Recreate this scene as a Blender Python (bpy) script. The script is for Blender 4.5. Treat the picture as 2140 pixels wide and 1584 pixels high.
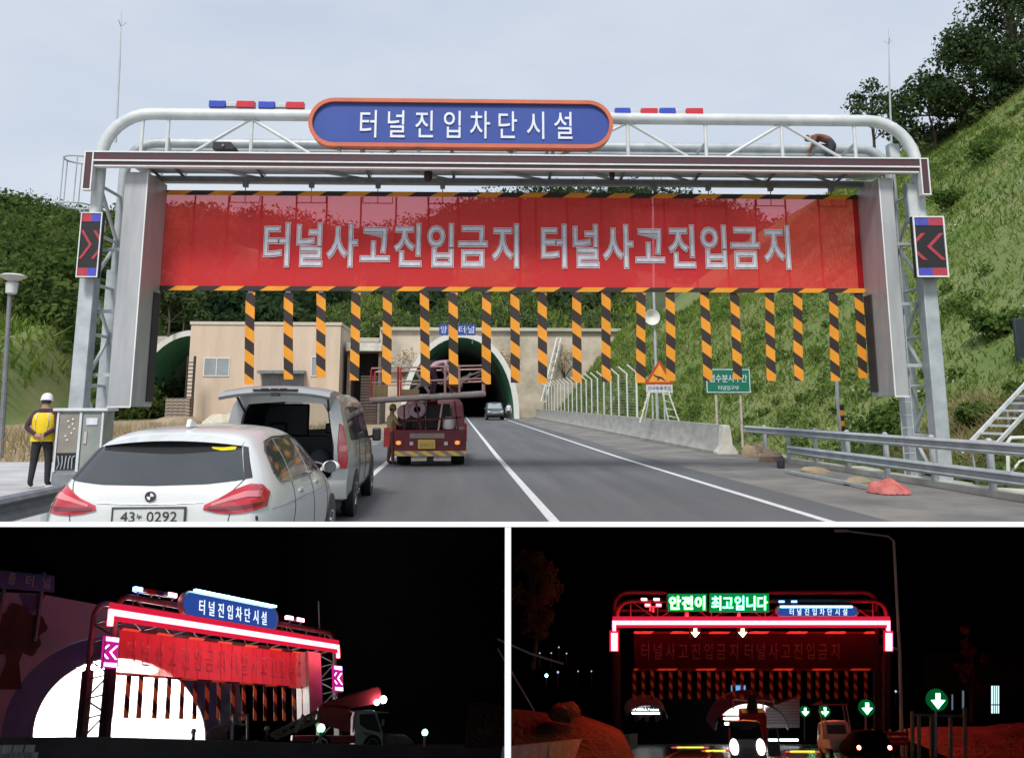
import bpy, math, random
import numpy as np
from mathutils import Matrix, Vector
from mathutils.bvhtree import BVHTree

for o in list(bpy.data.objects):
    bpy.data.objects.remove(o)
scene = bpy.context.scene
COL = scene.collection
R = math.radians
rnd = random.Random(7)
nrng = np.random.default_rng(11)

# ------------------------------------------------------------------ camera
FPX, WPX, HPX = 1750.0, 2140.0, 1584.0
PX, PY, HZ = 1070.0, 546.0, 850.0
CAMZ = 1.7
PITCH = math.atan((HZ - PY) / FPX)
YAW = math.atan(122 * math.cos(PITCH) / FPX)
cd = bpy.data.cameras.new('camera')
cam = bpy.data.objects.new('camera', cd)
COL.objects.link(cam)
cam.location = (0, 0, CAMZ)
cam.rotation_euler = (math.pi / 2 + PITCH, 0, -YAW)
cd.sensor_fit = 'HORIZONTAL'
cd.sensor_width = 36.0
cd.lens = 36.0 * FPX / WPX
cd.shift_y = -(HPX / 2 - PY) / WPX
cd.clip_start = 0.05
cd.clip_end = 3000
scene.camera = cam

# ------------------------------------------------------------------ world, sun, exposure
SUN_EL, SUN_ROT = R(50), R(196)
world = bpy.data.worlds.new('World')
scene.world = world
world.use_nodes = True
wn, wl = world.node_tree.nodes, world.node_tree.links
wn.clear()
w_out = wn.new('ShaderNodeOutputWorld')
w_bg = wn.new('ShaderNodeBackground')
w_bg.inputs['Strength'].default_value = 0.1
sky = wn.new('ShaderNodeTexSky')
sky.sky_type = 'NISHITA'
sky.sun_disc = False
sky.sun_elevation = SUN_EL
sky.sun_rotation = SUN_ROT
w_tc = wn.new('ShaderNodeTexCoord')
w_map = wn.new('ShaderNodeMapping')
w_map.inputs['Scale'].default_value = (1.0, 1.0, 2.6)
w_no = wn.new('ShaderNodeTexNoise')
w_no.inputs['Scale'].default_value = 1.9
w_no.inputs['Detail'].default_value = 6
w_no.inputs['Roughness'].default_value = 0.55
w_rp = wn.new('ShaderNodeValToRGB')
w_rp.color_ramp.elements[0].position = 0.36
w_rp.color_ramp.elements[0].color = (0.605, 0.68, 0.81, 1)
w_rp.color_ramp.elements[1].position = 0.66
w_rp.color_ramp.elements[1].color = (0.74, 0.795, 0.865, 1)
w_sc = wn.new('ShaderNodeVectorMath')
w_sc.operation = 'SCALE'
w_sc.inputs['Scale'].default_value = 8.6
w_mx = wn.new('ShaderNodeMix')
w_mx.data_type = 'RGBA'
w_mx.inputs[0].default_value = 0.90
wl.new(w_tc.outputs['Generated'], w_map.inputs['Vector'])
wl.new(w_map.outputs[0], w_no.inputs['Vector'])
wl.new(w_no.outputs['Fac'], w_rp.inputs['Fac'])
wl.new(w_rp.outputs['Color'], w_sc.inputs[0])
wl.new(sky.outputs[0], w_mx.inputs[6])
wl.new(w_sc.outputs[0], w_mx.inputs[7])
wl.new(w_mx.outputs[2], w_bg.inputs['Color'])
wl.new(w_bg.outputs[0], w_out.inputs['Surface'])
sd = bpy.data.lights.new('sun', 'SUN')
sd.energy = 2.7
sd.angle = R(14)
sd.color = (1.0, 0.96, 0.9)
sun = bpy.data.objects.new('sun', sd)
COL.objects.link(sun)
# sky sun_rotation is measured clockwise from +Y; the lamp points the same way
sdir = Vector((math.sin(SUN_ROT) * math.cos(SUN_EL), math.cos(SUN_ROT) * math.cos(SUN_EL), math.sin(SUN_EL)))
sun.rotation_euler = sdir.to_track_quat('Z', 'Y').to_euler()
scene.view_settings.view_transform = 'Standard'
scene.view_settings.look = 'None'
scene.view_settings.exposure = 0.25
scene.view_settings.gamma = 1.0
scene.view_settings.use_curve_mapping = False
scene.cycles.use_denoising = True
scene.cycles.max_bounces = 8
scene.cycles.diffuse_bounces = 3
scene.cycles.glossy_bounces = 3
scene.cycles.transparent_max_bounces = 16
scene.cycles.sample_clamp_indirect = 6.0
scene.cycles.caustics_reflective = False
scene.cycles.caustics_refractive = False

# ------------------------------------------------------------------ measuring helpers
_f = Vector((math.sin(YAW) * math.cos(PITCH), math.cos(YAW) * math.cos(PITCH), math.sin(PITCH)))
_r = Vector((math.cos(YAW), -math.sin(YAW), 0))
_u = _r.cross(_f)
EYE = Vector((0, 0, CAMZ))


def ray(px, py):
    return _f + _r * ((px - PX) / FPX) + _u * ((PY - py) / FPX)


def P(px, py, Y):
    """where the line of sight measured on the photo meets the vertical plane Y metres down the road"""
    d = ray(px, py)
    return EYE + d * (Y / d.y)


def G(px, py, z=0.0):
    d = ray(px, py)
    return EYE + d * ((z - CAMZ) / d.z)


def frame_m(loc, rz=0.0):
    return Matrix.Translation(loc) @ Matrix.Rotation(rz, 4, 'Z')


def FP(M, px, py, v):
    """(u, w) in the frame M at depth v"""
    Mi = M.inverted()
    o = Mi @ EYE
    d = (Mi @ (EYE + ray(px, py))) - o
    q = o + d * ((v - o.y) / d.y)
    return q.x, q.z


# ------------------------------------------------------------------ materials
MATS = {}


def mat(name, col, rough=0.6, metal=0.0, col2=None, scale=3.0, detail=5, bump=0.0, bscale=None, spec=0.5,
        emit=None, estr=0.0, alpha=1.0, coat=0.0, ramp=(0.35, 0.65), stretch=None, trans=0.0):
    m = bpy.data.materials.new(name)
    MATS[name] = m
    m.use_nodes = True
    n, l = m.node_tree.nodes, m.node_tree.links
    b = n['Principled BSDF']
    b.inputs['Base Color'].default_value = (*col, 1)
    b.inputs['Roughness'].default_value = rough
    b.inputs['Metallic'].default_value = metal
    b.inputs['Specular IOR Level'].default_value = spec
    b.inputs['Coat Weight'].default_value = coat
    b.inputs['Alpha'].default_value = alpha
    b.inputs['Transmission Weight'].default_value = trans
    if emit:
        b.inputs['Emission Color'].default_value = (*emit, 1)
        b.inputs['Emission Strength'].default_value = estr
    if col2 is None and not emit:
        col2 = tuple(c * 0.86 for c in col)
    if col2 is not None:
        tc = n.new('ShaderNodeTexCoord')
        src = tc.outputs['Object']
        if stretch:
            mp = n.new('ShaderNodeMapping')
            mp.inputs['Scale'].default_value = stretch
            l.new(src, mp.inputs['Vector'])
            src = mp.outputs[0]
        t = n.new('ShaderNodeTexNoise')
        t.inputs['Scale'].default_value = scale
        t.inputs['Detail'].default_value = detail
        t.inputs['Roughness'].default_value = 0.62
        l.new(src, t.inputs['Vector'])
        r = n.new('ShaderNodeValToRGB')
        r.color_ramp.elements[0].position, r.color_ramp.elements[1].position = ramp
        r.color_ramp.elements[0].color = (*col, 1)
        r.color_ramp.elements[1].color = (*col2, 1)
        l.new(t.outputs['Fac'], r.inputs['Fac'])
        l.new(r.outputs['Color'], b.inputs['Base Color'])
        if bump:
            t2 = n.new('ShaderNodeTexNoise')
            t2.inputs['Scale'].default_value = bscale or scale * 6
            t2.inputs['Detail'].default_value = 6
            l.new(src, t2.inputs['Vector'])
            bp = n.new('ShaderNodeBump')
            bp.inputs['Strength'].default_value = bump
            bp.inputs['Distance'].default_value = 0.05
            l.new(t2.outputs['Fac'], bp.inputs['Height'])
            l.new(bp.outputs[0], b.inputs['Normal'])
    return m


def emitter(name, col, strength):
    m = bpy.data.materials.new(name)
    MATS[name] = m
    m.use_nodes = True
    n, l = m.node_tree.nodes, m.node_tree.links
    n.clear()
    o = n.new('ShaderNodeOutputMaterial')
    e = n.new('ShaderNodeEmission')
    e.inputs['Color'].default_value = (*col, 1)
    e.inputs['Strength'].default_value = strength
    l.new(e.outputs[0], o.inputs['Surface'])
    return m


def leaf_mat(name, c1, c2, c3, scale=0.35):
    m = bpy.data.materials.new(name)
    MATS[name] = m
    m.use_nodes = True
    n, l = m.node_tree.nodes, m.node_tree.links
    n.clear()
    o = n.new('ShaderNodeOutputMaterial')
    tc = n.new('ShaderNodeTexCoord')
    t = n.new('ShaderNodeTexNoise')
    t.inputs['Scale'].default_value = scale
    t.inputs['Detail'].default_value = 7
    t.inputs['Roughness'].default_value = 0.7
    l.new(tc.outputs['Object'], t.inputs['Vector'])
    r = n.new('ShaderNodeValToRGB')
    e = r.color_ramp.elements
    e[0].position, e[0].color = 0.34, (*c1, 1)
    e[1].position, e[1].color = 0.68, (*c3, 1)
    k = e.new(0.5)
    k.color = (*c2, 1)
    l.new(t.outputs['Fac'], r.inputs['Fac'])
    d = n.new('ShaderNodeBsdfDiffuse')
    tr = n.new('ShaderNodeBsdfTranslucent')
    mx = n.new('ShaderNodeMixShader')
    mx.inputs[0].default_value = 0.42
    l.new(r.outputs['Color'], d.inputs['Color'])
    l.new(r.outputs['Color'], tr.inputs['Color'])
    l.new(d.outputs[0], mx.inputs[1])
    l.new(tr.outputs[0], mx.inputs[2])
    l.new(mx.outputs[0], o.inputs['Surface'])
    return m


def sheer_mat(name, col, see, through):
    """dyed mesh fabric: some light passes straight through the weave"""
    m = bpy.data.materials.new(name)
    MATS[name] = m
    m.use_nodes = True
    n, l = m.node_tree.nodes, m.node_tree.links
    n.clear()
    o = n.new('ShaderNodeOutputMaterial')
    d = n.new('ShaderNodeBsdfDiffuse')
    d.inputs['Color'].default_value = (*col, 1)
    tl = n.new('ShaderNodeBsdfTranslucent')
    tl.inputs['Color'].default_value = (*col, 1)
    tp = n.new('ShaderNodeBsdfTransparent')
    tp.inputs['Color'].default_value = (*through, 1)
    a = n.new('ShaderNodeMixShader')
    a.inputs[0].default_value = 0.35
    b = n.new('ShaderNodeMixShader')
    b.inputs[0].default_value = see
    l.new(d.outputs[0], a.inputs[1])
    l.new(tl.outputs[0], a.inputs[2])
    l.new(a.outputs[0], b.inputs[1])
    l.new(tp.outputs[0], b.inputs[2])
    l.new(b.outputs[0], o.inputs['Surface'])
    return m


def glass_mat(name, tint, see=0.5, rough=0.03):
    m = bpy.data.materials.new(name)
    MATS[name] = m
    m.use_nodes = True
    n, l = m.node_tree.nodes, m.node_tree.links
    n.clear()
    o = n.new('ShaderNodeOutputMaterial')
    tp = n.new('ShaderNodeBsdfTransparent')
    tp.inputs['Color'].default_value = (*[c * see for c in tint], 1)
    g = n.new('ShaderNodeBsdfGlossy')
    g.inputs['Roughness'].default_value = rough
    mx = n.new('ShaderNodeMixShader')
    mx.inputs[0].default_value = 0.1
    l.new(tp.outputs[0], mx.inputs[1])
    l.new(g.outputs[0], mx.inputs[2])
    l.new(mx.outputs[0], o.inputs['Surface'])
    return m


mat('galv', (0.50, 0.54, 0.56), 0.5, 0.25, (0.36, 0.40, 0.42), 2.5)
mat('galv_white', (0.66, 0.69, 0.70), 0.55, 0.1, (0.52, 0.56, 0.57), 2.0)
mat('galv_dark', (0.24, 0.26, 0.28), 0.5, 0.3, (0.17, 0.18, 0.2), 3)
mat('housing', (0.46, 0.47, 0.48), 0.45, 0.3, (0.37, 0.38, 0.39), 1.2, stretch=(3, 3, 0.5))
mat('trim_white', (0.78, 0.8, 0.8), 0.5)
mat('black', (0.015, 0.015, 0.017), 0.5)
mat('rubber', (0.018, 0.018, 0.019), 0.85)
mat('dark_slot', (0.035, 0.03, 0.03), 0.8)
mat('hazard_orange', (0.82, 0.33, 0.02), 0.6, 0, (0.72, 0.27, 0.015), 2)
mat('hazard_black', (0.03, 0.018, 0.015), 0.6)
mat('sign_blue', (0.025, 0.06, 0.30), 0.45, 0, (0.03, 0.075, 0.34), 0.8)
mat('sign_orange', (0.62, 0.15, 0.07), 0.5, 0, (0.5, 0.13, 0.07), 2)
mat('sign_letter', (0.78, 0.83, 0.92), 0.5)
mat('letter_silver', (0.74, 0.73, 0.80), 0.45, 0, (0.56, 0.56, 0.64), 6)
mat('letter_dark', (0.16, 0.10, 0.13), 0.6)
mat('letter_edge', (0.90, 0.84, 0.87), 0.5)
mat('seam_red', (0.42, 0.02, 0.03), 0.7)
mat('led_dark', (0.06, 0.045, 0.05), 0.4, 0, (0.1, 0.03, 0.04), 4)
mat('led_red_off', (0.55, 0.06, 0.09), 0.4, 0, (0.28, 0.03, 0.05), 45)
mat('led_blue_off', (0.09, 0.10, 0.55), 0.4, 0, (0.05, 0.05, 0.3), 45)
mat('lens_blue', (0.05, 0.08, 0.50), 0.25)
mat('lens_red', (0.62, 0.04, 0.06), 0.25)
mat('lens_clear', (0.6, 0.62, 0.66), 0.25)
mat('asphalt', (0.082, 0.085, 0.092), 0.8, 0, (0.135, 0.136, 0.142), 1.0, bump=0.25, bscale=60, stretch=(1.1, 0.07, 1), ramp=(0.3, 0.72))
mat('asphalt_old', (0.12, 0.12, 0.118), 0.9, 0, (0.24, 0.225, 0.205), 0.55, bump=0.3, bscale=40)
mat('paint_white', (0.72, 0.73, 0.74), 0.7, 0, (0.55, 0.56, 0.57), 8)
mat('concrete', (0.40, 0.40, 0.37), 0.85, 0, (0.28, 0.28, 0.26), 1.2, bump=0.2, stretch=(1, 1, 2.5))
mat('concrete_pale', (0.66, 0.64, 0.57), 0.85, 0, (0.42, 0.41, 0.37), 1.5, bump=0.2)
mat('pavement', (0.52, 0.52, 0.54), 0.9, 0, (0.38, 0.37, 0.37), 0.9, bump=0.2)
mat('shotcrete', (0.56, 0.49, 0.39), 0.95, 0, (0.29, 0.26, 0.20), 0.35, detail=9, bump=1.0, bscale=1.2, ramp=(0.4, 0.72))
mat('shotcrete_grey', (0.50, 0.48, 0.42), 0.95, 0, (0.40, 0.37, 0.31), 0.3, bump=0.5, bscale=2.0)
mat('plaster', (0.66, 0.53, 0.42), 0.9, 0, (0.54, 0.43, 0.33), 0.45, detail=8, bump=0.15, stretch=(1.6, 1.6, 0.35))
mat('plaster_pale', (0.60, 0.53, 0.44), 0.9)
mat('window_white', (0.72, 0.73, 0.72), 0.5)
mat('window_glass', (0.25, 0.29, 0.31), 0.12, 0, (0.33, 0.36, 0.37), 0.8)
mat('soil', (0.23, 0.18, 0.11), 0.95, 0, (0.33, 0.27, 0.18), 0.9, bump=0.6, bscale=5)
mat('dry_soil', (0.36, 0.28, 0.18), 0.95, 0, (0.26, 0.2, 0.13), 1.5, bump=0.6, bscale=6)
mat('turf', (0.10, 0.165, 0.035), 0.95, 0, (0.20, 0.21, 0.08), 0.16, bump=0.6, bscale=2.5)
mat('turf_dark', (0.035, 0.055, 0.018), 0.95, 0, (0.06, 0.08, 0.025), 0.1, bump=0.6, bscale=1.5)
mat('green_lining', (0.12, 0.36, 0.20), 0.6, 0, (0.08, 0.26, 0.14), 0.6)
mat('lining_grey', (0.34, 0.42, 0.36), 0.8)
mat('tunnel_dark', (0.02, 0.03, 0.026), 0.9)
mat('rim_white', (0.72, 0.72, 0.68), 0.7)
mat('car_white', (0.70, 0.72, 0.71), 0.25, 0, (0.68, 0.70, 0.69), 1, coat=0.6)
mat('car_silver', (0.42, 0.44, 0.44), 0.3, 0.45, (0.40, 0.42, 0.42), 1, coat=0.5)
mat('car_trim', (0.05, 0.05, 0.055), 0.5)
mat('tail_red', (0.42, 0.012, 0.03), 0.12, 0, (0.55, 0.02, 0.04), 9, coat=1.0)
mat('tail_dark', (0.16, 0.006, 0.016), 0.12, coat=1.0)
mat('tail_pale', (0.72, 0.22, 0.24), 0.15, coat=1.0)
mat('car_glass', (0.035, 0.04, 0.045), 0.06, 0, (0.055, 0.06, 0.065), 0.7, spec=0.8)
mat('chrome', (0.7, 0.7, 0.72), 0.15, 0.95)
mat('plate_white', (0.62, 0.64, 0.60), 0.4)
mat('plate_yellow', (0.70, 0.50, 0.08), 0.5)
mat('plate_ink', (0.04, 0.04, 0.045), 0.5)
mat('truck_red', (0.17, 0.018, 0.03), 0.5, 0, (0.09, 0.012, 0.02), 4)
mat('truck_dark', (0.06, 0.012, 0.018), 0.6, 0, (0.1, 0.02, 0.025), 3)
mat('truck_bright_red', (0.50, 0.05, 0.05), 0.45, 0, (0.40, 0.035, 0.035), 4)
mat('rail_pink', (0.55, 0.30, 0.28), 0.5, 0, (0.62, 0.45, 0.4), 5)
mat('pipe_pale', (0.60, 0.54, 0.50), 0.45, 0.2, (0.42, 0.36, 0.33), 4)
mat('lamp_amber', (0.85, 0.38, 0.05), 0.3, emit=(1.0, 0.45, 0.1), estr=0.5)
mat('skin', (0.40, 0.23, 0.16), 0.6)
mat('vest_yellow', (0.82, 0.60, 0.015), 0.75, 0, (0.72, 0.50, 0.01), 7, bump=0.3)
mat('vest_tape', (0.72, 0.68, 0.45), 0.5)
mat('cloth_black', (0.018, 0.017, 0.02), 0.9, 0, (0.028, 0.026, 0.032), 9)
mat('cloth_plum', (0.055, 0.022, 0.045), 0.9)
mat('cloth_pink', (0.55, 0.32, 0.38), 0.9, 0, (0.66, 0.5, 0.55), 6)
mat('cloth_brown', (0.22, 0.09, 0.06), 0.9, 0, (0.13, 0.06, 0.05), 8)
mat('cloth_navy', (0.04, 0.04, 0.055), 0.9)
mat('cloth_tan', (0.42, 0.33, 0.16), 0.9)
mat('helmet', (0.78, 0.79, 0.80), 0.3)
mat('hair', (0.02, 0.016, 0.014), 0.8)
mat('shoe', (0.03, 0.03, 0.032), 0.6)
mat('steel_brown', (0.23, 0.21, 0.18), 0.5, 0.2, (0.30, 0.27, 0.22), 3)
mat('cabinet_face', (0.42, 0.36, 0.27), 0.5)
mat('cabinet', (0.30, 0.33, 0.29), 0.5, 0.2, (0.22, 0.25, 0.22), 2)
mat('road_green', (0.01, 0.17, 0.11), 0.5)
mat('warn_yellow', (0.85, 0.35, 0.03), 0.55)
mat('warn_red', (0.50, 0.05, 0.03), 0.55)
mat('tarp_red', (0.58, 0.17, 0.15), 0.7, 0, (0.42, 0.09, 0.08), 4, bump=0.5)
mat('tarp_pale', (0.62, 0.58, 0.46), 0.85, 0, (0.45, 0.42, 0.32), 3, bump=0.5)
mat('rock', (0.42, 0.30, 0.2), 0.95, 0, (0.28, 0.22, 0.16), 3, bump=0.8)
mat('bark', (0.07, 0.055, 0.04), 0.95, 0, (0.11, 0.09, 0.07), 5)
mat('suv_grey', (0.10, 0.12, 0.14), 0.35, 0.2)
mat('board_dark', (0.03, 0.04, 0.05), 0.5)
mat('wood_pallet', (0.35, 0.29, 0.24), 0.8)
mat('brick_grey', (0.22, 0.17, 0.15), 0.9, 0, (0.15, 0.12, 0.1), 2)
mat('cage_black', (0.03, 0.026, 0.024), 0.7)
sheer_mat('banner_red', (0.97, 0.075, 0.085), 0.29, (1.0, 0.62, 0.66))
sheer_mat('banner_red_double', (0.40, 0.012, 0.02), 0.06, (0.9, 0.3, 0.3))
leaf_mat('leaf_forest', (0.035, 0.07, 0.02), (0.085, 0.13, 0.035), (0.17, 0.21, 0.065), 0.16)
leaf_mat('leaf_dark', (0.016, 0.038, 0.02), (0.036, 0.066, 0.03), (0.085, 0.12, 0.05), 0.07)
leaf_mat('leaf_ridge', (0.025, 0.05, 0.022), (0.055, 0.09, 0.035), (0.14, 0.18, 0.085), 0.8)
leaf_mat('leaf_pale', (0.05, 0.085, 0.03), (0.09, 0.13, 0.05), (0.16, 0.2, 0.09), 0.5)
leaf_mat('grass_slope', (0.10, 0.175, 0.03), (0.17, 0.25, 0.05), (0.31, 0.335, 0.12), 0.2)
leaf_mat('grass_dry', (0.26, 0.2, 0.1), (0.36, 0.28, 0.15), (0.46, 0.38, 0.22), 0.6)
leaf_mat('flowers_pale', (0.45, 0.47, 0.25), (0.55, 0.57, 0.36), (0.65, 0.66, 0.48), 0.6)
leaf_mat('leaf_shrub', (0.05, 0.10, 0.025), (0.10, 0.165, 0.04), (0.19, 0.25, 0.08), 0.5)


# ------------------------------------------------------------------ mesh builder
def clip_poly(poly, a, b, c):
    """keep a*x + b*y >= c"""
    out = []
    for i in range(len(poly)):
        p, q = poly[i], poly[(i + 1) % len(poly)]
        dp, dq = a * p[0] + b * p[1] - c, a * q[0] + b * q[1] - c
        if dp >= 0:
            out.append(p)
        if dp * dq < 0:
            t = dp / (dp - dq)
            out.append((p[0] + (q[0] - p[0]) * t, p[1] + (q[1] - p[1]) * t))
    return out


_TXT = {}


def text_geo(s, offset=0.0, extrude=0.02):
    key = (s, offset, extrude)
    if key not in _TXT:
        cu = bpy.data.curves.new('t', 'FONT')
        cu.body = s
        cu.offset = offset
        cu.extrude = extrude
        cu.resolution_u = 3
        ob = bpy.data.objects.new('t', cu)
        COL.objects.link(ob)
        dg = bpy.context.evaluated_depsgraph_get()
        me = bpy.data.meshes.new_from_object(ob.evaluated_get(dg))
        v = np.array([tuple(x.co) for x in me.vertices]) if len(me.vertices) else np.zeros((0, 3))
        f = [tuple(p.vertices) for p in me.polygons]
        bpy.data.objects.remove(ob)
        bpy.data.curves.remove(cu)
        bpy.data.meshes.remove(me)
        _TXT[key] = (v, f)
    return _TXT[key]


class MB:
    def __init__(s):
        s.v, s.f, s.m = [], [], []

    def add(s, verts, faces, mi=0):
        b = len(s.v)
        s.v += [tuple(p) for p in verts]
        s.f += [tuple(b + i for i in f) for f in faces]
        s.m += [mi] * len(faces)
        return s

    def box(s, c, d, rz=0.0, mi=0, rot=None):
        m = rot or Matrix.Rotation(rz, 3, 'Z')
        vs = [Vector(c) + m @ Vector((x * d[0] / 2, y * d[1] / 2, z * d[2] / 2)) for z in (-1, 1) for y in (-1, 1) for x in (-1, 1)]
        return s.add(vs, [(0, 2, 3, 1), (4, 5, 7, 6), (0, 1, 5, 4), (2, 6, 7, 3), (0, 4, 6, 2), (1, 3, 7, 5)], mi)

    def span(s, x0, x1, y0, y1, z0, z1, mi=0):
        return s.box(((x0 + x1) / 2, (y0 + y1) / 2, (z0 + z1) / 2), (abs(x1 - x0), abs(y1 - y0), abs(z1 - z0)), 0, mi)

    def bar(s, p, q, w, h=None, mi=0):
        p, q = Vector(p), Vector(q)
        d = q - p
        m = d.to_track_quat('Y', 'Z').to_matrix()
        return s.box((p + q) / 2, (w, d.length, h or w), 0, mi, m)

    def tube(s, pts, r, n=8, mi=0, cap=True):
        pts = [Vector(p) for p in pts]
        rs = r if isinstance(r, (list, tuple)) else [r] * len(pts)
        rings, vs, fs = [], [], []
        ref = None
        for i, p in enumerate(pts):
            t = (pts[min(i + 1, len(pts) - 1)] - pts[max(i - 1, 0)]).normalized()
            if ref is None:
                ref = t.orthogonal().normalized()
            ref = (ref - t * ref.dot(t)).normalized()
            bn = t.cross(ref)
            for k in range(n):
                a = 2 * math.pi * k / n
                vs.append(p + (ref * math.cos(a) + bn * math.sin(a)) * rs[i])
        for i in range(len(pts) - 1):
            for k in range(n):
                k2 = (k + 1) % n
                fs.append((i * n + k, i * n + k2, (i + 1) * n + k2, (i + 1) * n + k))
        if cap:
            fs.append(tuple(range(n))[::-1])
            fs.append(tuple((len(pts) - 1) * n + k for k in range(n)))
        return s.add(vs, fs, mi)

    def prism(s, pts, d, mi=0):
        d = Vector(d)
        n = len(pts)
        vs = [Vector(p) for p in pts] + [Vector(p) + d for p in pts]
        fs = [tuple(range(n))[::-1], tuple(range(n, 2 * n))] + [(i, (i + 1) % n, n + (i + 1) % n, n + i) for i in range(n)]
        return s.add(vs, fs, mi)

    def lathe(s, prof, c=(0, 0, 0), n=16, axis='Z', mi=0):
        """prof: (radius, height) pairs"""
        vs, fs = [], []
        for r_, h in prof:
            for k in range(n):
                a = 2 * math.pi * k / n
                x, y = r_ * math.cos(a), r_ * math.sin(a)
                p = (x, y, h) if axis == 'Z' else (h, x, y) if axis == 'X' else (y, h, x)
                vs.append((c[0] + p[0], c[1] + p[1], c[2] + p[2]))
        m = len(prof)
        for i in range(m - 1):
            for k in range(n):
                k2 = (k + 1) % n
                fs.append((i * n + k, i * n + k2, (i + 1) * n + k2, (i + 1) * n + k))
        fs.append(tuple(range(n))[::-1])
        fs.append(tuple((m - 1) * n + k for k in range(n)))
        return s.add(vs, fs, mi)

    def ball(s, c, r, n=10, mi=0):
        rx, ry, rz = r if isinstance(r, (tuple, list)) else (r, r, r)
        vs, fs = [], []
        for i in range(n + 1):
            t = math.pi * i / n
            for k in range(2 * n):
                a = math.pi * k / n
                vs.append((c[0] + rx * math.sin(t) * math.cos(a), c[1] + ry * math.sin(t) * math.sin(a), c[2] - rz * math.cos(t)))
        for i in range(n):
            for k in range(2 * n):
                k2 = (k + 1) % (2 * n)
                fs.append((i * 2 * n + k, i * 2 * n + k2, (i + 1) * 2 * n + k2, (i + 1) * 2 * n + k))
        return s.add(vs, fs, mi)

    def loft(s, rings, mi=0, closed=True, cap=False):
        n = len(rings[0])
        vs = [p for r_ in rings for p in r_]
        fs = []
        for i in range(len(rings) - 1):
            for k in range(n if closed else n - 1):
                k2 = (k + 1) % n
                fs.append((i * n + k, i * n + k2, (i + 1) * n + k2, (i + 1) * n + k))
        if cap:
            fs.append(tuple(range(n))[::-1])
            fs.append(tuple((len(rings) - 1) * n + k for k in range(n)))
        return s.add(vs, fs, mi)

    def text(s, t, c, w, h, depth=0.01, mi=0, offset=0.0, back=False):
        """lettering standing in the XZ plane, read from -Y; c is its centre"""
        v, f = text_geo(t, offset)
        if not len(v):
            return s
        lo, hi = v.min(0), v.max(0)
        sx = w / max(hi[0] - lo[0], 1e-6)
        sz = h / max(hi[1] - lo[1], 1e-6)
        q = []
        for a in v:
            x = (a[0] - (lo[0] + hi[0]) / 2) * sx
            q.append((c[0] + (-x if back else x), c[1] - (a[2] / 0.02) * depth / 2, c[2] + (a[1] - (lo[1] + hi[1]) / 2) * sz))
        return s.add(q, f if not back else [x[::-1] for x in f], mi)

    def chars(s, t, c, w, h, depth=0.01, mi=0, offset=0.0, gk=0.75, pitch=None):
        """evenly spaced glyphs of one height, as on a painted sign"""
        n_ = len(t)
        k = h / 0.93
        pt = pitch or (w - k * gk * 0.85) / max(n_ - 1, 1)
        for i, ch in enumerate(t):
            if ch == ' ':
                continue
            v_, _ = text_geo(ch, 0.0)
            lo, hi = v_.min(0), v_.max(0)
            s.text(ch, (c[0] + pt * (i - (n_ - 1) / 2), c[1], c[2] + ((hi[1] + lo[1]) / 2 - 0.38) * k),
                   (hi[0] - lo[0] + 2 * offset) * k * gk, (hi[1] - lo[1] + 2 * offset) * k, depth, mi, offset)
        return s

    def striped(s, x0, x1, z0, z1, y, th, period, slope, mats=(0, 1), phase=0.0):
        """a flat strip in the XZ plane made of slanted bands in two colours"""
        rect = [(x0, z0), (x1, z0), (x1, z1), (x0, z1)]
        ts = [p[1] + slope * p[0] for p in rect]
        k0 = math.floor((min(ts) - phase) / period)
        k1 = math.ceil((max(ts) - phase) / period)
        for k in range(k0, k1):
            a = phase + k * period
            q = clip_poly(rect, slope, 1, a)
            q = clip_poly(q, -slope, -1, -(a + period)) if q else q
            if len(q) >= 3:
                s.prism([(p[0], y, p[1]) for p in q], (0, th, 0), mats[k % 2])
        return s


def obj(name, mb, mats, parent=None, bevel=0.0, smooth=32, label=None, M=None, subsurf=0):
    me = bpy.data.meshes.new(name)
    me.from_pydata(mb.v, [], mb.f)
    if not isinstance(mats, (list, tuple)):
        mats = [mats]
    for m in mats:
        me.materials.append(MATS[m] if isinstance(m, str) else m)
    me.polygons.foreach_set('material_index', mb.m)
    if smooth:
        me.polygons.foreach_set('use_smooth', [True] * len(me.polygons))
        me.update()
        me.set_sharp_from_angle(angle=R(smooth))
    me.update()
    o = bpy.data.objects.new(name, me)
    COL.objects.link(o)
    if parent:
        o.parent = parent
    if M is not None:
        o.matrix_world = M
    if bevel:
        b = o.modifiers.new('bevel', 'BEVEL')
        b.width = bevel
        b.segments = 2
        b.limit_method = 'ANGLE'
    if subsurf:
        b = o.modifiers.new('subsurf', 'SUBSURF')
        b.levels = b.render_levels = subsurf
    if label:
        o['label'] = label
    return o


def thing(name, label, cat, loc=(0, 0, 0), rz=0.0, group=None, frame=None):
    o = bpy.data.objects.new(name, None)
    o.empty_display_size = 0.2
    COL.objects.link(o)
    o.matrix_world = (frame if frame is not None else Matrix.Identity(4)) @ frame_m(loc, rz)
    o['label'] = label
    o['category'] = cat
    if group:
        o['group'] = group
    return o


def tag(o, label, cat, group=None):
    o['label'] = label
    o['category'] = cat
    if group:
        o['group'] = group
    return o


def kind(o, k):
    o['kind'] = k
    return o


def dup(root, loc=None, rz=0.0, label=None, group=None, frame=None):
    def cp(o, par):
        c = o.copy()
        COL.objects.link(c)
        if par:
            c.parent = par
            c.matrix_parent_inverse = o.matrix_parent_inverse.copy()
        for ch in o.children:
            cp(ch, c)
        return c
    r_ = cp(root, None)
    r_.matrix_world = (frame if frame is not None else Matrix.Identity(4)) @ frame_m(loc or (0, 0, 0), rz)
    if label:
        r_['label'] = label
    if group:
        r_['group'] = group
    return r_


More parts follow.
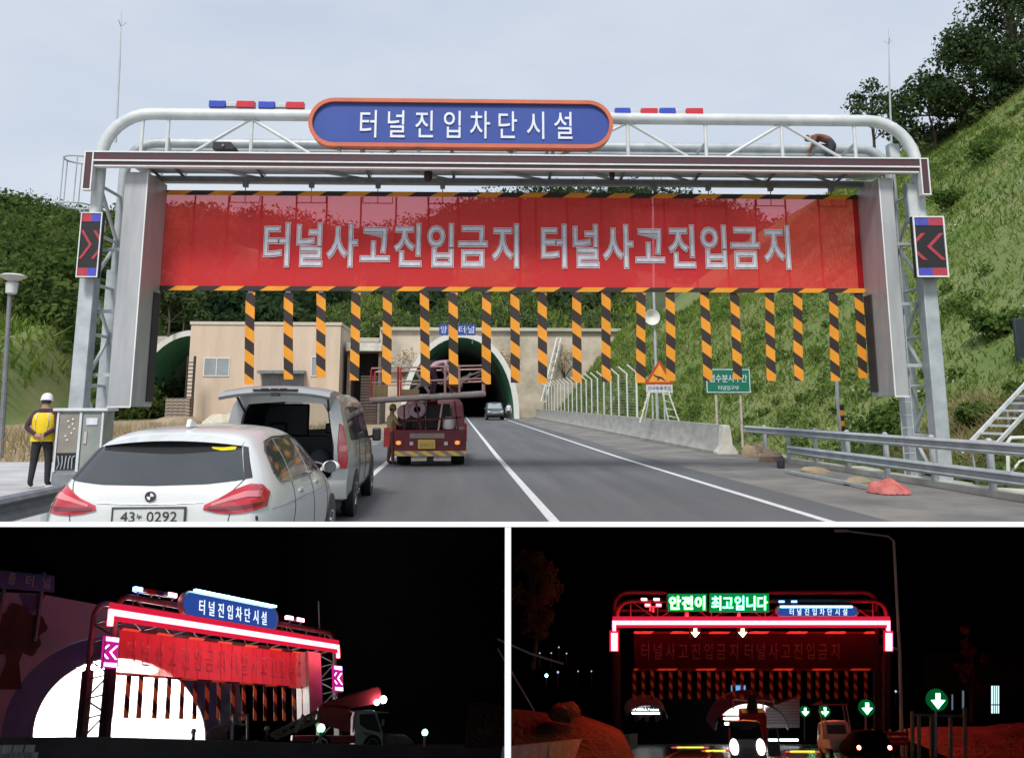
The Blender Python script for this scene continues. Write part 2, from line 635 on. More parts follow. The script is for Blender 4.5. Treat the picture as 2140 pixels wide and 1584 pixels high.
def raw_obj(name, V, Fq, matname, parent=None, smooth=False):
    """big quad meshes straight from numpy arrays"""
    me = bpy.data.meshes.new(name)
    nv, nf, k = len(V), len(Fq), Fq.shape[1]
    me.vertices.add(nv)
    me.vertices.foreach_set('co', np.asarray(V, np.float32).ravel())
    me.loops.add(nf * k)
    me.loops.foreach_set('vertex_index', np.asarray(Fq, np.int32).ravel())
    me.polygons.add(nf)
    me.polygons.foreach_set('loop_start', np.arange(0, nf * k, k, dtype=np.int32))
    me.materials.append(MATS[matname])
    if smooth:
        me.polygons.foreach_set('use_smooth', [True] * nf)
    me.update(calc_edges=True)
    me.validate()
    o = bpy.data.objects.new(name, me)
    COL.objects.link(o)
    if parent:
        o.parent = parent
    return o


def leaf_cloud(centers, radii, n, size, squash=0.8, rng=nrng):
    """leaf-sized quads spread through the outer half of each clump"""
    centers = np.asarray(centers, float)
    radii = np.asarray(radii, float)
    K = len(centers)
    d = rng.normal(size=(K, n, 3))
    d /= np.linalg.norm(d, axis=2, keepdims=True)
    rr = radii[:, None] * (0.45 + 0.6 * rng.random((K, n)) ** 0.7)
    pos = centers[:, None, :] + d * rr[..., None] * np.array([1, 1, squash])
    pos = pos.reshape(-1, 3)
    nrm = d.reshape(-1, 3) + rng.normal(scale=0.7, size=(K * n, 3)) + np.array([0, 0, 0.3])
    nrm /= np.linalg.norm(nrm, axis=1, keepdims=True)
    a = np.cross(nrm, rng.normal(size=nrm.shape))
    a /= np.linalg.norm(a, axis=1, keepdims=True)
    b = np.cross(nrm, a)
    sz = size * (0.6 + 0.8 * rng.random((K * n, 1)))
    a, b = a * sz * 0.5, b * sz * 0.32
    V = np.stack([pos - a, pos - b * 1.0, pos + a, pos + b], 1).reshape(-1, 3)
    Fq = np.arange(len(V)).reshape(-1, 4)
    return V, Fq


def blades(pts, h, w, lean=0.35, rng=nrng):
    pts = np.asarray(pts, float)
    n = len(pts)
    yaw = rng.random(n) * math.pi * 2
    hh = h * (0.5 + rng.random(n))
    side = np.stack([np.cos(yaw), np.sin(yaw), np.zeros(n)], 1) * (w * (0.6 + 0.8 * rng.random(n)))[:, None]
    tip = np.stack([rng.normal(scale=lean, size=n) * hh, rng.normal(scale=lean, size=n) * hh, hh], 1)
    V = np.stack([pts - side * 0.5, pts + side * 0.5, pts + tip + side * 0.12, pts + tip - side * 0.12], 1).reshape(-1, 3)
    V[:, 2] -= 0.03
    return V, np.arange(len(V)).reshape(-1, 4)


def make_tree(name, label, loc, h, cr, n_clump=16, n_leaf=150, leaf=0.3, m='leaf_dark', group=None, seed=1, squash=0.85, spread=1.0, cat='tree', low=0.3):
    rg = np.random.default_rng(seed)
    t = thing(name, label, cat, loc, 0, group)
    mb = MB()
    bend = rg.normal(scale=0.04 * h, size=(4, 2))
    pts = [(bend[i][0] * i / 3, bend[i][1] * i / 3, -0.3 + (h * 0.8 + 0.3) * i / 3) for i in range(4)]
    r0 = max(0.05, h * 0.022)
    mb.tube(pts, [r0, r0 * 0.8, r0 * 0.55, r0 * 0.2], 7)
    cs, rs = [], []
    for k in range(n_clump):
        a = rg.random() * 6.283
        zf = low + (1 - low) * rg.random()
        rad = cr * spread * (0.35 + 0.65 * rg.random()) * math.sin(min(1, (1.08 - zf) * 1.9) * math.pi / 2)
        c = (rad * math.cos(a), rad * math.sin(a), zf * h)
        cs.append(c)
        rs.append(cr * (0.28 + 0.2 * rg.random()))
        base = pts[1 if zf < 0.6 else 2]
        mb.tube([base, (c[0] * 0.6, c[1] * 0.6, c[2] - 0.12 * h), c], [r0 * 0.4, r0 * 0.22, r0 * 0.08], 5)
    obj('trunk', mb, 'bark', t)
    V, Fq = leaf_cloud(cs, rs, n_leaf, leaf, squash, rg)
    raw_obj('crown', V, Fq, m, t)
    return t


def wheel(parent, c, r=0.32, w=0.22, axis='X', spokes=5, side=1):
    mb = MB()
    prof = [(r * 0.66, -w / 2), (r * 0.93, -w / 2), (r, -w * 0.32), (r, w * 0.32), (r * 0.93, w / 2), (r * 0.66, w / 2)]
    mb.lathe(prof, c, 24, axis)
    wo = obj('wheel', mb, 'rubber', parent)
    rb = MB()
    x = w / 2 * side
    rb.lathe([(r * 0.64, x * 0.55), (r * 0.64, x * 1.02), (r * 0.56, x * 1.02), (r * 0.5, x * 0.62), (0.02, x * 0.66)] if side > 0 else
             [(0.02, x * 0.66), (r * 0.5, x * 0.62), (r * 0.56, x * 1.02), (r * 0.64, x * 1.02), (r * 0.64, x * 0.55)], c, 20, axis)
    for k in range(spokes):
        a = 2 * math.pi * k / spokes
        q = (c[0] + x * 0.95, c[1] + math.cos(a) * r * 0.58, c[2] + math.sin(a) * r * 0.58)
        rb.bar((c[0] + x * 0.8, c[1], c[2]), q, 0.05, 0.03)
    obj('rim', rb, 'chrome', wo)
    return wo
# ================================================================== SETTING (day place)
def sst(a, b, x):
    t = np.clip((x - a) / (b - a), 0, 1)
    return t * t * (3 - 2 * t)


def gz(y):
    return 0.0 if y < 30 else 0.0057 * min(y - 30, 90)


def vnoise(x, y, s, seed=0):
    x, y = np.asarray(x, float) / s + seed * 13.7, np.asarray(y, float) / s + seed * 7.3
    return (np.sin(x * 1.7 + 1.3 * np.sin(y * 1.1)) + np.sin(y * 2.1 + 1.7 * np.sin(x * 0.9)) + 0.6 * np.sin(x * 3.9 + y * 3.1) + 0.4 * np.sin(x * 7.1 - y * 5.7)) / 3.0


RX = (np.array([-300, 0, 325, 550, 700, 800, 860, 930, 1000, 1100, 1200, 1350, 1500, 1600, 1660, 1900, 2400]) - 948) / 1750 * 300
RZ = 1.7 + (850 - np.array([440, 445, 468, 478, 492, 505, 488, 458, 430, 404, 394, 399, 424, 452, 466, 480, 480])) / 1750 * 300 - 2.5


def zright(x, y):
    x0 = 12.2 - 1.3 * sst(40, 95, y)
    k = 0.8 + 0.42 * sst(45, 98, y) * (1 - sst(9, 16, x - x0))
    t = np.maximum(0, x - x0)
    z = -0.75 + 0.8 * np.minimum(t, 37) + (k - 0.8) * np.minimum(t, 10) + 0.10 * np.maximum(0, t - 37)
    ditch = -0.75 * sst(10.3, 11.6, x)
    return np.where(x > x0, z + 0.25 * vnoise(x, y, 3.0), ditch)


def zleft(x, y):
    far = 0.26 * np.clip(y - 50, 0, 40) + 0.36 * np.clip(y - 90, 0, 60) + 0.05 * np.maximum(0, y - 150)
    far = far + 1.2 * vnoise(x, y, 14) * sst(85, 110, y) + 4.0 * sst(-70, -85, x) * sst(100, 150, y)
    return far * sst(-35.5, -41, x)


def zhill(x, y):
    base = np.where(x < -9, 9.3, 10.75)
    rz = np.interp(x * 300.0 / np.maximum(y, 102) , RX, RZ)
    t = np.clip((y - 102.6) / 197.4, 0, 1)
    z = base + (rz - base) * (0.35 * t + 0.65 * t ** 1.3)
    z = z - np.maximum(0, y - 300) * 0.4
    return z + 1.3 * vnoise(x, y, 20, 3) * sst(110, 160, y)


def terrain(x, y):
    x, y = np.asarray(x, float), np.asarray(y, float)
    front = np.maximum(np.where(x > 10, zright(x, y), 0), 0 * x) if False else np.where(x > 10, zright(x, y), zleft(x, y))
    back = np.maximum(np.where(x > 10, zright(x, y), zleft(x, y)), zhill(x, y))
    return np.where(y > 102.5, back, front)


def grid_obj(name, xs, ys, fn, m, k='structure'):
    X, Y = np.meshgrid(xs, ys)
    V = np.stack([X, Y, fn(X, Y)], 2).reshape(-1, 3)
    nx, ny = len(xs), len(ys)
    i = np.arange(nx * ny).reshape(ny, nx)
    Fq = np.stack([i[:-1, :-1], i[:-1, 1:], i[1:, 1:], i[1:, :-1]], 2).reshape(-1, 4)
    return kind(raw_obj(name, V, Fq, m, smooth=True), k)


# ground: one broad sheet of earth, with a pit for the added display case
mb = MB()
for (x0, x1, y0, y1) in ((-600, 600, -300, 1.2), (-600, -9, 1.2, 6.35), (9, 600, 1.2, 6.35), (-600, 600, 6.35, 900)):
    mb.add([(x0, y0, -0.85), (x1, y0, -0.85), (x1, y1, -0.85), (x0, y1, -0.85)], [(0, 1, 2, 3)])
kind(obj('ground', mb, 'soil', smooth=0), 'structure')
grid_obj('hillside', np.concatenate([np.linspace(10.2, 60, 90), np.linspace(61, 200, 30)]), np.linspace(8, 130, 90), zright, 'turf')
grid_obj('left_hillside', np.concatenate([np.linspace(-220, -90, 30), np.linspace(-89, -35, 60)]), np.linspace(40, 260, 130), zleft, 'turf')
grid_obj('tunnel_hill', np.linspace(-230, 260, 180), np.linspace(102.6, 380, 110), zhill, 'turf_dark')

# carriageway, laid on a base, with a shoulder of older surface at either side
def strip(name, x0, x1, y0, y1, dz, m, n=24, z1=None):
    mb = MB()
    ys = [y0 + (y1 - y0) * i / n for i in range(n + 1)]
    rings = [[(x0, y, gz(y) + dz), (x1, y, gz(y) + dz)] for y in ys]
    mb.loft(rings, closed=False)
    mb.f = [f[::-1] for f in mb.f]
    return kind(obj(name, mb, m), 'structure')


strip('road', -3.4, 6.6, 6.4, 240, 0.0, 'asphalt', 60)
strip('road_shoulder', 6.6, 10.35, 6.4, 120, -0.004, 'asphalt_old', 30)
strip('road_edge', -4.6, -3.4, 6.4, 110, -0.004, 'asphalt_old', 30)
strip('near_road', -6.0, 8.0, -40, 1.2, 0.0, 'asphalt', 6)
for x in (-2.04, 1.53, 5.66):
    strip('lane_marking', x - 0.08, x + 0.08, 6.4, 235, 0.004, 'paint_white', 60)
strip('pavement', -16, -4.6, 6.4, 27, 0.05, 'pavement', 6)
strip('verge', -40, -4.6, 27, 102, 0.0, 'dry_soil', 20)
strip('verge', -60, -16, 6.4, 27, 0.0, 'dry_soil', 20)

# ---------------------------------------------------------------- tunnel portal and its wall
PYW = 102.0
def arch(cx, rx, rz, y, z0, n=28):
    return [(cx + rx * math.cos(math.pi * i / n), y, z0 + rz * math.sin(math.pi * i / n) ** 0.92) for i in range(n + 1)]


def portal(name, label, cx, z0, deep):
    t = thing(name, label, 'tunnel portal', (cx, PYW, z0))
    rx, rz = 6.7, 9.75
    rim = MB()
    rim.loft([arch(0, rx - 0.62, rz - 0.62, -6.0, 0), arch(0, rx, rz, -6.0, 0), arch(0, rx + 0.15, rz + 0.1, 0.6, 0)], closed=False)
    obj('rim', rim, 'rim_white', t)
    inner = MB()
    inner.loft([arch(0, rx - 0.62, rz - 0.62, -5.99, 0), arch(0, rx - 1.0, rz - 1.1, 3, 0)], closed=False)
    obj('lining', inner, 'green_lining', t)
    bore = MB()
    bore.loft([arch(0, rx - 1.0, rz - 1.1, 3, 0), arch(0, rx - 1.1, rz - 1.4, 30, 0), arch(0, rx - 1.1, rz - 1.4, deep, 0)], closed=False)
    bore.add(arch(0, rx - 1.1, rz - 1.4, deep, 0), [tuple(range(29))])
    obj('bore', bore, 'lining_grey', t)
    fl = MB()
    fl.add([(-rx, -6, 0.02), (rx, -6, 0.02), (rx, deep, 0.02), (-rx, deep, 0.02)], [(0, 1, 2, 3)])
    obj('tunnel_floor', fl, 'asphalt', t)
    return t


portal('tunnel_portal', 'white rimmed tunnel mouth with green lining straight ahead at the end of the road', 0.74, gz(100) - 0.03, 110)
portal('tunnel_portal', 'white and green tunnel mouth half hidden behind the beige building', -29.2, 0.4, 60)

mb = MB()
gz0 = -0.2
xs = np.arange(-44, 21.01, 0.25)
def wall_top(x):
    return 10.9 if x > -9 else 9.5
for a, b in zip(xs[:-1], xs[1:]):
    lo = []
    for x in (a, b):
        z = gz0
        for cx in (0.74, -29.2):
            q = (x - cx) / 6.5
            if abs(q) < 1:
                z = max(z, 0.4 + 9.5 * (1 - q * q) ** 0.46)
        lo.append(z)
    mid = (a + b) / 2
    zt = wall_top(mid)
    if min(lo) < zt:
        mb.add([(a, PYW, min(lo[0], zt)), (b, PYW, min(lo[1], zt)), (b, PYW + 0.02, zt), (a, PYW + 0.02, zt)], [(0, 1, 2, 3)])
wl_ = thing('retaining_wall', 'rough beige sprayed concrete wall around the tunnel mouths under the hill', 'retaining wall', (0, 0, 0))
obj('wall', mb, 'shotcrete', wl_)
mb = MB()
mb.span(-44, -9, PYW - 0.5, PYW + 0.9, 9.3, 9.85)
mb.span(-8.9, 21, PYW - 0.5, PYW + 0.9, 10.75, 11.15)
obj('coping', mb, 'shotcrete_grey', wl_, bevel=0.05)
mb = MB()
for x0, x1, z in ((-44, -33, 9.86), (-9, -2, 7.2)):
    mb.span(x0, x1, PYW - 0.9, PYW - 0.5, z - 1.2, z)
obj('ledge', mb, 'shotcrete_grey', wl_, bevel=0.05)

# sloping pipes on the beige wall right of the portal
t = thing('drain_pipe', 'pale pair of sloping pipes running down the beige wall right of the portal', 'pipe', tuple(P(1138, 850, 100.5)))
mb = MB()
o = P(1138, 850, 100.5)
for dx in (0, 9):
    mb.tube([tuple(P(1131 + dx, 840, 100.5) - o), tuple(P(1164 + dx, 706, 101.3) - o)], 0.12, 6)
obj('pipe', mb, 'rim_white', t)
for i in range(9):
    f = i / 8
    obj('clamp', MB().bar(tuple(P(1131 + 33 * f, 840 - 134 * f, 100.5) - o), tuple(P(1140 + 33 * f, 840 - 134 * f, 100.5) - o), 0.08), 'rim_white', t)

# tunnel name sign on the wall top: square tiles on posts
t = thing('name_sign', 'blue tiles with white letters naming the tunnel above its mouth', 'sign', tuple(P(956, 700, 96)))
o = P(956, 700, 96)
for i, (ch, px0, px1) in enumerate((('양', 918, 937), ('북', 938, 956), ('터', 957, 974), ('널', 975, 994))):
    a, b = P(px0, 678, 96) - o, P(px1, 700, 96) - o
    mb = MB().span(a.x, b.x, -0.06, 0.06, b.z, a.z)
    tl = obj('tile', mb, 'sign_blue', t)
    mb = MB().text(ch, ((a.x + b.x) / 2, -0.07, (a.z + b.z) / 2), 0.72, 0.8, 0.03)
    obj('letter', mb, 'sign_letter', tl)
for dx in (-1.7, 0, 1.7):
    obj('post', MB().span(dx - 0.05, dx + 0.05, 0.1, 0.2, -1.0, 1.2), 'galv_dark', t)

# ---------------------------------------------------------------- beige building
BY = 70.0
def bp(px, py, y=BY):
    return P(px, py, y)
a, b = bp(400, 672), bp(713, 672)
o = Vector(((a.x + b.x) / 2, BY, 0.0))
bw, bh = b.x - a.x, a.z
t = thing('equipment_building', 'plain beige flat roofed building with one window left of the tunnel', 'building', tuple(o))
mb = MB().span(-bw / 2, bw / 2, 0, 9, -0.3, bh - 0.25)
wobj = obj('wall', mb, 'plaster', t, bevel=0.03)
mb = MB().span(-bw / 2 - 0.08, bw / 2 + 0.08, -0.08, 9.08, bh - 0.25, bh)
obj('parapet', mb, 'plaster_pale', t)
def window_at(parent, px0, px1, py0, py1, o, Y, split=True):
    a, b = P(px0, py0, Y) - o, P(px1, py1, Y) - o
    mb = MB()
    w = 0.07
    mb.span(a.x, a.x + w, -0.07, 0.02, b.z, a.z)
    mb.span(b.x - w, b.x, -0.07, 0.02, b.z, a.z)
    mb.span(a.x + w, b.x - w, -0.07, 0.02, b.z, b.z + w)
    mb.span(a.x + w, b.x - w, -0.07, 0.02, a.z - w, a.z)
    if split:
        c = (a.x + b.x) / 2
        mb.span(c - w / 2, c + w / 2, -0.09, 0.02, b.z + w, a.z - w)
    f = obj('window', mb, 'window_white', parent)
    g = MB().span(a.x + w, b.x - w, -0.03, 0.015, b.z + w, a.z - w)
    obj('pane', g, 'window_glass', f)
window_at(t, 427, 479, 748, 787, o, BY)
window_at(t, 651, 668, 745, 787, o, BY, False)
a, b = P(549, 775, BY) - o, P(634, 800, BY) - o
mb = MB().span(a.x, b.x, -0.9, 0, b.z - 2.6, a.z)
cn = obj('canopy', MB().span(a.x - 0.2, b.x + 0.2, -1.1, -0.05, a.z - 0.25, a.z), 'galv_dark', t)
mb = MB().span(a.x, b.x, -0.12, 0.0, a.z - 3.4, a.z - 0.3)
obj('door', mb, 'galv_dark', t)

# the lower shed with a dark louvred front right of the building
SY = 72.0
a, b = P(727, 717, SY), P(797, 717, SY)
o = Vector(((a.x + b.x) / 2, SY, 0))
sw, sh = b.x - a.x, a.z
t = thing('louvred_shed', 'low flat roofed shed with open dark louvred front beside the beige building', 'shed', tuple(o))
mb = MB()
mb.span(-sw / 2, -sw / 2 + 0.35, 0, 6, -0.2, sh - 0.7)
mb.span(sw / 2 - 0.2, sw / 2, 0, 6, -0.2, sh - 0.7)
mb.span(-sw / 2 + 0.35, sw / 2 - 0.2, 5.8, 6, -0.2, sh - 0.7)
obj('wall', mb, 'brick_grey', t)
mb = MB().span(-sw / 2 - 0.1, sw / 2 + 0.1, -0.4, 6.2, sh - 0.7, sh)
obj('roof', mb, 'concrete_pale', t, bevel=0.04)
mb = MB()
for i in range(18):
    z = 0.1 + i * 0.24
    mb.box((0.45, 0.15, z), (sw - 1.45, 0.05, 0.19), 0, 0, Matrix.Rotation(0.6, 3, 'X'))
obj('louvre', mb, 'brick_grey', t)
mb = MB().span(-sw / 2 + 0.36, sw / 2 - 0.21, 3.0, 3.1, -0.1, sh - 0.72)
obj('door', mb, 'cage_black', t)

# open black mesh rack and pallets between building and left portal
t = thing('pallet_stack', 'stack of grey timber pallets at the left side of the beige building', 'pallets', tuple(P(374, 872, 66)))
for i in range(6):
    mb = MB()
    z = i * 0.24
    for dx in (-0.75, -0.37, 0, 0.37, 0.75):
        mb.box((dx, 0, z + 0.2), (0.25, 1.2, 0.035))
    for dy in (-0.5, 0, 0.5):
        mb.box((0, dy, z + 0.09), (1.75, 0.09, 0.17))
    obj('pallet', mb, 'wood_pallet', t)
t = thing('steel_rack', 'tall dark slotted steel rack against the left corner of the beige building', 'rack', tuple(P(393, 868, 68)))
mb = MB()
for i in range(14):
    mb.bar((-0.3, 0, 0.2 + i * 0.3), (0.25, 0, 0.2 + i * 0.3), 0.08)
mb.bar((-0.3, 0, 0), (-0.3, 0, 4.6), 0.1)
mb.bar((0.25, 0, 0), (0.25, 0, 4.6), 0.16)
obj('frame', mb, 'cage_black', t)

# ---------------------------------------------------------------- concrete barrier, guardrails, fence
t = thing('concrete_barrier', 'long grey concrete barrier along the right shoulder towards the tunnel', 'barrier', (9.5, 30.3, 0))
def jersey(y, z):
    pr = [(-0.02, 0), (-0.02, 0.1), (0.16, 0.34), (0.26, 1.04), (0.50, 1.04), (0.58, 0.34), (0.76, 0.1), (0.76, 0)]
    return [(x, y, z + h) for x, h in pr]
mb = MB()
mb.loft([jersey(dy, gz(30.3 + dy)) for dy in [0.5 + i * 5.8 for i in range(13)]], closed=True)
obj('wall', mb, 'concrete', t)
mb = MB()
mb.loft([jersey(0, 0), jersey(0.5, 0)], closed=True, cap=True)
obj('lit_end_face', mb, 'concrete_pale', t, bevel=0.02)  # end coloured paler than the wall to stand for the light on it

def w_beam(mb, x, y0, y1, z, h=0.23, face=-1, n=10):
    pr = [(0, -0.5), (0.05, -0.42), (0.075, -0.28), (0.0, -0.08), (0.0, 0.08), (0.075, 0.28), (0.05, 0.42), (0, 0.5)]
    rings = []
    for i in range(n + 1):
        y = y0 + (y1 - y0) * i / n
        rings.append([(x + face * a, y, z + b * h) for a, b in pr] + [(x + face * a - face * 0.012, y, z + b * h) for a, b in pr[::-1]])
    mb.loft(rings, closed=True, cap=True)

t = thing('guardrail', 'galvanised two rail guardrail on the right shoulder in front of the concrete barrier', 'guardrail', (10.1, 20, 0))
mb = MB(); w_beam(mb, 0.15, -13, 9.4, 0.93, 0.24)
obj('rail', mb, 'galv', t)
mb = MB(); w_beam(mb, 0.15, -13, 5.6, 0.40, 0.26)
obj('rail', mb, 'galv', t)
for i in range(11):
    y = -12 + i * 2.0
    mb = MB().lathe([(0.07, -0.3), (0.07, 1.06), (0.03, 1.1)], (0.31, y, 0), 10)
    obj('post', mb, 'galv', t)
t = thing('guardrail', 'low grey guardrail at the lower left beside the white car', 'guardrail', (-4.85, 9, 0))
mb = MB(); w_beam(mb, 0, -2.5, 3.2, 0.60, 0.30, face=1)
obj('rail', mb, 'galv_dark', t)
for i in range(3):
    mb = MB().lathe([(0.07, -0.3), (0.07, 0.72), (0.03, 0.75)], (-0.1, -2 + i * 2, 0), 10)
    obj('post', mb, 'galv', t)

t = thing('roadside_fence', 'tall wire fence with inward bent white posts behind the concrete barrier', 'fence', (10.9, 49, 0))
N = 21
for i in range(N):
    y = 1.0 + i * 2.75
    g = gz(49 + y)
    mb = MB().tube([(0, y, g - 0.2), (0, y, g + 3.6), (-0.55, y, g + 4.05)], 0.065, 7)
    obj('post', mb, 'rim_white', t)
mb = MB()
for h in [0.9 + 0.18 * k for k in range(16)]:
    mb.bar((0, 1, h), (0, 1 + 2.75 * (N - 1), h + gz(104)), 0.022)
obj('wire_mesh', mb, 'galv', t)

# ---------------------------------------------------------------- signs and posts at the right
t = thing('warning_sign', 'orange triangular warning sign with red border and leaping animal above a white plate', 'sign', tuple(P(1378, 872, 42)))
o = P(1378, 872, 42)
tri = [P(x, y, 42) - o for x, y in ((1347, 803), (1408, 803), (1378, 752))]
mb = MB().prism([(p.x, 0, p.z) for p in tri], (0, 0.04, 0))
pl_ = obj('border', mb, 'warn_red', t)
c = sum(tri, Vector()) / 3
mb = MB().prism([(c.x + (p.x - c.x) * 0.74, -0.012, c.z + (p.z - c.z) * 0.74) for p in tri], (0, 0.01, 0))
obj('face', mb, 'warn_yellow', t)
mb = MB()
cx, cz = c.x, c.z - 0.1
deer = [(-0.32, 0.16), (-0.26, 0.2), (-0.2, 0.14), (0.1, 0.06), (0.22, -0.02), (0.3, -0.16), (0.25, -0.16), (0.16, -0.06), (0.0, -0.02), (-0.06, -0.13), (-0.11, -0.13), (-0.08, 0.0), (-0.2, 0.06)]
mb.prism([(cx + a, -0.022, cz + b) for a, b in deer], (0, 0.008, 0))
obj('animal_symbol', mb, 'plate_ink', t)
a, b = P(1350, 804, 42) - o, P(1406, 821, 42) - o
mb = MB().span(a.x, b.x, 0, 0.03, b.z, a.z)
pp = obj('plate', mb, 'plate_white', t)
mb = MB().text('야생동물주의', ((a.x + b.x) / 2, -0.008, (a.z + b.z) / 2), (b.x - a.x) * 0.85, 0.26, 0.008)
obj('lettering', mb, 'sign_blue', pp)
for dx in (-0.3, 0.3):
    obj('post', MB().tube([(dx, 0.1, -0.6), (dx, 0.1, 2.2)], 0.05, 8), 'galv', t)
# lattice legs behind the barrier
t = thing('trestle', 'white lattice steel trestle standing behind the barrier under the triangular sign', 'trestle', tuple(P(1378, 874, 40)))
mb = MB()
for s in (-1, 1):
    mb.bar((s * 0.95, 0, -0.2), (s * 0.45, 0, 1.3), 0.06)
    mb.bar((s * 0.6, 0.6, -0.2), (s * 0.3, 0.5, 1.3), 0.06)
    for k in range(4):
        mb.bar((s * (0.95 - k * 0.12), 0, k * 0.36), (s * (0.6 - k * 0.08), 0.6, k * 0.36 + 0.1), 0.04)
mb.bar((-0.45, 0, 1.3), (0.45, 0, 1.3), 0.06)
obj('frame', mb, 'rim_white', t)

t = thing('camera_mast', 'tall thin steel mast with a round white horn behind the curtain strips', 'mast', tuple(P(1374, 872, 46)))
o = P(1374, 872, 46)
mb = MB().tube([(0, 0, -0.5), (0, 0, 7), tuple(P(1364, 350, 46) - o)], [0.09, 0.075, 0.05], 8)
obj('pole', mb, 'galv', t)
h = P(1360, 664, 46) - o
mb = MB().lathe([(0.12, 0.28), (0.2, 0.1), (0.42, -0.2), (0.45, -0.22), (0.36, -0.18), (0.1, 0.05)], (h.x, h.z * 0 - 0.1, h.z), 18, 'Y')
hm = obj('horn', mb, 'rim_white', t)
hm.location = (0, 0, 0)
mb = MB().bar((h.x, 0.1, h.z), (0, 0, h.z), 0.05)
obj('bracket', mb, 'galv', t)

t = thing('road_sign', 'green road sign with white Korean lettering on two posts on the grassy slope', 'sign', tuple(P(1522, 892, 36.6)))
o = P(1522, 892, 36.6)
a, b = P(1474, 770, 36.6) - o, P(1570, 822, 36.6) - o
mb = MB().span(a.x, b.x, 0, 0.05, b.z, a.z)
pn = obj('board', mb, 'road_green', t, bevel=0.01)
mb = MB()
e = 0.03
for (x0, x1, z0, z1) in ((a.x + e, b.x - e, a.z - 2 * e, a.z - e), (a.x + e, b.x - e, b.z + e, b.z + 2 * e), (a.x + e, a.x + 2 * e, b.z + 2 * e, a.z - 2 * e), (b.x - 2 * e, b.x - e, b.z + 2 * e, a.z - 2 * e)):
    mb.span(x0, x1, -0.006, 0, z0, z1)
obj('border', mb, 'sign_letter', pn)
mb = MB().text('염수분사구간', ((a.x + b.x) / 2, -0.008, b.z + (a.z - b.z) * 0.60), (b.x - a.x) * 0.84, 0.34, 0.01)
mb.text('터널입구부', ((a.x + b.x) / 2, -0.008, b.z + (a.z - b.z) * 0.22), (b.x - a.x) * 0.46, 0.19, 0.01)
obj('lettering', mb, 'sign_letter', pn)
for px in (1497, 1548):
    q = P(px, 800, 36.6) - o
    obj('post', MB().tube([(q.x, 0.12, -0.9), (q.x, 0.12, a.z - 0.05)], 0.06, 8), 'pipe_pale', t)

o = P(1761, 905, 26)
t = thing('striped_pole', 'slim grey pole with a yellow and black banded foot behind the guardrail', 'pole', tuple(o))
obj('pole', MB().tube([(0, 0, -0.8), (-0.1, 0, 1.0), tuple(P(1745, 640, 26) - o)], 0.06, 8), 'galv', t)
mb = MB()
for k in range(6):
    mb.lathe([(0.085, -0.1 + k * 0.16), (0.085, 0.06 + k * 0.16)], (0, 0, 0), 10, 'Z', k % 2)
obj('band', mb, ['warn_yellow', 'hazard_black'], t)

# stairs on the right bank
t = thing('slope_stairs', 'open steel stairs climbing the bank at the far right behind the guardrail', 'stairs', tuple(P(2020, 935, 19.6)))
o = P(2020, 935, 19.6)
L0, L1 = P(2008, 945, 19.8) - o, P(2168, 776, 21.0) - o
M0, M1 = P(2062, 950, 19.2) - o, P(2196, 806, 20.4) - o
obj('stringer', MB().bar(L0, L1, 0.05, 0.09), 'galv_white', t)
obj('stringer', MB().bar(M0, M1, 0.05, 0.09), 'galv_white', t)
for i in range(10):
    f = (i + 0.5) / 10
    p, q = L0.lerp(L1, f), M0.lerp(M1, f)
    z = (p.z + q.z) / 2
    obj('tread', MB().bar((p.x, p.y, z), (q.x, q.y, z), 0.20, 0.05), 'galv_white', t)
for f in (0.15, 0.6, 0.95):
    p = L0.lerp(L1, f)
    obj('strut', MB().tube([(p.x, p.y + .1, p.z), (p.x + .1, p.y + .15, p.z - 1.5)], 0.03, 6), 'galv', t)
t = thing('handrail', 'bent white tube handrail at the foot of the bank stairs', 'handrail', tuple(P(2115, 1000, 19)))
o = P(2115, 1000, 19)
mb = MB().tube([tuple(P(x, y, 19) - o) for x, y in ((2107, 990), (2106, 925), (2112, 915), (2160, 914))], 0.045, 8)
mb.tube([tuple(P(x, y, 19) - o) for x, y in ((2112, 990), (2130, 965), (2160, 955))], 0.03, 8)
obj('rail', mb, 'rim_white', t)
o = P(2128, 770, 24)
t = thing('dark_board', 'dark blue grey board on a post cut off at the right edge of the view', 'board', tuple(o))
a, b = P(2119, 665, 24) - o, P(2185, 768, 24) - o
mb = MB().span(a.x, b.x, 0, 0.12, b.z, a.z)
obj('panel', mb, 'board_dark', t, bevel=0.02)
obj('post', MB().span(a.x + 0.3, a.x + 0.42, 0.12, 0.2, -2.2, a.z), 'galv_dark', t)
o = P(2150, 835, 21.0)
t = thing('steel_cabinet', 'grey steel cabinet standing beside the top of the bank stairs', 'cabinet', tuple(o))
obj('body', MB().span(-0.12, 0.8, 0, 0.5, -0.85, 0.0), 'housing', t, bevel=0.01)
obj('lid', MB().span(-0.16, 0.84, -0.04, 0.54, 0.0, 0.05), 'galv', t)

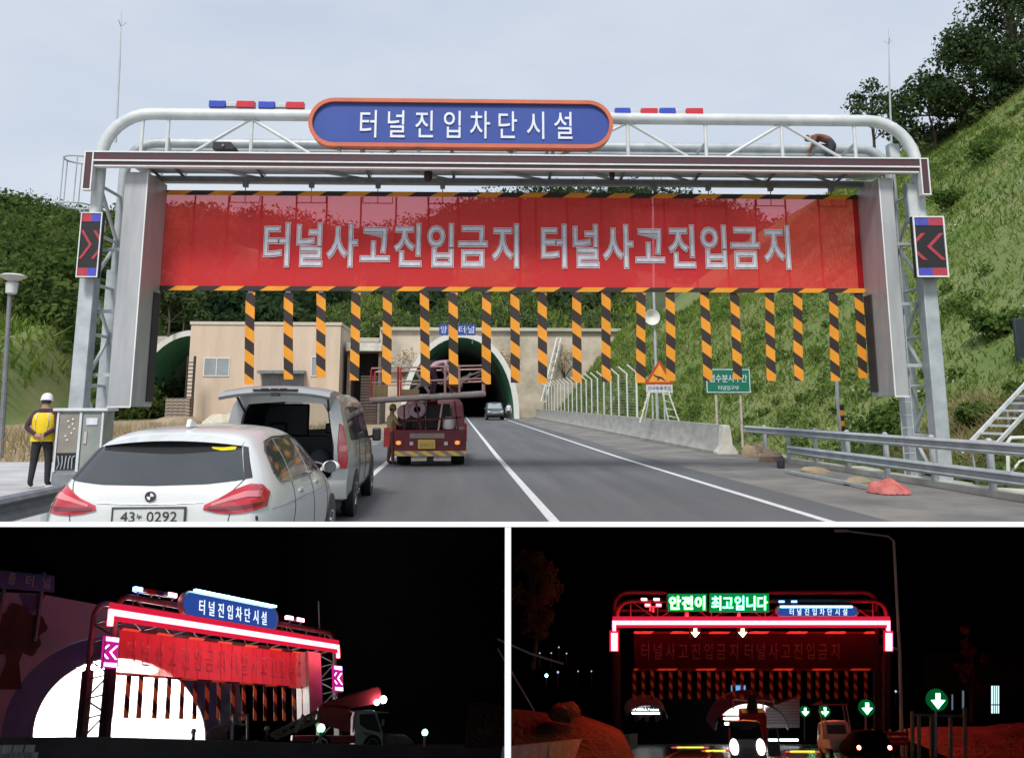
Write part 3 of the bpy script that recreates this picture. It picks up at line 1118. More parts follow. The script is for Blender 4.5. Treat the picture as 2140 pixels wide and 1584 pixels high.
# debris on the right shoulder
t = tag(obj('tarpaulin', MB(), 'tarp_red'), 'crumpled faded red tarpaulin lying on the right shoulder below the guardrail', 'tarpaulin')
me = t.data
nx, ny = 22, 16
V, Fq = [], []
for j in range(ny):
    for i in range(nx):
        u, v = i / (nx - 1) * 2 - 1, j / (ny - 1) * 2 - 1
        rr = math.hypot(u, v)
        e_ = min(1.0, max(abs(u), abs(v)))
        h = (1 - e_ ** 5) * (0.17 + 0.07 * math.sin(4.3 * u + 1.2 * v + 0.6) * math.cos(2.6 * v - u) + 0.035 * abs(math.sin(7 * u + 3 * v))) + 0.02 * abs(math.sin(9 * u + 4 * v))
        k = (max(abs(u), abs(v)) / max(rr, 1e-6)) ** 0.6 * (1 + 0.05 * math.sin(5 * math.atan2(v, u)))
        V.append((u * 0.36 * k, v * 0.42 * k, max(0.01, h)))
for j in range(ny - 1):
    for i in range(nx - 1):
        Fq.append((j * nx + i, j * nx + i + 1, (j + 1) * nx + i + 1, (j + 1) * nx + i))
me.from_pydata(V, [], Fq)
me.polygons.foreach_set('use_smooth', [True] * len(Fq))
q = G(1856, 1030)
t.location = (q.x, q.y, 0)

def rock(loc, r, m, label, seed, cat='rock', group=None):
    rg = random.Random(seed)
    mb = MB()
    n = 7
    V, Fq = [], []
    mb.ball((0, 0, 0), r, 5)
    nv = []
    for v in mb.v:
        k = 1 + 0.28 * math.sin(3 * v[0] / r[0] + seed) * math.cos(4 * v[1] / r[1] + seed * 2) + rg.uniform(-0.06, 0.06)
        nv.append((v[0] * k, v[1] * k, max(v[2] * k, -r[2] * 0.3)))
    mb.v = nv
    o = obj('rock' if cat == 'rock' else 'mound', mb, m, smooth=50)
    o.location = loc
    tag(o, label, cat, group)
    return o

rock((P(1577, 940, 29).x, 29, 0.08), (0.45, 0.5, 0.35), 'rock', 'larger orange brown boulder right beside the concrete barrier end', 1)
rock((P(1611, 948, 26.5).x, 26.5, 0.06), (0.36, 0.4, 0.3), 'rock', 'smaller tan boulder behind the guardrail next to the larger one', 2)
rock((P(1700, 968, 22).x, 22, 0.03), (0.36, 0.4, 0.12), 'dry_soil', 'flat brown earth lump under the guardrail right of the boulders', 3)
rock((P(1790, 998, 18.6).x, 18.6, 0.03), (0.34, 0.34, 0.14), 'dry_soil', 'small earth heap just behind the red tarpaulin', 4)
rock(tuple(P(472, 892, 48)), (1.3, 1.0, 0.75), 'tarp_pale', 'pale cream sheeted mound in front of the beige building', 6, 'mound')
rock(tuple(P(372, 886, 60)), (2.2, 1.4, 0.5), 'dry_soil', 'low heap of brown earth in front of the pallets', 7, 'mound')
t = thing('kerb', 'raised concrete kerb at the foot of the right guardrail', 'kerb', (10.5, 8, 0))
mb = MB()
mb.loft([[(-0.15, y, 0.002), (-0.15, y, 0.12), (0.1, y, 0.14), (0.5, y, 0.02 + 0.12 * math.sin(y)), (0.5, y, -0.9), (-0.15, y, -0.9)] for y in np.arange(-1.6, 22.3, 0.8)], cap=True)
obj('edge', mb, 'concrete_pale', t)
q = G(1632, 978)
t = tag(obj('bottle', MB().lathe([(0.09, 0), (0.11, 0.03), (0.11, 0.2), (0.05, 0.27), (0.04, 0.32)], (0, 0, 0), 12), 'cloth_navy'), 'small dark blue container at the edge of the right shoulder near the boulders', 'container')
t.location = (q.x, q.y, 0.0)
t = thing('steel_bar', 'long loose steel angle lying along the right shoulder left of the tarpaulin', 'steel bar', (0, 0, 0.02))
mb = MB().bar(tuple(G(1640, 985, 0.04)), tuple(G(1818, 1020, 0.04)), 0.07, 0.05)
obj('bar', mb, 'galv', t)

# left: street lamp and low wall
o = P(6, 925, 30)
t = thing('street_lamp', 'slim grey street lamp with a flat round head at the left edge', 'street lamp', tuple(o))
q = P(22, 590, 30) - o
obj('pole', MB().tube([(0, 0, -1.2), tuple(q)], [0.10, 0.07], 10), 'galv_dark', t)
hd = MB().lathe([(0.1, -0.45), (0.18, -0.4), (0.2, -0.05), (0.12, 0.0), (0.42, 0.16), (0.45, 0.2), (0.3, 0.26), (0.02, 0.28)], tuple(q + Vector((0.06, 0, 0.02))), 20)
obj('lamp_head', hd, 'galv_white', t)
t = thing('low_wall', 'low pale concrete wall along the far side of the left pavement', 'wall', (-26, 31, 0))
obj('block', MB().span(-14, 9, 0, 0.4, -0.4, 0.75), 'concrete_pale', t, bevel=0.03)
o = P(163, 860, 27)
t = thing('thin_post', 'thin pale post standing left of the left gantry column', 'post', (o.x, o.y, 0))
q = P(166, 622, 27)
obj('pole', MB().tube([(0, 0, -0.2), (q.x - o.x, 0, q.z)], 0.045, 8), 'pipe_pale', t)

# ---------------------------------------------------------------- vegetation
def clear(V):
    return V

# grass of the right bank
n = 190000
yy = 9 + 130 * nrng.random(n) ** 2.0
tt = nrng.random(n) ** 1.25 * 42
xx = 10.9 + tt
keep = (yy < 101) & (xx / yy < 0.80) & ~((yy < 12))
xx, yy = xx[keep], yy[keep]
zz = zright(xx, yy)
gap = vnoise(xx, yy, 5.5, 2) + 0.5 * nrng.normal(size=len(xx)) > -0.45
V, Fq = blades(np.stack([xx, yy, zz], 1)[gap], 0.09 + 0.0033 * yy[gap], 0.03 + 0.0016 * yy[gap], 0.6)
kind(raw_obj('grass', V, Fq, 'grass_slope'), 'stuff')
# herbs and low scrub on the bank
m = 2000
yy = 12 + 88 * nrng.random(m) ** 1.4
xx = 11.8 + 38 * nrng.random(m)
ok = vnoise(xx, yy, 6, 5) + 0.35 * nrng.normal(size=m) > 0.15
xx, yy = xx[ok], yy[ok]
V, Fq = leaf_cloud(np.stack([xx, yy, zright(xx, yy) + 0.15], 1), 0.15 + 0.005 * yy + 0.6 * nrng.random(len(xx)) ** 2, 90, 0.17, 0.6)
kind(raw_obj('scrub', V, Fq, 'leaf_shrub'), 'stuff')
m = 700
yy = 14 + 70 * nrng.random(m) ** 1.3
xx = 12.5 + 36 * nrng.random(m)
ok = vnoise(xx, yy, 7, 9) > 0.55
xx, yy = xx[ok], yy[ok]
V, Fq = leaf_cloud(np.stack([xx, yy, zright(xx, yy) + 0.45], 1), 0.25 + 0.3 * nrng.random(len(xx)), 9, 0.13, 0.4)
kind(raw_obj('wildflowers', V, Fq, 'flowers_pale'), 'stuff')
# dry brush beside the stairs and along the left pavement
m = 1300
px = 1980 + 130 * nrng.random(m)
xs_, ys_ = 12.9 + 2.6 * nrng.random(m), 20.5 + 4.5 * nrng.random(m)
V1, F1 = blades(np.stack([xs_, ys_, zright(xs_, ys_)], 1), 0.42, 0.035, 0.8)
m = 5000
xs_, ys_ = -32 + 25 * nrng.random(m), 27.2 + 34 * nrng.random(m) ** 1.4
V2, F2 = blades(np.stack([xs_, ys_, 0 * xs_], 1), 0.62, 0.05, 0.4)
V = np.concatenate([V1, V2]); Fq = np.concatenate([F1, F2 + len(V1)])
kind(raw_obj('dry_grass', V, Fq, 'grass_dry'), 'stuff')
# grass on the left bank
m = 16000
xs_, ys_ = -110 + 72 * nrng.random(m), 48 + 46 * nrng.random(m)
V, Fq = blades(np.stack([xs_, ys_, zleft(xs_, ys_)], 1), 0.9, 0.30, 0.5)
kind(raw_obj('bank_grass', V, Fq, 'grass_slope'), 'stuff')
m = 260
xs_, ys_ = -95 + 56 * nrng.random(m), 50 + 42 * nrng.random(m)
ok = vnoise(xs_, ys_, 11, 4) > 0.1
xs_, ys_ = xs_[ok], ys_[ok]
V, Fq = leaf_cloud(np.stack([xs_, ys_, zleft(xs_, ys_) + 0.4], 1), 0.6 + 1.0 * nrng.random(len(xs_)), 130, 0.4, 0.6)
kind(raw_obj('bank_scrub', V, Fq, 'leaf_shrub'), 'stuff')
# the wood on the left hill: one mass
pts = []
for i in range(900):
    y = 88 + 72 * nrng.random()
    x = (-150 + 520 * nrng.random()) / 520 * 0 + (-118 + 84 * nrng.random())
    pts.append((x, y))
pts = np.array(pts)
rad = 2.0 + 1.9 * nrng.random(len(pts))
zt_ = zleft(pts[:, 0], pts[:, 1]) + rad * 0.75
V, Fq = leaf_cloud(np.stack([pts[:, 0], pts[:, 1], zt_], 1), rad, 190, 0.75, 0.95)
kind(raw_obj('woodland', V, Fq, 'leaf_forest'), 'stuff')
# far wood over the tunnel hill
pts = []
while len(pts) < 1500:
    y = 112 + 205 * nrng.random()
    pxx = 250 + 1500 * nrng.random()
    x = (pxx - 948) / 1750 * y
    wob = 35 * math.sin(x * 0.21) + 25 * math.sin(x * 0.53 + 1)
    if 660 + wob < pxx < 1130 + wob * 0.6 and y < 185 + wob * 1.2:
        continue
    if pxx > 1275 + wob * 0.4 and y < 165 + wob:
        continue
    if 1120 < pxx <= 1275 and y < 118:
        continue
    pts.append((x, y))
pts = np.array(pts)
rad = (0.0165 * pts[:, 1]) * (0.7 + 0.7 * nrng.random(len(pts)))
V, Fq = leaf_cloud(np.stack([pts[:, 0], pts[:, 1], zhill(pts[:, 0], pts[:, 1]) + rad * 0.7], 1), rad, 110, 1.25, 0.95)
kind(raw_obj('far_woodland', V, Fq, 'leaf_dark'), 'stuff')
# brush on the near face of the tunnel hill
pts = []
while len(pts) < 420:
    y = 103.5 + 60 * nrng.random() ** 1.4
    pxx = 620 + 700 * nrng.random()
    pts.append(((pxx - 948) / 1750 * y, y))
pts = np.array(pts)
rad = 0.5 + 1.3 * nrng.random(len(pts)) ** 2
V, Fq = leaf_cloud(np.stack([pts[:, 0], pts[:, 1], zhill(pts[:, 0], pts[:, 1]) + rad * 0.4], 1), rad, 110, 0.55, 0.8)
kind(raw_obj('hill_scrub', V, Fq, 'leaf_pale'), 'stuff')
xs_, ys_ = -30 + 60 * nrng.random(9000), 103 + 70 * nrng.random(9000)
V, Fq = blades(np.stack([xs_, ys_, zhill(xs_, ys_)], 1), 1.0, 0.5, 0.5)
kind(raw_obj('hill_grass', V, Fq, 'grass_slope'), 'stuff')

# trees one can tell apart
def tree_on(px, py, Y, **k):
    q = P(px, py, Y)
    return make_tree('tree', loc=(q.x, q.y, q.z), **k)

GR = 'trees along the right ridge'
tree_on(1828, 330, 62, label='slender loose crowned tree seen just behind the right end of the gantry', h=6.2, cr=1.9, n_clump=15, n_leaf=70, leaf=0.3, m='leaf_ridge', seed=3, group=GR, low=0.35)
tree_on(1955, 318, 70, label='shorter dark bushy tree on the ridge nearest the gantry right corner', h=6.6, cr=3.5, n_clump=26, n_leaf=230, leaf=0.36, m='leaf_ridge', seed=4, group=GR, low=0.15)
tree_on(2040, 285, 68, label='mid sized dark tree with feathery top in the middle of the right ridge', h=9.0, cr=4.0, n_clump=32, n_leaf=240, leaf=0.36, m='leaf_ridge', seed=5, group=GR, low=0.15)
tree_on(2135, 250, 66, label='tallest dark tree cut off by the upper right corner', h=13.5, cr=4.4, n_clump=42, n_leaf=240, leaf=0.36, m='leaf_ridge', seed=6, group=GR, low=0.15)
tree_on(2225, 200, 66, label='dark tree beyond the upper right corner on the ridge', h=11, cr=4.0, n_clump=24, n_leaf=170, leaf=0.36, m='leaf_ridge', seed=16, group=GR, low=0.15)
for i, (px, py, Y, r_, lb) in enumerate(((1960, 660, 21, 0.5, 'green bush on the bank just right of the right gantry column'), (2035, 790, 23, 0.55, 'round grey green bush above the dry brush on the right bank'), (2090, 690, 27, 0.9, 'leafy bush beside the dark board on the right bank'),
                                       (1850, 880, 27, 0.9, 'bright green bush under the right curtain housing behind the guardrail'), (1980, 330, 48, 1.1, 'pale green bush below the ridge trees at the right corner of the gantry'), (2060, 300, 52, 1.3, 'wide pale bush on the upper bank under the ridge trees'))):
    q = P(px, py, Y)
    rg = np.random.default_rng(40 + i)
    cs = [(rg.normal() * r_ * 0.55, rg.normal() * r_ * 0.4, r_ * (0.15 + 0.5 * rg.random())) for _ in range(9)]
    t = thing('bush', lb, 'bush', (q.x, q.y, float(zright(q.x, q.y))), 0, 'bushes on the right bank')
    V, Fq = leaf_cloud(cs, [r_ * 0.5] * 9, 130, 0.10 + 0.09 * r_, 0.9, rg)
    raw_obj('foliage', V, Fq, 'leaf_shrub', t)
    mb = MB()
    for c in cs[:5]:
        mb.tube([(0, 0, -0.1), c], [0.03, 0.012], 5)
    obj('stem', mb, 'bark', t)
for i, (px, py, Y, r_, lb) in enumerate(((352, 700, 95, 2.2, 'round light green tree at the left edge of the dark wood behind the curtain'), (385, 655, 100, 2.0, 'small pale green tree above and right of the round one'))):
    q = P(px, py, Y)
    make_tree('tree', lb, (q.x, q.y, float(max(9.6, q.z - r_))), r_ * 2.6, r_ * 1.1, 12, 150, 0.5, 'leaf_pale', 'light trees behind the curtain', 60 + i, low=0.3)
for i, (px, lb) in enumerate(((1040, 'leafless shrub on the beige wall right above the portal curve'), (1062, 'thin dry shrub on the beige wall left of the sloping pipes'), (1180, 'dry shrub on the beige wall between the pipes and the green bank'), (845, 'dry shrub on the beige wall left of the portal'))):
    q = P(px, 735, 101.2)
    t = thing('dry_shrub', lb, 'shrub', (q.x, q.y, 5.2), 0, 'dry shrubs on the wall')
    mb = MB()
    rg = random.Random(px)
    for k in range(14):
        a = rg.uniform(-1.1, 1.1)
        l = rg.uniform(1.2, 3.2)
        mb.tube([(0, 0.6, 0), (math.sin(a) * l * 0.5, 0.1 - rg.random() * 0.3, l * 0.6), (math.sin(a) * l * 0.8, -rg.random() * 0.4, l * math.cos(a * 0.6))], [0.05, 0.03, 0.01], 4)
    obj('stem', mb, 'bark', t)
    V, Fq = leaf_cloud([(math.sin(a) * 1.0, -0.2, 1.5 + k * 0.4) for k, a in enumerate((-0.9, -0.3, 0.2, 0.8))], [0.9] * 4, 50, 0.25, 1.0, np.random.default_rng(px))
    raw_obj('foliage', V, Fq, 'grass_dry', t)
# ================================================================== GANTRY (day place)
GM = frame_m((1.38, 19.9, 0), R(-2.3))


def gp(px, py, v):
    u, w = FP(GM, px, py, v)
    return Vector((u, v, w))


def gu(px, py, v):
    return FP(GM, px, py, v)[0]


def gw(px, py, v):
    return FP(GM, px, py, v)[1]


VB = 1.35                       # depth of the truss
UL = gu(187, 600, 0)            # left and right column centres
UR = gu(1945, 700, 0)
WT = gw(1070, 246, 0)           # height of the top pipe
WB = gw(1070, 338, 0)           # height of the lower chords
WTR = gw(1070, 306, VB)
RB = 1.15
gantry = thing('gantry', 'wide galvanised steel lattice gantry spanning the road with round shouldered columns', 'gantry', (0, 0, 0), 0, frame=GM)


def portal_path(v, wt, rb):
    pts = [(UL, v, -0.8), (UL, v, wt - rb)]
    for k in range(1, 9):
        a = math.pi / 2 * k / 8
        pts.append((UL + rb - rb * math.cos(a), v, wt - rb + rb * math.sin(a)))
    for k in range(0, 9):
        a = math.pi / 2 * k / 8
        pts.append((UR - rb + rb * math.sin(a), v, wt - rb + rb * math.cos(a)))
    pts.append((UR, v, -0.8))
    return pts


obj('front_frame', MB().tube(portal_path(0, WT, RB), 0.145, 14), 'galv_white', gantry)
obj('rear_frame', MB().tube(portal_path(VB, WTR, 0.8), 0.135, 12), 'galv', gantry)
# columns are sleeved in square section below the bend
for v in (0, VB):
    for u in (UL, UR):
        mb = MB()
        mb.span(u - 0.17, u + 0.17, v - 0.17, v + 0.17, -0.8, 5.1)
        obj('column_sleeve', mb, 'galv', gantry, bevel=0.015)
for u, s in ((UL, 1), (UR, -1)):
    mb = MB()
    h = [-0.2, 1.0, 2.2, 3.4, 4.6, 5.8, 7.0]
    for i in range(6):
        a, b = (0.1, VB - 0.1) if i % 2 == 0 else (VB - 0.1, 0.1)
        mb.tube([(u, a, h[i]), (u, b, h[i + 1])], 0.045, 7)
        mb.tube([(u, 0.1, h[i + 1]), (u, VB - 0.1, h[i + 1])], 0.04, 7)
    obj('column_lacing', mb, 'galv_white', gantry)
    mb = MB().lathe([(0.24, 5.85), (0.24, 6.0)], (u, 0, 0), 12)
    mb.lathe([(0.24, 6.03), (0.24, 6.12)], (u, 0, 0), 12)
    obj('flange', mb, 'galv_white', gantry)
for v, w in ((0, WB), (VB, gw(1070, 381, VB))):
    obj('lower_chord', MB().tube([(UL, v, w), (UR, v, w)], 0.11, 10), 'galv', gantry)
WBR = gw(1070, 381, VB)
ups = [gu(x, 290, 0) for x in (350, 525, 760, 945, 1155, 1312, 1475, 1634, 1786)]
for u in ups + [UL + 0.95]:
    obj('upright', MB().tube([(u, 0, WB), (u, 0, WT)], 0.045, 8), 'galv_white', gantry)
    obj('rear_upright', MB().tube([(u, VB, WBR), (u, VB, WTR)], 0.04, 7), 'galv', gantry)
    obj('cross_tie', MB().tube([(u, 0, WB - 0.05), (u, VB, WBR + 0.05)], 0.035, 7), 'galv_dark', gantry)
for pa, pb in ((525, 395), (525, 655), (945, 800), (945, 1090), (1312, 1160), (1312, 1445), (1634, 1510), (1634, 1765)):
    obj('diagonal', MB().tube([(gu(pa, 256, 0), 0, WT - 0.1), (gu(pb, 322, 0), 0, WB + 0.1)], 0.042, 8), 'galv_white', gantry)
for a, b in zip(ups[:-1], ups[1:]):
    obj('bottom_brace', MB().tube([(a, 0, WB - 0.06), (b, VB, WBR + 0.04)], 0.035, 7), 'galv', gantry)
for u in ups[::2]:
    obj('slant_tie', MB().tube([(u, 0.05, WT - 0.6), (u - 0.35, VB, WTR - 0.75)], 0.04, 7), 'galv', gantry)
# catwalk plating and its kickboard
obj('catwalk', MB().span(UL + 0.5, UR - 0.5, 0.25, VB - 0.12, WBR + 0.13, WBR + 0.17), 'galv_white', gantry)
obj('walkway_rail', MB().span(UL + 0.35, UR - 0.4, VB - 0.05, VB + 0.03, WTR - 0.20, WTR - 0.02), 'galv', gantry)
obj('curtain_track', MB().span(gu(318, 380, 1.13), gu(1802, 385, 1.13), 1.05, 1.2, gw(1070, 386, 1.13), gw(1070, 376, 1.13)), 'galv_dark', gantry)
# curtain housings: tall boxes inside the columns, slotted on the inner side
HB, HT = gw(300, 850, -0.1), gw(300, 360, -0.1)
for px0, px1, s in ((243, 289, 1), (1853, 1886, -1)):
    u0, u1 = gu(px0, 600, -0.1), gu(px1, 640, -0.1)
    hb = gw(300, 850, -0.1) if s > 0 else gw(1890, 828, -0.1)
    mb = MB()
    mb.span(u0, u1, -0.1, 1.12, hb, HT)
    h_ = obj('curtain_housing', mb, 'housing', gantry, bevel=0.012)
    ui = u1 if s > 0 else u0
    a, b = (ui + 0.003, ui + 0.03) if s > 0 else (ui - 0.03, ui - 0.003)
    mb = MB().span(a, b, 0.72, 1.12, hb + 0.12, gw(300, 612, 0.9))
    obj('curtain_slot', mb, 'dark_slot', h_)
    mb = MB()
    e0, e1 = (ui - 0.02, ui + 0.008) if s > 0 else (ui - 0.008, ui + 0.02)
    mb.span(e0, e1, -0.115, -0.1, hb, HT)
    mb.span(min(u0, u1), max(u0, u1), -0.114, -0.1, hb - 0.02, hb + 0.01)
    obj('edge_trim', mb, 'trim_white', h_)
    for k in range(3):
        z = hb + 0.7 + k * 1.5
        obj('mounting_arm', MB().span(min(ui, UL if s > 0 else UR), max(ui, UL if s > 0 else UR), 0.2, 0.28, z, z + 0.08), 'galv', gantry)
# climbing cage at the left
mb = MB()
c0 = gp(163, 383, 0.2)
for w, n_ in ((gw(163, 334, 0.2), 16), (gw(163, 430, 0.2), 16)):
    ring = [(c0.x + 0.36 * math.cos(a), 0.2 + 0.36 * math.sin(a), w) for a in [2 * math.pi * k / n_ for k in range(n_ + 1)]]
    mb.tube(ring, 0.022, 6)
for a in (0.3, 1.9, 2.9, 3.8, 5.0):
    mb.tube([(c0.x + 0.36 * math.cos(a), 0.2 + 0.36 * math.sin(a), gw(163, 430, 0.2)), (c0.x + 0.36 * math.cos(a), 0.2 + 0.36 * math.sin(a), gw(163, 334, 0.2))], 0.015, 6)
obj('safety_cage', mb, 'galv', gantry)
mb = MB()
for s in (-0.14, 0.14):
    mb.tube([(UR - 0.55 + s, 0.4, 0), (UR - 0.55 + s, 0.4, WB)], 0.02, 6)
for k in range(24):
    mb.tube([(UR - 0.69, 0.4, 0.3 + k * 0.3), (UR - 0.41, 0.4, 0.3 + k * 0.3)], 0.013, 5)
obj('ladder', mb, 'galv', gantry)
for u in (UL, UR):
    obj('footing', MB().span(u - 0.45, u + 0.45, -0.45, VB + 0.45, -0.9, -0.02), 'concrete', gantry)

# ---- things carried by the gantry
def led_line(frame, name, label, ul, ur, dl, dr, w0, w1, v, lit=None, mats=('led_dark', 'trim_white'), legw=0.16):
    t = thing(name, label, 'light frame', (0, 0, 0), 0, frame=frame)
    mb = MB().span(ul, ur, v, v + 0.14, w0, w1)
    obj('beam', mb, mats[0], t)
    mb = MB()
    e = 0.035
    mb.span(ul, ur, v - 0.02, v + 0.15, w1, w1 + e)
    mb.span(ul, ur, v - 0.02, v + 0.15, w0 - e, w0)
    obj('edge_strip', mb, mats[1], t)
    for a, b, d in ((ul - legw - 0.03, ul - 0.03, dl), (ur + 0.03, ur + legw + 0.03, dr)):
        mb = MB().span(a, b, v, v + 0.14, w1 - d, w1)
        lg = obj('end_leg', mb, mats[0], t)
        mb = MB()
        for x in (a - 0.03, b):
            mb.span(x, x + 0.03, v - 0.02, v + 0.15, w1 - d, w1)
        mb.span(a - 0.03, b + 0.03, v - 0.02, v + 0.15, w1, w1 + 0.03)
        mb.span(a - 0.03, b + 0.03, v - 0.02, v + 0.15, w1 - d - 0.03, w1 - d)
        obj('edge_strip', mb, mats[1], lg)
    return t

VL = -0.42
w1 = gw(1070, 326, VL)
w0 = gw(1070, 341, VL)
lf = led_line(GM, 'light_bar', 'long unlit red light bar with white edges across the front of the gantry', gu(196, 330, VL), gu(1922, 345, VL), gw(182, 321, VL) - gw(182, 397, VL), gw(1934, 338, VL) - gw(1934, 410, VL), w0, w1, VL)
mb = MB().span(gu(200, 350, VL + 0.1), gu(1915, 350, VL + 0.1), VL + 0.02, VL + 0.16, w0 - 0.13, w0 - 0.05)
obj('lower_beam', mb, 'led_dark', lf)
mb = MB().span(gu(200, 350, VL + 0.1), gu(1915, 350, VL + 0.1), VL + 0.0, VL + 0.17, w0 - 0.16, w0 - 0.13)
obj('edge_strip', mb, 'trim_white', lf)
mb = MB()
for u in ups:
    mb.span(u - 0.03, u + 0.03, VL + 0.14, 0, w0 - 0.05, w0 + 0.03)
obj('bracket', mb, 'galv', lf)


def pill(hw, hh, y, n=14):
    pts = []
    for k in range(n + 1):
        a = -math.pi / 2 + math.pi * k / n
        pts.append((hw - hh + hh * math.cos(a), y, hh * math.sin(a)))
    for k in range(n + 1):
        a = math.pi / 2 + math.pi * k / n
        pts.append((-hw + hh + hh * math.cos(a), y, hh * math.sin(a)))
    return pts


def oval_sign(frame, label, c, hw, hh, v, lit=False, txt='터널진입차단시설'):
    t = thing('oval_sign', label, 'sign', (c[0], v, c[1]), 0, frame=frame)
    mb = MB().prism(pill(hw - 0.06, hh - 0.06, 0.02), (0, 0.22, 0))
    bd = obj('board', mb, 'sign_blue' if not lit else lit[0], t)
    mb = MB()
    o_, i_ = pill(hw, hh, -0.06), pill(hw - 0.095, hh - 0.095, -0.06)
    o2, i2 = [(x, 0.26, z) for x, y, z in o_], [(x, 0.26, z) for x, y, z in i_]
    mb.loft([o2, o_, i_, i2], closed=True)
    obj('rim', mb, 'sign_orange' if not lit else lit[1], t, smooth=60)
    k = hh / 0.55
    mb = MB().chars(txt, (0.1 * k, 0.004, -0.02 * k), hw * 1.41, hh * 1.16, 0.03, 0, 0.004, 0.74)
    obj('lettering', mb, 'sign_letter' if not lit else lit[2], bd)
    mb = MB()
    for x in (-0.8, -0.28, 0.35, 0.85):
        mb.span(x * hw - 0.04, x * hw + 0.04, 0.02, 0.14, -hh - 0.35 * k, -hh + 0.04)
    obj('bracket', mb, 'galv_dark' if not lit else lit[3], t)
    return t


a, b = gp(645, 256, -0.35), gp(1281, 262, -0.35)
os_ = oval_sign(GM, 'large blue pill shaped sign with orange rim and white letters atop the daylight gantry', ((a.x + b.x) / 2, (a.z + b.z) / 2), (b.x - a.x) / 2, (gw(1070, 208, -0.35) - gw(1070, 308, -0.35)) / 2, -0.35)


def beacon(frame, label, u, w, v, wid, group, mats=('lens_blue', 'lens_clear', 'lens_red'), hh=0.17):
    t = thing('beacon_bar', label, 'beacon', (u, v, w), 0, group, frame=frame)
    x0 = -wid / 2
    for k, (a, b) in enumerate(((0, 0.36), (0.37, 0.60), (0.61, 1.0))):
        mb = MB()
        dz = 0.03 if k == 1 else 0
        mb.span(x0 + a * wid, x0 + b * wid, -0.09 + dz, 0.09 - dz, -hh / 2 + dz, hh / 2 - dz)
        obj('lens', mb, mats[k], t, bevel=0.012)
    mb = MB().span(x0 + 0.06, -x0 - 0.06, -0.05, 0.05, -hh / 2 - 0.045, -hh / 2)
    for x in (-0.3 * wid, 0.33 * wid):
        mb.span(x - 0.03, x + 0.03, -0.04, 0.04, -hh / 2 - 0.17, -hh / 2 - 0.045)
    obj('base', mb, 'galv_dark', t)
    return t

for px, py, wpx, lb in ((486, 220, 95, 'blue and red beacon bar farthest left on the top pipe of the gantry'), (589, 222, 95, 'blue and red beacon bar just left of the blue oval sign'),
                        (1329, 235, 89, 'blue and red beacon bar just right of the blue oval sign'), (1423, 235, 90, 'blue and red beacon bar farthest right on the gantry top pipe')):
    q = gp(px, py, 0)
    beacon(GM, lb, q.x, q.z, 0, gu(px + wpx / 2, py, 0) - gu(px - wpx / 2, py, 0), 'beacon bars on the gantry')


def chevron(frame, label, c, hw, hh, v, direc, lit=None, rz=0.0, bars=1):
    """framed LED panel: coloured bars at top and bottom, arrow heads between"""
    t = thing('chevron_sign', label, 'light panel', (c[0], v, c[1]), rz, 'chevron light panels', frame=frame)
    obj('housing', MB().span(-hw, hw, 0.0, 0.14, -hh, hh), lit[3] if lit else 'black', t)
    mb = MB()
    e = hw * 0.09
    mb.span(-hw, hw, -0.03, 0.0, hh - e, hh); mb.span(-hw, hw, -0.03, 0.0, -hh, -hh + e)
    mb.span(-hw, -hw + e, -0.03, 0.0, -hh + e, hh - e); mb.span(hw - e, hw, -0.03, 0.0, -hh + e, hh - e)
    obj('rim', mb, 'trim_white', t)
    iw = hw - e
    cL, cR = ('led_red_off', 'led_blue_off') if direc > 0 else ('led_blue_off', 'led_red_off')
    if lit:
        cL, cR = lit[0], lit[1]
    for s in (1, -1):
        z0, z1 = sorted((s * (hh - e), s * (hh - e - hh * 0.26)))
        for (a, b, m_) in ((-iw, 0, cL), (0, iw, cR)):
            obj('light_bar', MB().span(a, b, -0.012, 0, z0, z1), m_, t)
    for k in range(2):
        x0 = (-iw * 1.0 if k == 0 else iw * 0.28) * direc
        mb = MB()
        ah, tw, wd = hh * 0.44, iw * 0.95, iw * 0.30
        for s in (1, -1):
            pl = [(x0, s * ah), (x0 + direc * wd, s * ah), (x0 + direc * (wd + tw), 0), (x0 + direc * tw, 0)]
            pl = clip_poly(pl, 1, 0, -iw * 0.97)
            pl = clip_poly(pl, -1, 0, -iw * 0.97)
            if len(pl) > 2:
                mb.prism([(x, -0.012, z) for x, z in pl], (0, 0.011, 0))
        if mb.v:
            obj('arrow', mb, lit[2] if lit else 'led_red_off', t)
    mb = MB().span(-0.06, 0.06, 0.14, 0.42, hh * 0.5, hh * 0.6).span(-0.06, 0.06, 0.14, 0.42, -hh * 0.6, -hh * 0.5)
    obj('bracket', mb, 'galv', t)
    return t

for px, py, wpx, hpx, d, lb, rz in ((187, 512, 56, 135, 1, 'unlit chevron light panel pointing right on the left gantry column', 0.03), (1944, 516, 54, 127, -1, 'unlit chevron light panel pointing left on the right gantry column', -0.03)):
    a, b = gp(px - wpx / 2, py + hpx / 2, -0.5), gp(px + wpx / 2, py - hpx / 2, -0.5)
    chevron(GM, lb, ((a.x + b.x) / 2, (a.z + b.z) / 2), (b.x - a.x) / 2, (b.z - a.z) / 2, -0.5, d, None, rz)

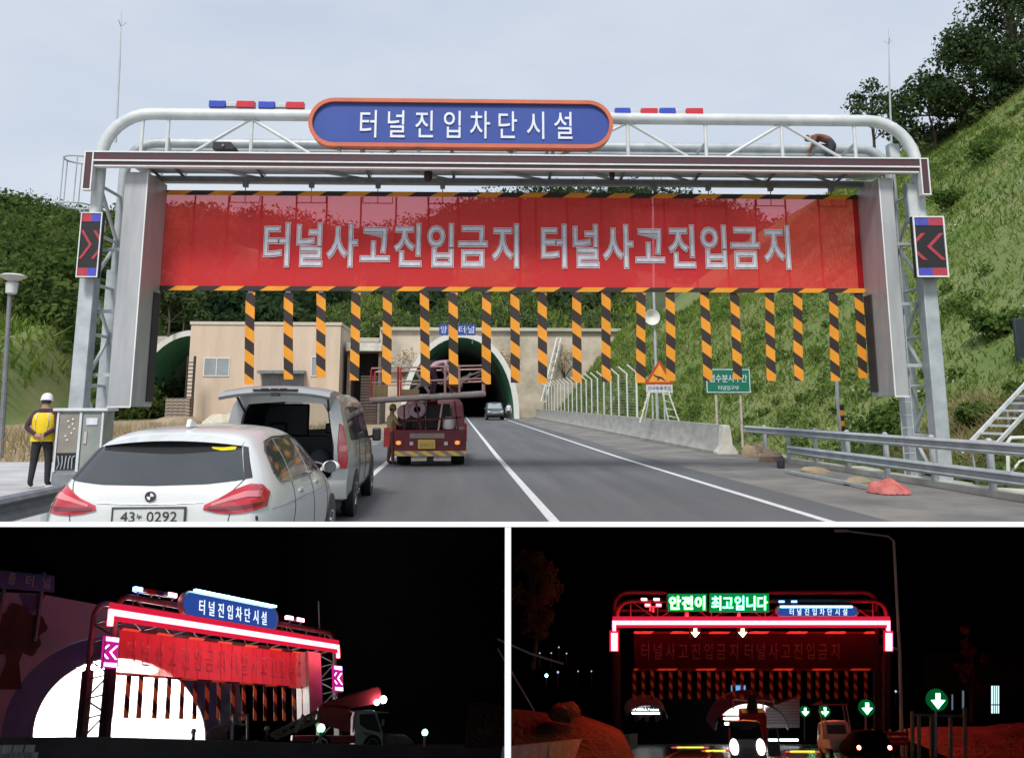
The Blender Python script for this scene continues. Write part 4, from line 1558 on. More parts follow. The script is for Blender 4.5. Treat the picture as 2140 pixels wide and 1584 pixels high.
for px0, px1, py0, py1, lb, u in ((254, 246, 25, 250, 'tall thin lightning rod at the left end of the gantry', 0), (1857, 1861, 60, 300, 'tall thin lightning rod at the right end of the gantry', 1)):
    o = gp(px1, py1, 0.6)
    tp = gp(px0, py0, 0.6) - o
    t = thing('lightning_rod', lb, 'lightning rod', tuple(o), 0, 'lightning rods', frame=GM)
    mb = MB().tube([(0, 0, -0.6), tuple(tp * 0.5), tuple(tp)], [0.03, 0.022, 0.006], 7)
    obj('rod', mb, 'galv', t)
    mb = MB()
    q = tp * 0.86
    for a in (0.3, 2.4, 4.5):
        mb.tube([tuple(q), (q.x + 0.12 * math.cos(a), q.y + 0.12 * math.sin(a), q.z + 0.13)], 0.009, 5)
    obj('prong', mb, 'galv', t)

# equipment on the truss
o = gp(472, 310, -0.05)
t = thing('speaker_box', 'black equipment box sitting on the lower beam left of the oval sign', 'equipment box', tuple(o), frame=GM)
obj('case', MB().prism([(-0.26, 0.15, -0.09), (0.26, 0.15, -0.09), (0.27, 0.15, -0.02), (0.17, 0.15, 0.10), (-0.26, 0.15, 0.10)], (0, -0.35, 0)), 'black', t, bevel=0.012)
obj('lens', MB().lathe([(0.03, -0.24), (0.03, -0.2)], (0.0, 0, 0), 10, 'Y'), 'galv_dark', t)
for px, py, r_, lb in ((895, 364, 0.17, 'black hooded camera hanging under the gantry left of centre'), (1279, 362, 0.11, 'smaller black camera hanging under the gantry right of centre')):
    o = gp(px, py, 0.15)
    t = thing('camera', lb, 'camera', tuple(o), 0, 'cameras under the gantry', frame=GM)
    obj('body', MB().lathe([(r_ * 0.5, 0.12), (r_ * 0.62, 0.02), (r_ * 0.62, -0.1), (r_ * 0.4, -0.17), (0.01, -0.18)], (0, 0, 0), 14), 'black', t)
    obj('hood', MB().lathe([(r_ * 0.35, -0.25), (r_ * 0.35, 0.12)], (0, 0, 0), 12, 'Y'), 'black', t)
    obj('mount', MB().tube([(0, 0, 0.1), (0, 0, 0.32)], 0.03, 7), 'galv_dark', t)
o = gp(1866, 318, 0.3)
t = thing('junction_box', 'grey junction box inside the right shoulder of the gantry', 'junction box', tuple(o), frame=GM)
obj('case', MB().span(-0.14, 0.14, -0.1, 0.1, -0.19, 0.19), 'galv', t, bevel=0.012)
obj('lid', MB().span(-0.12, 0.12, -0.115, -0.1, -0.17, 0.17), 'galv_white', t)
for px, py, lb in ((1848, 415, 'grey control box beside the top of the right curtain housing'),):
    o = gp(1905, 425, 0.0)
    t = thing('control_box', lb, 'control box', tuple(o), frame=GM)
    obj('case', MB().span(-0.13, 0.13, -0.08, 0.12, -0.5, 0.5), 'galv', t, bevel=0.01)
    obj('lid', MB().span(-0.11, 0.11, -0.095, -0.08, -0.46, 0.46), 'galv_white', t)

# ---- the curtain
VC = 1.13
cu0, cu1 = gu(322, 500, VC), gu(1806, 500, VC)
ct, cb = gw(1070, 411, VC), gw(1070, 604, VC)
cur = thing('barrier_curtain', 'wide sheer red curtain with silver Korean letters hung across the gantry', 'curtain', ((cu0 + cu1) / 2, VC, cb), frame=GM)
hu, hh = (cu1 - cu0) / 2, ct - cb
def wave(x, z):
    return 0.012 * math.sin(x * 1.9) * math.sin(3.0 * z / hh) + 0.006 * math.sin(x * 4.3 + z * 2)
nx, nz = 150, 14
V, Fq = [], []
for j in range(nz + 1):
    for i in range(nx + 1):
        x, z = -hu + 2 * hu * i / nx, hh * j / nz
        V.append((x, wave(x, z), z))
for j in range(nz):
    for i in range(nx):
        k = j * (nx + 1) + i
        Fq.append((k, k + 1, k + nx + 2, k + nx + 1))
mb = MB().add(V, Fq)
for f in range(len(mb.f)):
    x = (f % nx + 0.5) / nx
    mb.m[f] = 1 if (x < 0.016 or x > 0.984) else 0
obj('fabric', mb, ['banner_red', 'banner_red_double'], cur)
bt = gw(1070, 404, VC) - cb
mb = MB().striped(-hu, hu, hh - 0.03, bt + 0.005, -0.05, 0.02, 0.33, -0.58)
obj('top_band', mb, ['hazard_orange', 'hazard_black'], cur, smooth=0)
mb = MB().striped(-hu, hu, -0.075, 0.04, -0.05, 0.02, 0.33, -0.58)
obj('bottom_band', mb, ['hazard_orange', 'hazard_black'], cur, smooth=0)
c0 = (cu0 + cu1) / 2
def cx(px, py=500):
    return gu(px, py, VC) - c0
mb = MB()
for px in (402, 473, 543, 616, 680, 752, 826, 894, 957, 1086, 1120, 1186, 1258, 1322, 1390, 1455, 1520, 1583, 1646, 1716):
    x = cx(px)
    w_ = 0.022 if px != 1086 else 0.04
    mb.span(x - w_, x + w_, -0.006 + 0.03, 0.036, 0.05, hh - 0.03)
obj('seam', mb, 'seam_red', cur)
def curtain_text(px0, px1):
    a, b = cx(px0), cx(px1)
    zc = gw(1070, 514, VC) - cb
    h_ = gw(1070, 472, VC) - gw(1070, 557, VC)
    for off, m_, y, nm in ((0.034, 'letter_edge', -0.022, 'letter_outline'), (0.020, 'letter_dark', -0.027, 'letter_border'), (0.004, 'letter_silver', -0.032, 'lettering')):
        mb = MB().chars('터널사고진입금지', ((a + b) / 2, y, zc), b - a, h_ * 1.05, 0.004, 0, off, 0.72, (b - a) / 8)
        obj(nm, mb, m_, cur)
curtain_text(545, 1090)
curtain_text(1124, 1655)
mb = MB().text('터널방재', (cx(1650), -0.07, gw(1070, 585, VC) - cb), 0.5, 0.06, 0.004)
for px in (513, 651, 790, 925, 1366, 1480, 1610, 1737):
    x = cx(px, 395)
    zt_ = gw(1070, 386, VC) - cb
    mb = MB().span(x - 0.06, x + 0.06, -0.07, 0.07, zt_ - 0.12, zt_)
    hg = obj('hanger', mb, 'galv_dark', cur)
    mb = MB().tube([(x, 0, zt_ - 0.12), (x, 0.02, hh - 0.2)], 0.012, 6)
    mb.bar((x - 0.38, 0.02, hh - 0.2), (x + 0.38, 0.02, hh - 0.2), 0.02)
    mb.bar((x - 0.38, 0.02, hh - 0.2), (x - 0.38, 0.02, hh - 0.02), 0.02)
    mb.bar((x + 0.38, 0.02, hh - 0.2), (x + 0.38, 0.02, hh - 0.02), 0.02)
    obj('hook', mb, 'seam_red', hg)

# ---- hanging hazard strips: every strip is a thing of its own
ORD = ['first', 'second', 'third', 'fourth', 'fifth', 'sixth', 'seventh', 'eighth', 'ninth', 'tenth', 'eleventh', 'twelfth', 'thirteenth', 'fourteenth', 'fifteenth', 'sixteenth', 'seventeenth', 'eighteenth', 'nineteenth', 'twentieth']
SP = [(524, 520, 803), (603, 603, 793), (671, 671, 789), (744, 741, 795), (810, 808, 804), (887, 889, 808), (947, 948, 803), (1017, 1016, 803), (1076, 1077, 800), (1133, 1134, 801),
      (1205, 1206, 799), (1266, 1267, 798), (1339, 1339, 800), (1400, 1402, 796), (1472, 1479, 796), (1535, 1541, 793), (1608, 1611, 796), (1666, 1669, 796), (1740, 1746, 796), (1793, 1804, 790)]
BEH = ['over the left part of the beige building', 'over the middle of the beige building', 'above the open van tailgate', 'at the right corner of the beige building', 'in front of the louvred shed', 'over the left of the red platform truck', 'over the middle of the platform truck',
       'over the right end of the truck platform', 'right of the tunnel mouth', 'in front of the sloping wall pipes', 'over the far fence', 'over the middle of the fence', 'just left of the triangular warning sign', 'just right of the triangular warning sign', 'at the left end of the green road sign',
       'over the right part of the green road sign', 'over the grass right of the green sign', 'over the open grass bank', 'next to the striped pole', 'against the right curtain housing']
for i, (pt, pb, pyb) in enumerate(SP):
    a, b = gp(pt, 611, VC), gp(pb, pyb, VC)
    L = a.z - b.z
    t = thing('hazard_strip', f'striped strip {BEH[i]}, {ORD[i]} from the left', 'hanging strip', tuple(a + Vector((0, -0.02, 0))), 0, 'striped strips under the red curtain', frame=GM)
    mb = MB().striped(-0.115, 0.115, -L, 0.0, 0, 0.012, 0.30, 0.75 * 1.0, phase=(i % 3) * 0.1)
    sh = (b.x - a.x) / L
    mb.v = [(x - sh * z, y + 0.02 * math.sin(z * 2.2 + i), z) for x, y, z in mb.v]
    obj('strip', mb, ['hazard_orange', 'hazard_black'], t, smooth=0)
    obj('clip', MB().span(-0.06, 0.06, -0.012, 0.024, -0.02, 0.05), 'galv_dark', t)
# ================================================================== VEHICLES
def bvh_of(o):
    bpy.context.view_layer.update()
    return BVHTree.FromObject(o, bpy.context.evaluated_depsgraph_get())


def hit(bvh, a, axis, sgn, off):
    """project a point onto the body; axis Y: a=(x,z), axis X: a=(y,z)"""
    if axis == 'Y':
        o, d = Vector((a[0], -4 * sgn, a[1])), Vector((0, sgn, 0))
    elif axis == 'X':
        o, d = Vector((-4 * sgn, a[0], a[1])), Vector((sgn, 0, 0))
    else:
        o, d = Vector((a[0], a[1], 6)), Vector((0, 0, -1))
    h = bvh.ray_cast(o, d)
    if h[0] is None:
        h = bvh.find_nearest(o + d * 4)
    return h[0] + h[1].normalized() * off if h[1].dot(d) < 0 else h[0] - h[1].normalized() * off


def interp(poly, t):
    poly = [Vector((p[0], p[1], 0)) for p in poly]
    ls = [(q - p).length for p, q in zip(poly[:-1], poly[1:])]
    s = t * sum(ls)
    for i, l in enumerate(ls):
        if s <= l or i == len(ls) - 1:
            q = poly[i].lerp(poly[i + 1], min(1, s / max(l, 1e-6)))
            return q.x, q.y
        s -= l


def patch(name, bvh, top, bot, m, parent, axis='Y', sgn=1, off=0.006, nc=18, nr=6, smooth=40):
    """a panel bounded by two lines and pressed onto the body, with a small raised edge"""
    V, Fq = [], []
    for j in range(nr + 1):
        for i in range(nc + 1):
            a, b = interp(top, i / nc), interp(bot, i / nc)
            f = j / nr
            V.append(hit(bvh, (a[0] + (b[0] - a[0]) * f, a[1] + (b[1] - a[1]) * f), axis, sgn, off))
    n = len(V)
    ring = [i for i in range(nc + 1)] + [(j + 1) * (nc + 1) - 1 for j in range(1, nr + 1)] + [nr * (nc + 1) + i for i in range(nc - 1, -1, -1)] + [j * (nc + 1) for j in range(nr - 1, 0, -1)]
    for j in range(nr):
        for i in range(nc):
            k = j * (nc + 1) + i
            Fq.append((k, k + nc + 1, k + nc + 2, k + 1) if True else None)
    dirv = Vector((0, sgn, 0)) if axis == 'Y' else Vector((sgn, 0, 0)) if axis == 'X' else Vector((0, 0, -1))
    m0 = len(V)
    V += [V[i] + dirv * 0.02 for i in ring]
    L = len(ring)
    for q in range(L):
        q2 = (q + 1) % L
        Fq.append((ring[q], ring[q2], m0 + q2, m0 + q))
    return obj(name, MB().add(V, Fq), m, parent, smooth=smooth)


def seam_line(name, bvh, pts, parent, axis='Y', sgn=1, r=0.004, m='car_trim', n=14):
    q = [hit(bvh, interp(pts, i / n), axis, sgn, 0.001) for i in range(n + 1)]
    return obj(name, MB().tube(q, r, 5), m, parent)


def half_loft(stations, cap0=True, cap1=True):
    """stations: (y, [(x, z) from bottom centre round to top centre])"""
    rings = []
    for y, pr in stations:
        rings.append([(x, y, z) for x, z in pr] + [(-x, y, z) for x, z in pr[::-1] if x > 1e-6])
    mb = MB()
    mb.loft(rings, closed=True)
    n, k = len(rings[0]), len(stations[0][1])
    for idx, on in ((0, cap0), (len(rings) - 1, cap1)):
        if not on:
            continue
        b = idx * n
        pr = stations[idx][1]
        mir = {}
        c = 0
        order = [i for i, p in enumerate(pr) if p[0] > 1e-6][::-1]
        for j, i in enumerate(order):
            mir[i] = k + j
        for i in range(k - 1):
            f = [b + i, b + i + 1]
            g = [b + mir.get(i + 1, i + 1), b + mir.get(i, i)]
            poly = []
            for x in f + g:
                if x not in poly:
                    poly.append(x)
            if len(poly) >= 3:
                mb.f.append(tuple(poly) if idx else tuple(poly[::-1]))
                mb.m.append(0)
    return mb


# ---------------------------------------------------------------- white hatchback at the lower left
car = thing('white_car', 'white compact family car seen from behind, tinted rear window, lower left foreground', 'car', (-2.32, 6.78, 0))
S = [
    (0.06, [(0, .30), (.50, .30), (.62, .36), (.68, .50), (.69, .72), (.65, .95), (.60, 1.03), (.35, 1.055), (0, 1.06)]),
    (0.11, [(0, .26), (.62, .26), (.75, .34), (.80, .50), (.81, .72), (.77, .97), (.66, 1.06), (.38, 1.08), (0, 1.085)]),
    (0.36, [(0, .22), (.70, .22), (.83, .32), (.868, .50), (.875, .74), (.845, 1.0), (.655, 1.25), (.46, 1.29), (0, 1.30)]),
    (0.58, [(0, .20), (.74, .20), (.87, .30), (.905, .50), (.91, .75), (.875, 1.01), (.645, 1.40), (.50, 1.465), (0, 1.48)]),
    (0.95, [(0, .18), (.74, .18), (.87, .28), (.905, .48), (.91, .75), (.875, 1.01), (.635, 1.43), (.50, 1.51), (0, 1.532)]),
    (1.70, [(0, .18), (.74, .18), (.87, .28), (.905, .48), (.91, .75), (.87, 1.0), (.635, 1.44), (.50, 1.53), (0, 1.555)]),
    (2.60, [(0, .18), (.74, .18), (.87, .28), (.905, .48), (.91, .74), (.865, .98), (.63, 1.40), (.50, 1.49), (0, 1.52)]),
    (3.15, [(0, .18), (.74, .18), (.87, .28), (.905, .48), (.905, .73), (.86, .96), (.66, 1.16), (.5, 1.22), (0, 1.25)]),
    (3.55, [(0, .18), (.74, .18), (.87, .28), (.90, .48), (.90, .70), (.84, .92), (.68, 1.0), (.5, 1.03), (0, 1.05)]),
    (4.15, [(0, .2), (.7, .2), (.82, .3), (.86, .45), (.84, .62), (.76, .80), (.6, .87), (.4, .9), (0, .92)]),
    (4.33, [(0, .26), (.5, .26), (.62, .33), (.66, .45), (.64, .58), (.56, .68), (.45, .72), (.3, .74), (0, .75)]),
]
body = obj('body', half_loft(S), 'car_white', car, subsurf=2, smooth=60)
bv = bvh_of(body)
patch('rear_window', bv, [(-.555, 1.375), (-.4, 1.408), (0, 1.42), (.4, 1.408), (.555, 1.375)], [(-.655, 1.125), (-.4, 1.10), (0, 1.092), (.4, 1.10), (.655, 1.125)], 'car_glass', car, off=0.006, nc=24)
wsh = patch('window_shade', bv, [(-.50, 1.385), (0, 1.412), (.50, 1.385)], [(-.52, 1.345), (0, 1.318), (.53, 1.345)], 'black', car, off=0.0085, nc=20, nr=3)
patch('side_strip', bv, [(.565, 1.37), (.60, 1.36)], [(.655, 1.13), (.70, 1.135)], 'car_trim', car, off=0.008, nc=4, nr=8)
patch('side_strip', bv, [(-.60, 1.36), (-.565, 1.37)], [(-.70, 1.135), (-.655, 1.13)], 'car_trim', car, off=0.008, nc=4, nr=8)
patch('yellow_sticker', bv, [(.33, 1.365), (.42, 1.36), (.52, 1.368)], [(.34, 1.352), (.42, 1.335), (.52, 1.342)], 'vest_yellow', car, off=0.012, nc=8, nr=2)
for s in (1, -1):
    def mx(pl):
        return [(s * x, z) for x, z in pl][::s]
    lo = patch('taillight', bv, mx([(.41, .955), (.52, 1.005), (.60, 1.05), (.70, 1.09), (.77, 1.075), (.82, 1.01)]), mx([(.40, .92), (.5, .895), (.60, .885), (.70, .89), (.77, .90), (.825, .915)]), 'tail_red', car, off=0.012, nc=22, nr=8)
    patch('light_band', bv, mx([(.46, .965), (.60, 1.015), (.70, 1.04), (.78, 1.03)]), mx([(.46, .947), (.60, .985), (.70, 1.0), (.78, .99)]), 'tail_pale', lo, off=0.0175, nc=14, nr=2)
    patch('light_band', bv, mx([(.43, .94), (.55, .94), (.70, .945), (.80, .955)]), mx([(.44, .918), (.55, .912), (.70, .915), (.80, .93)]), 'tail_dark', lo, off=0.0175, nc=14, nr=2)
    seam_line('lamp_gap', bv, mx([(.60, 1.055), (.60, .885)]), lo, r=0.005)
    seam_line('tailgate_gap', bv, mx([(.665, 1.14), (.64, 1.10), (.605, 1.055)]), car)
    seam_line('tailgate_gap', bv, mx([(.60, .885), (.585, .80), (.54, .72), (.50, .62)]), car)
seam_line('tailgate_crease', bv, [(-.40, .975), (-.2, .965), (0, .962), (.2, .965), (.40, .975)], car, r=0.006, m='car_silver')
seam_line('bumper_gap', bv, [(-.585, .74), (0, .72), (.585, .74)], car)
pl_ = patch('number_plate', bv, [(-.27, .935), (.27, .935)], [(-.27, .805), (.27, .805)], 'plate_white', car, off=0.02, nc=8, nr=3)
y0 = hit(bv, (0, .87), 'Y', 1, 0.024).y
mb = MB().text('43', (-.155, y0, .872), .105, .075, .003).text('누', (-.068, y0, .872), .042, .042, .003).text('0292', (.10, y0, .872), .225, .075, .003)
obj('lettering', mb, 'plate_ink', pl_)
mb = MB()
for (x0, x1, z0, z1) in ((-.275, .275, .932, .942), (-.275, .275, .798, .808), (-.275, -.265, .808, .932), (.265, .275, .808, .932)):
    mb.span(x0, x1, y0 - 0.002, y0 + 0.03, z0, z1)
obj('plate_frame', mb, 'car_trim', pl_)
bc = hit(bv, (0, 1.02), 'Y', 1, 0.004)
bd = MB().lathe([(.040, .0), (.040, -.012), (.034, -.014), (.034, -.008), (0.001, -.008)], (0, bc.y, 1.02), 24, 'Y')
bdo = obj('badge', bd, 'car_trim', car)
mb = MB()
for k in range(4):
    a0 = math.pi / 2 * k
    pts = [(0, bc.y - 0.0095, 1.02)] + [(.026 * math.cos(a0 + math.pi / 2 * j / 6), bc.y - 0.0095, 1.02 + .026 * math.sin(a0 + math.pi / 2 * j / 6)) for j in range(7)]
    mb.add(pts, [tuple(range(8))], k % 2)
obj('roundel', mb, ['trim_white', 'cloth_navy'], bdo, smooth=0)
# right side glass, door lines, handles
patch('side_window', bv, [(.72, 1.18), (.80, 1.30), (1.0, 1.375), (1.32, 1.40)], [(.74, 1.10), (.82, 1.065), (1.0, 1.05), (1.30, 1.04)], 'car_glass', car, 'X', -1, 0.005, 14, 6)
patch('side_window', bv, [(1.36, 1.40), (1.9, 1.405), (2.2, 1.39)], [(1.36, 1.04), (1.9, 1.035), (2.2, 1.03)], 'car_glass', car, 'X', -1, 0.005, 14, 6)
patch('side_window', bv, [(2.28, 1.385), (2.55, 1.34), (2.85, 1.21), (3.08, 1.07)], [(2.28, 1.03), (2.55, 1.025), (2.85, 1.02), (3.08, 1.02)], 'car_glass', car, 'X', -1, 0.005, 14, 6)
seam_line('window_frame', bv, [(.72, 1.14), (.80, 1.315), (1.0, 1.392), (1.4, 1.42), (2.2, 1.41), (2.6, 1.345), (3.1, 1.065)], car, 'X', -1, 0.011, 'car_trim', 26)
seam_line('window_frame', bv, [(.72, 1.12), (.82, 1.05), (1.3, 1.03), (2.2, 1.018), (3.1, 1.01)], car, 'X', -1, 0.009, 'chrome', 26)
for pl in ([(1.28, 1.03), (1.22, .8), (1.05, .62)], [(2.24, 1.02), (2.26, .6), (2.24, .32)], [(3.18, .98), (3.2, .7), (3.1, .34)]):
    seam_line('door_gap', bv, pl, car, 'X', -1, 0.004)
for y in (1.5, 2.45):
    seam_line('door_handle', bv, [(y, .93), (y + .2, .925)], car, 'X', -1, 0.016, 'car_white')
    seam_line('handle_recess', bv, [(y + .01, .905), (y + .19, .9)], car, 'X', -1, 0.009, 'car_silver')
seam_line('body_crease', bv, [(.4, .885), (1.5, .86), (3.2, .82)], car, 'X', -1, 0.005, 'car_silver')
h = hit(bv, (.55, .98), 'X', -1, 0.0)
mb = MB().lathe([(.001, .004), (.082, .004), (.085, 0)], (h.x - .0, .55, .86), 20, 'X')
for (y, z) in ((.05 + .2, .62), (.02 + .35, .66), (.30, .54)):
    pass
for x, z in ((.72, .80), (.785, .84), (.68, .74)):
    q = hit(bv, (x, z), 'Y', 1, 0.002)
    obj('bumper_sensor', MB().box(tuple(q), (.028, .012, .036)), 'black', car, bevel=0.006)
obj('antenna_fin', MB().prism([(-.02, .86, 1.525), (-.02, 1.10, 1.535), (-.02, 1.03, 1.575), (-.02, .90, 1.595)], (.04, 0, 0)), 'car_white', car, bevel=.012)
sp = MB().loft([[(x, .40 + .10 * (abs(x) / .6) ** 2, 1.425 - .05 * (abs(x) / .6) ** 2), (x, .62, 1.475 - .07 * (abs(x) / .6) ** 2), (x, .62, 1.44 - .07 * (abs(x) / .6) ** 2)] for x in np.linspace(-.56, .56, 13)], closed=True, cap=True)
obj('roof_spoiler', sp, 'car_white', car, smooth=60)
mir = MB()
mir.ball((.97, 2.86, 1.05), (.10, .05, .065), 8)
mir.bar((.86, 2.88, 1.02), (.95, 2.87, 1.04), .035)
mo_ = obj('door_mirror', mir, 'car_white', car)
obj('mirror_glass', MB().lathe([(.062, -.052), (.066, -.045)], (.97, 2.86, 1.05), 16, 'Y'), 'car_glass', mo_)
for x, s in ((.80, 1), (-.80, -1)):
    for y in (.85, 3.52):
        wheel(car, (x, y, .32), .32, .22, 'X', 5, s)
        mb = MB().lathe([(.37, -.02), (.37, .108 * s), (.31, .112 * s)], (x, y, .33), 24, 'X')
        obj('wheel_arch', mb, 'car_trim', car)

# ---------------------------------------------------------------- silver van with its tailgate open
van = thing('silver_van', 'silver passenger van with raised tailgate and dark open cargo space', 'van', (-2.50, 12.95, 0), R(0.8))
def vr(wb, ws, wm, wl_, wr, zb, zs, zm, zl, zr, zt):
    return [(0, zb), (ws * .9, zb), (ws, zs), (wm, zm), (wl_, zl), (wr, zr), (wr * .86, zt - .04), (0, zt)]
VS = [
    (0.00, [(0, .36), (.84, .36), (.91, .48), (.945, .75), (.925, 1.12), (.78, 1.74), (.66, 1.86), (0, 1.89)]),
    (0.12, [(0, .32), (.86, .32), (.94, .44), (.965, .75), (.945, 1.13), (.79, 1.76), (.68, 1.89), (0, 1.925)]),
    (1.0, [(0, .28), (.86, .28), (.95, .42), (.97, .75), (.95, 1.13), (.80, 1.76), (.69, 1.90), (0, 1.935)]),
    (2.2, [(0, .28), (.86, .28), (.95, .42), (.97, .75), (.95, 1.13), (.80, 1.76), (.69, 1.90), (0, 1.935)]),
    (3.4, [(0, .28), (.86, .28), (.95, .42), (.97, .75), (.95, 1.12), (.80, 1.74), (.68, 1.86), (0, 1.90)]),
    (4.2, [(0, .28), (.86, .28), (.94, .42), (.96, .75), (.93, 1.06), (.80, 1.18), (.66, 1.24), (0, 1.27)]),
    (4.9, [(0, .3), (.8, .3), (.88, .42), (.90, .7), (.84, .9), (.72, .97), (.55, 1.0), (0, 1.02)]),
    (5.12, [(0, .36), (.6, .36), (.7, .45), (.7, .6), (.66, .74), (.56, .8), (.45, .82), (0, .84)]),
]
mb = half_loft(VS, False, True)
n_r = 14
keep = [i for i, f in enumerate(mb.f) if not (i < 7 * n_r and (i // n_r) == 4 and (i % n_r) in (5, 6, 7, 8))]
glass_f = [mb.f[i] for i in range(len(mb.f)) if i not in set(keep)]
used = sorted({i for f in glass_f for i in f})
remap = {a: i for i, a in enumerate(used)}
gm = MB().add([mb.v[i] for i in used], [tuple(remap[i] for i in f) for f in glass_f])
mb.f = [mb.f[i] for i in keep]
mb.m = [0] * len(mb.f)
OPN = [(0, .60), (.60, .60), (.70, .66), (.73, .85), (.72, 1.12), (.63, 1.62), (.56, 1.74), (0, 1.78)]
r0 = [(x, .0, z) for x, z in VS[0][1]] + [(-x, .0, z) for x, z in VS[0][1][::-1] if x > 0]
r1 = [(x, .0 - .0, z) for x, z in OPN] + [(-x, 0, z) for x, z in OPN[::-1] if x > 0]
r2 = [(x * .97, .06, z if z > 1 else z + .02) for x, y, z in r1]
mb.loft([r2, r1, r0], closed=True)
obj('body', mb, 'car_silver', van, smooth=50)
glass_mat('windscreen', (0.9, 0.95, 0.95), 0.8)
obj('windscreen', gm, 'windscreen', van)
inn = MB()
i1 = [(x * .96, .06, z if z > 1 else z + .03) for x, y, z in r1]
i2 = [(x * 1.15, .5, 1.82 if z > 1.7 else z) for x, y, z in r1]
i3 = [(x * 1.15, 3.5, 1.80 if z > 1.7 else z) for x, y, z in r1]
inn.loft([i1, i2, i3], closed=True)
obj('interior', inn, 'black', van)
obj('seat_row', MB().span(-.80, .80, 2.0, 2.2, .6, 1.22), 'board_dark', van, bevel=.03)
obj('load_screen', MB().span(-.80, .0, 2.22, 2.3, .7, 1.75), 'board_dark', van, bevel=.03)
for x in (-.5, .45):
    obj('headrest', MB().span(x - .14, x + .14, 2.05, 2.16, 1.24, 1.42), 'board_dark', van, bevel=.03)
obj('dashboard', MB().span(-.8, .8, 3.35, 3.9, .6, 1.16), 'board_dark', van, bevel=.03)
tg = MB()
rg_ = []
for x in np.linspace(-.76, .76, 15):
    k = (abs(x) / .76) ** 2.4
    zb_ = -.07 * k
    rg_.append([(x, .12, 1.95 - .03 * k), (x, -.55, 2.00 + zb_), (x, -.92, 1.955 + zb_), (x, -.98, 1.90 + zb_), (x, -.93, 1.86 + zb_), (x, -.5, 1.90 + zb_), (x, .1, 1.90 - .03 * k)])
tg.loft(rg_, closed=True, cap=True)
tgo = obj('tailgate', tg, 'car_silver', van, smooth=50)
obj('handle_recess', MB().span(-.30, .32, -.990, -.94, 1.925, 1.945), 'car_trim', tgo, bevel=.004)
mb = MB()
for x in (-.13, .0, .12):
    mb.span(x - .05, x + .05, -1.0, -.95, 1.93, 1.955)
obj('badge_letters', mb, 'black', tgo, bevel=.004)
obj('latch', MB().span(-.05, .07, -.975, -.9, 1.845, 1.875), 'black', tgo, bevel=.005)
for s in (-1, 1):
    obj('gas_strut', MB().tube([(s * .62, .05, 1.62), (s * .66, -.45, 1.90)], .018, 7), 'car_trim', van)
vb = bvh_of([o for o in van.children if o.name.startswith('body')][0])
for s in (1, -1):
    pl = [(s * .80, 1.42), (s * .86, 1.40)][::s], [(s * .80, .80), (s * .93, .80)][::s]
    lo = MB()
    pts = [(.79, 1.46), (.852, 1.42), (.905, 1.2), (.938, .95), (.925, .80), (.80, .80), (.775, 1.1)]
    lo.prism([(s * x, -.035, z) for x, z in pts], (0, .16, 0))
    tl = obj('taillight', lo, 'tail_red', van, bevel=.015)
    obj('reversing_lens', MB().span(s * .80, s * .915, -.043, -.03, 1.04, 1.13), 'tail_pale', tl, bevel=.005)
patch('side_window', vb, [(.35, 1.66), (.6, 1.70), (1.5, 1.70)], [(.38, 1.20), (.6, 1.18), (1.5, 1.17)], 'car_glass', van, 'X', -1, .006, 12, 5)
patch('side_window', vb, [(1.6, 1.70), (2.6, 1.69)], [(1.6, 1.17), (2.6, 1.15)], 'car_glass', van, 'X', -1, .006, 12, 5)
patch('side_window', vb, [(2.7, 1.68), (3.2, 1.64), (3.6, 1.42), (3.9, 1.22)], [(2.7, 1.15), (3.2, 1.14), (3.6, 1.13), (3.9, 1.12)], 'car_glass', van, 'X', -1, .006, 12, 5)
for pl in ([(1.55, 1.74), (1.55, .34)], [(2.65, 1.72), (2.65, .34)], [(3.95, 1.1), (3.9, .34)]):
    seam_line('door_gap', vb, pl, van, 'X', -1, .006)
for y in (1.75, 2.85):
    seam_line('door_handle', vb, [(y, 1.04), (y + .2, 1.04)], van, 'X', -1, .02, 'car_silver')
obj('fuel_flap', MB().box((.966, 1.2, .98), (.012, .2, .2)), 'car_silver', van, bevel=.004)
mb = MB().span(1.0, 1.16, 3.55, 3.68, 1.06, 1.30)
mo = obj('door_mirror', mb, 'black', van, bevel=.03)
obj('mirror_arm', MB().bar((.90, 3.65, 1.12), (1.02, 3.62, 1.15), .05), 'black', mo)
rb = MB()
rb.loft([[(x, -.10 + .05 * (abs(x) / .95) ** 4, .62), (x, -.13 + .08 * (abs(x) / .95) ** 4, .5), (x, -.08 + .06 * (abs(x) / .95) ** 4, .36), (x, .1, .36), (x, .1, .62)] for x in np.linspace(-.93, .93, 13)], closed=True, cap=True)
obj('rear_bumper', rb, 'car_silver', van, smooth=50)
obj('underbody', MB().span(-.8, .8, .1, 4.8, .2, .35), 'car_trim', van)
for x, s in ((.86, 1), (-.86, -1)):
    for y in (1.05, 4.2):
        wheel(van, (x, y, .34), .34, .2, 'X', 6, s)
        mb = MB().lathe([(.42, -.02), (.42, .105 if s > 0 else -.105), (.36, .11 if s > 0 else -.11)], (x, y, .36), 24, 'X')
        obj('wheel_arch', mb, 'black', van)
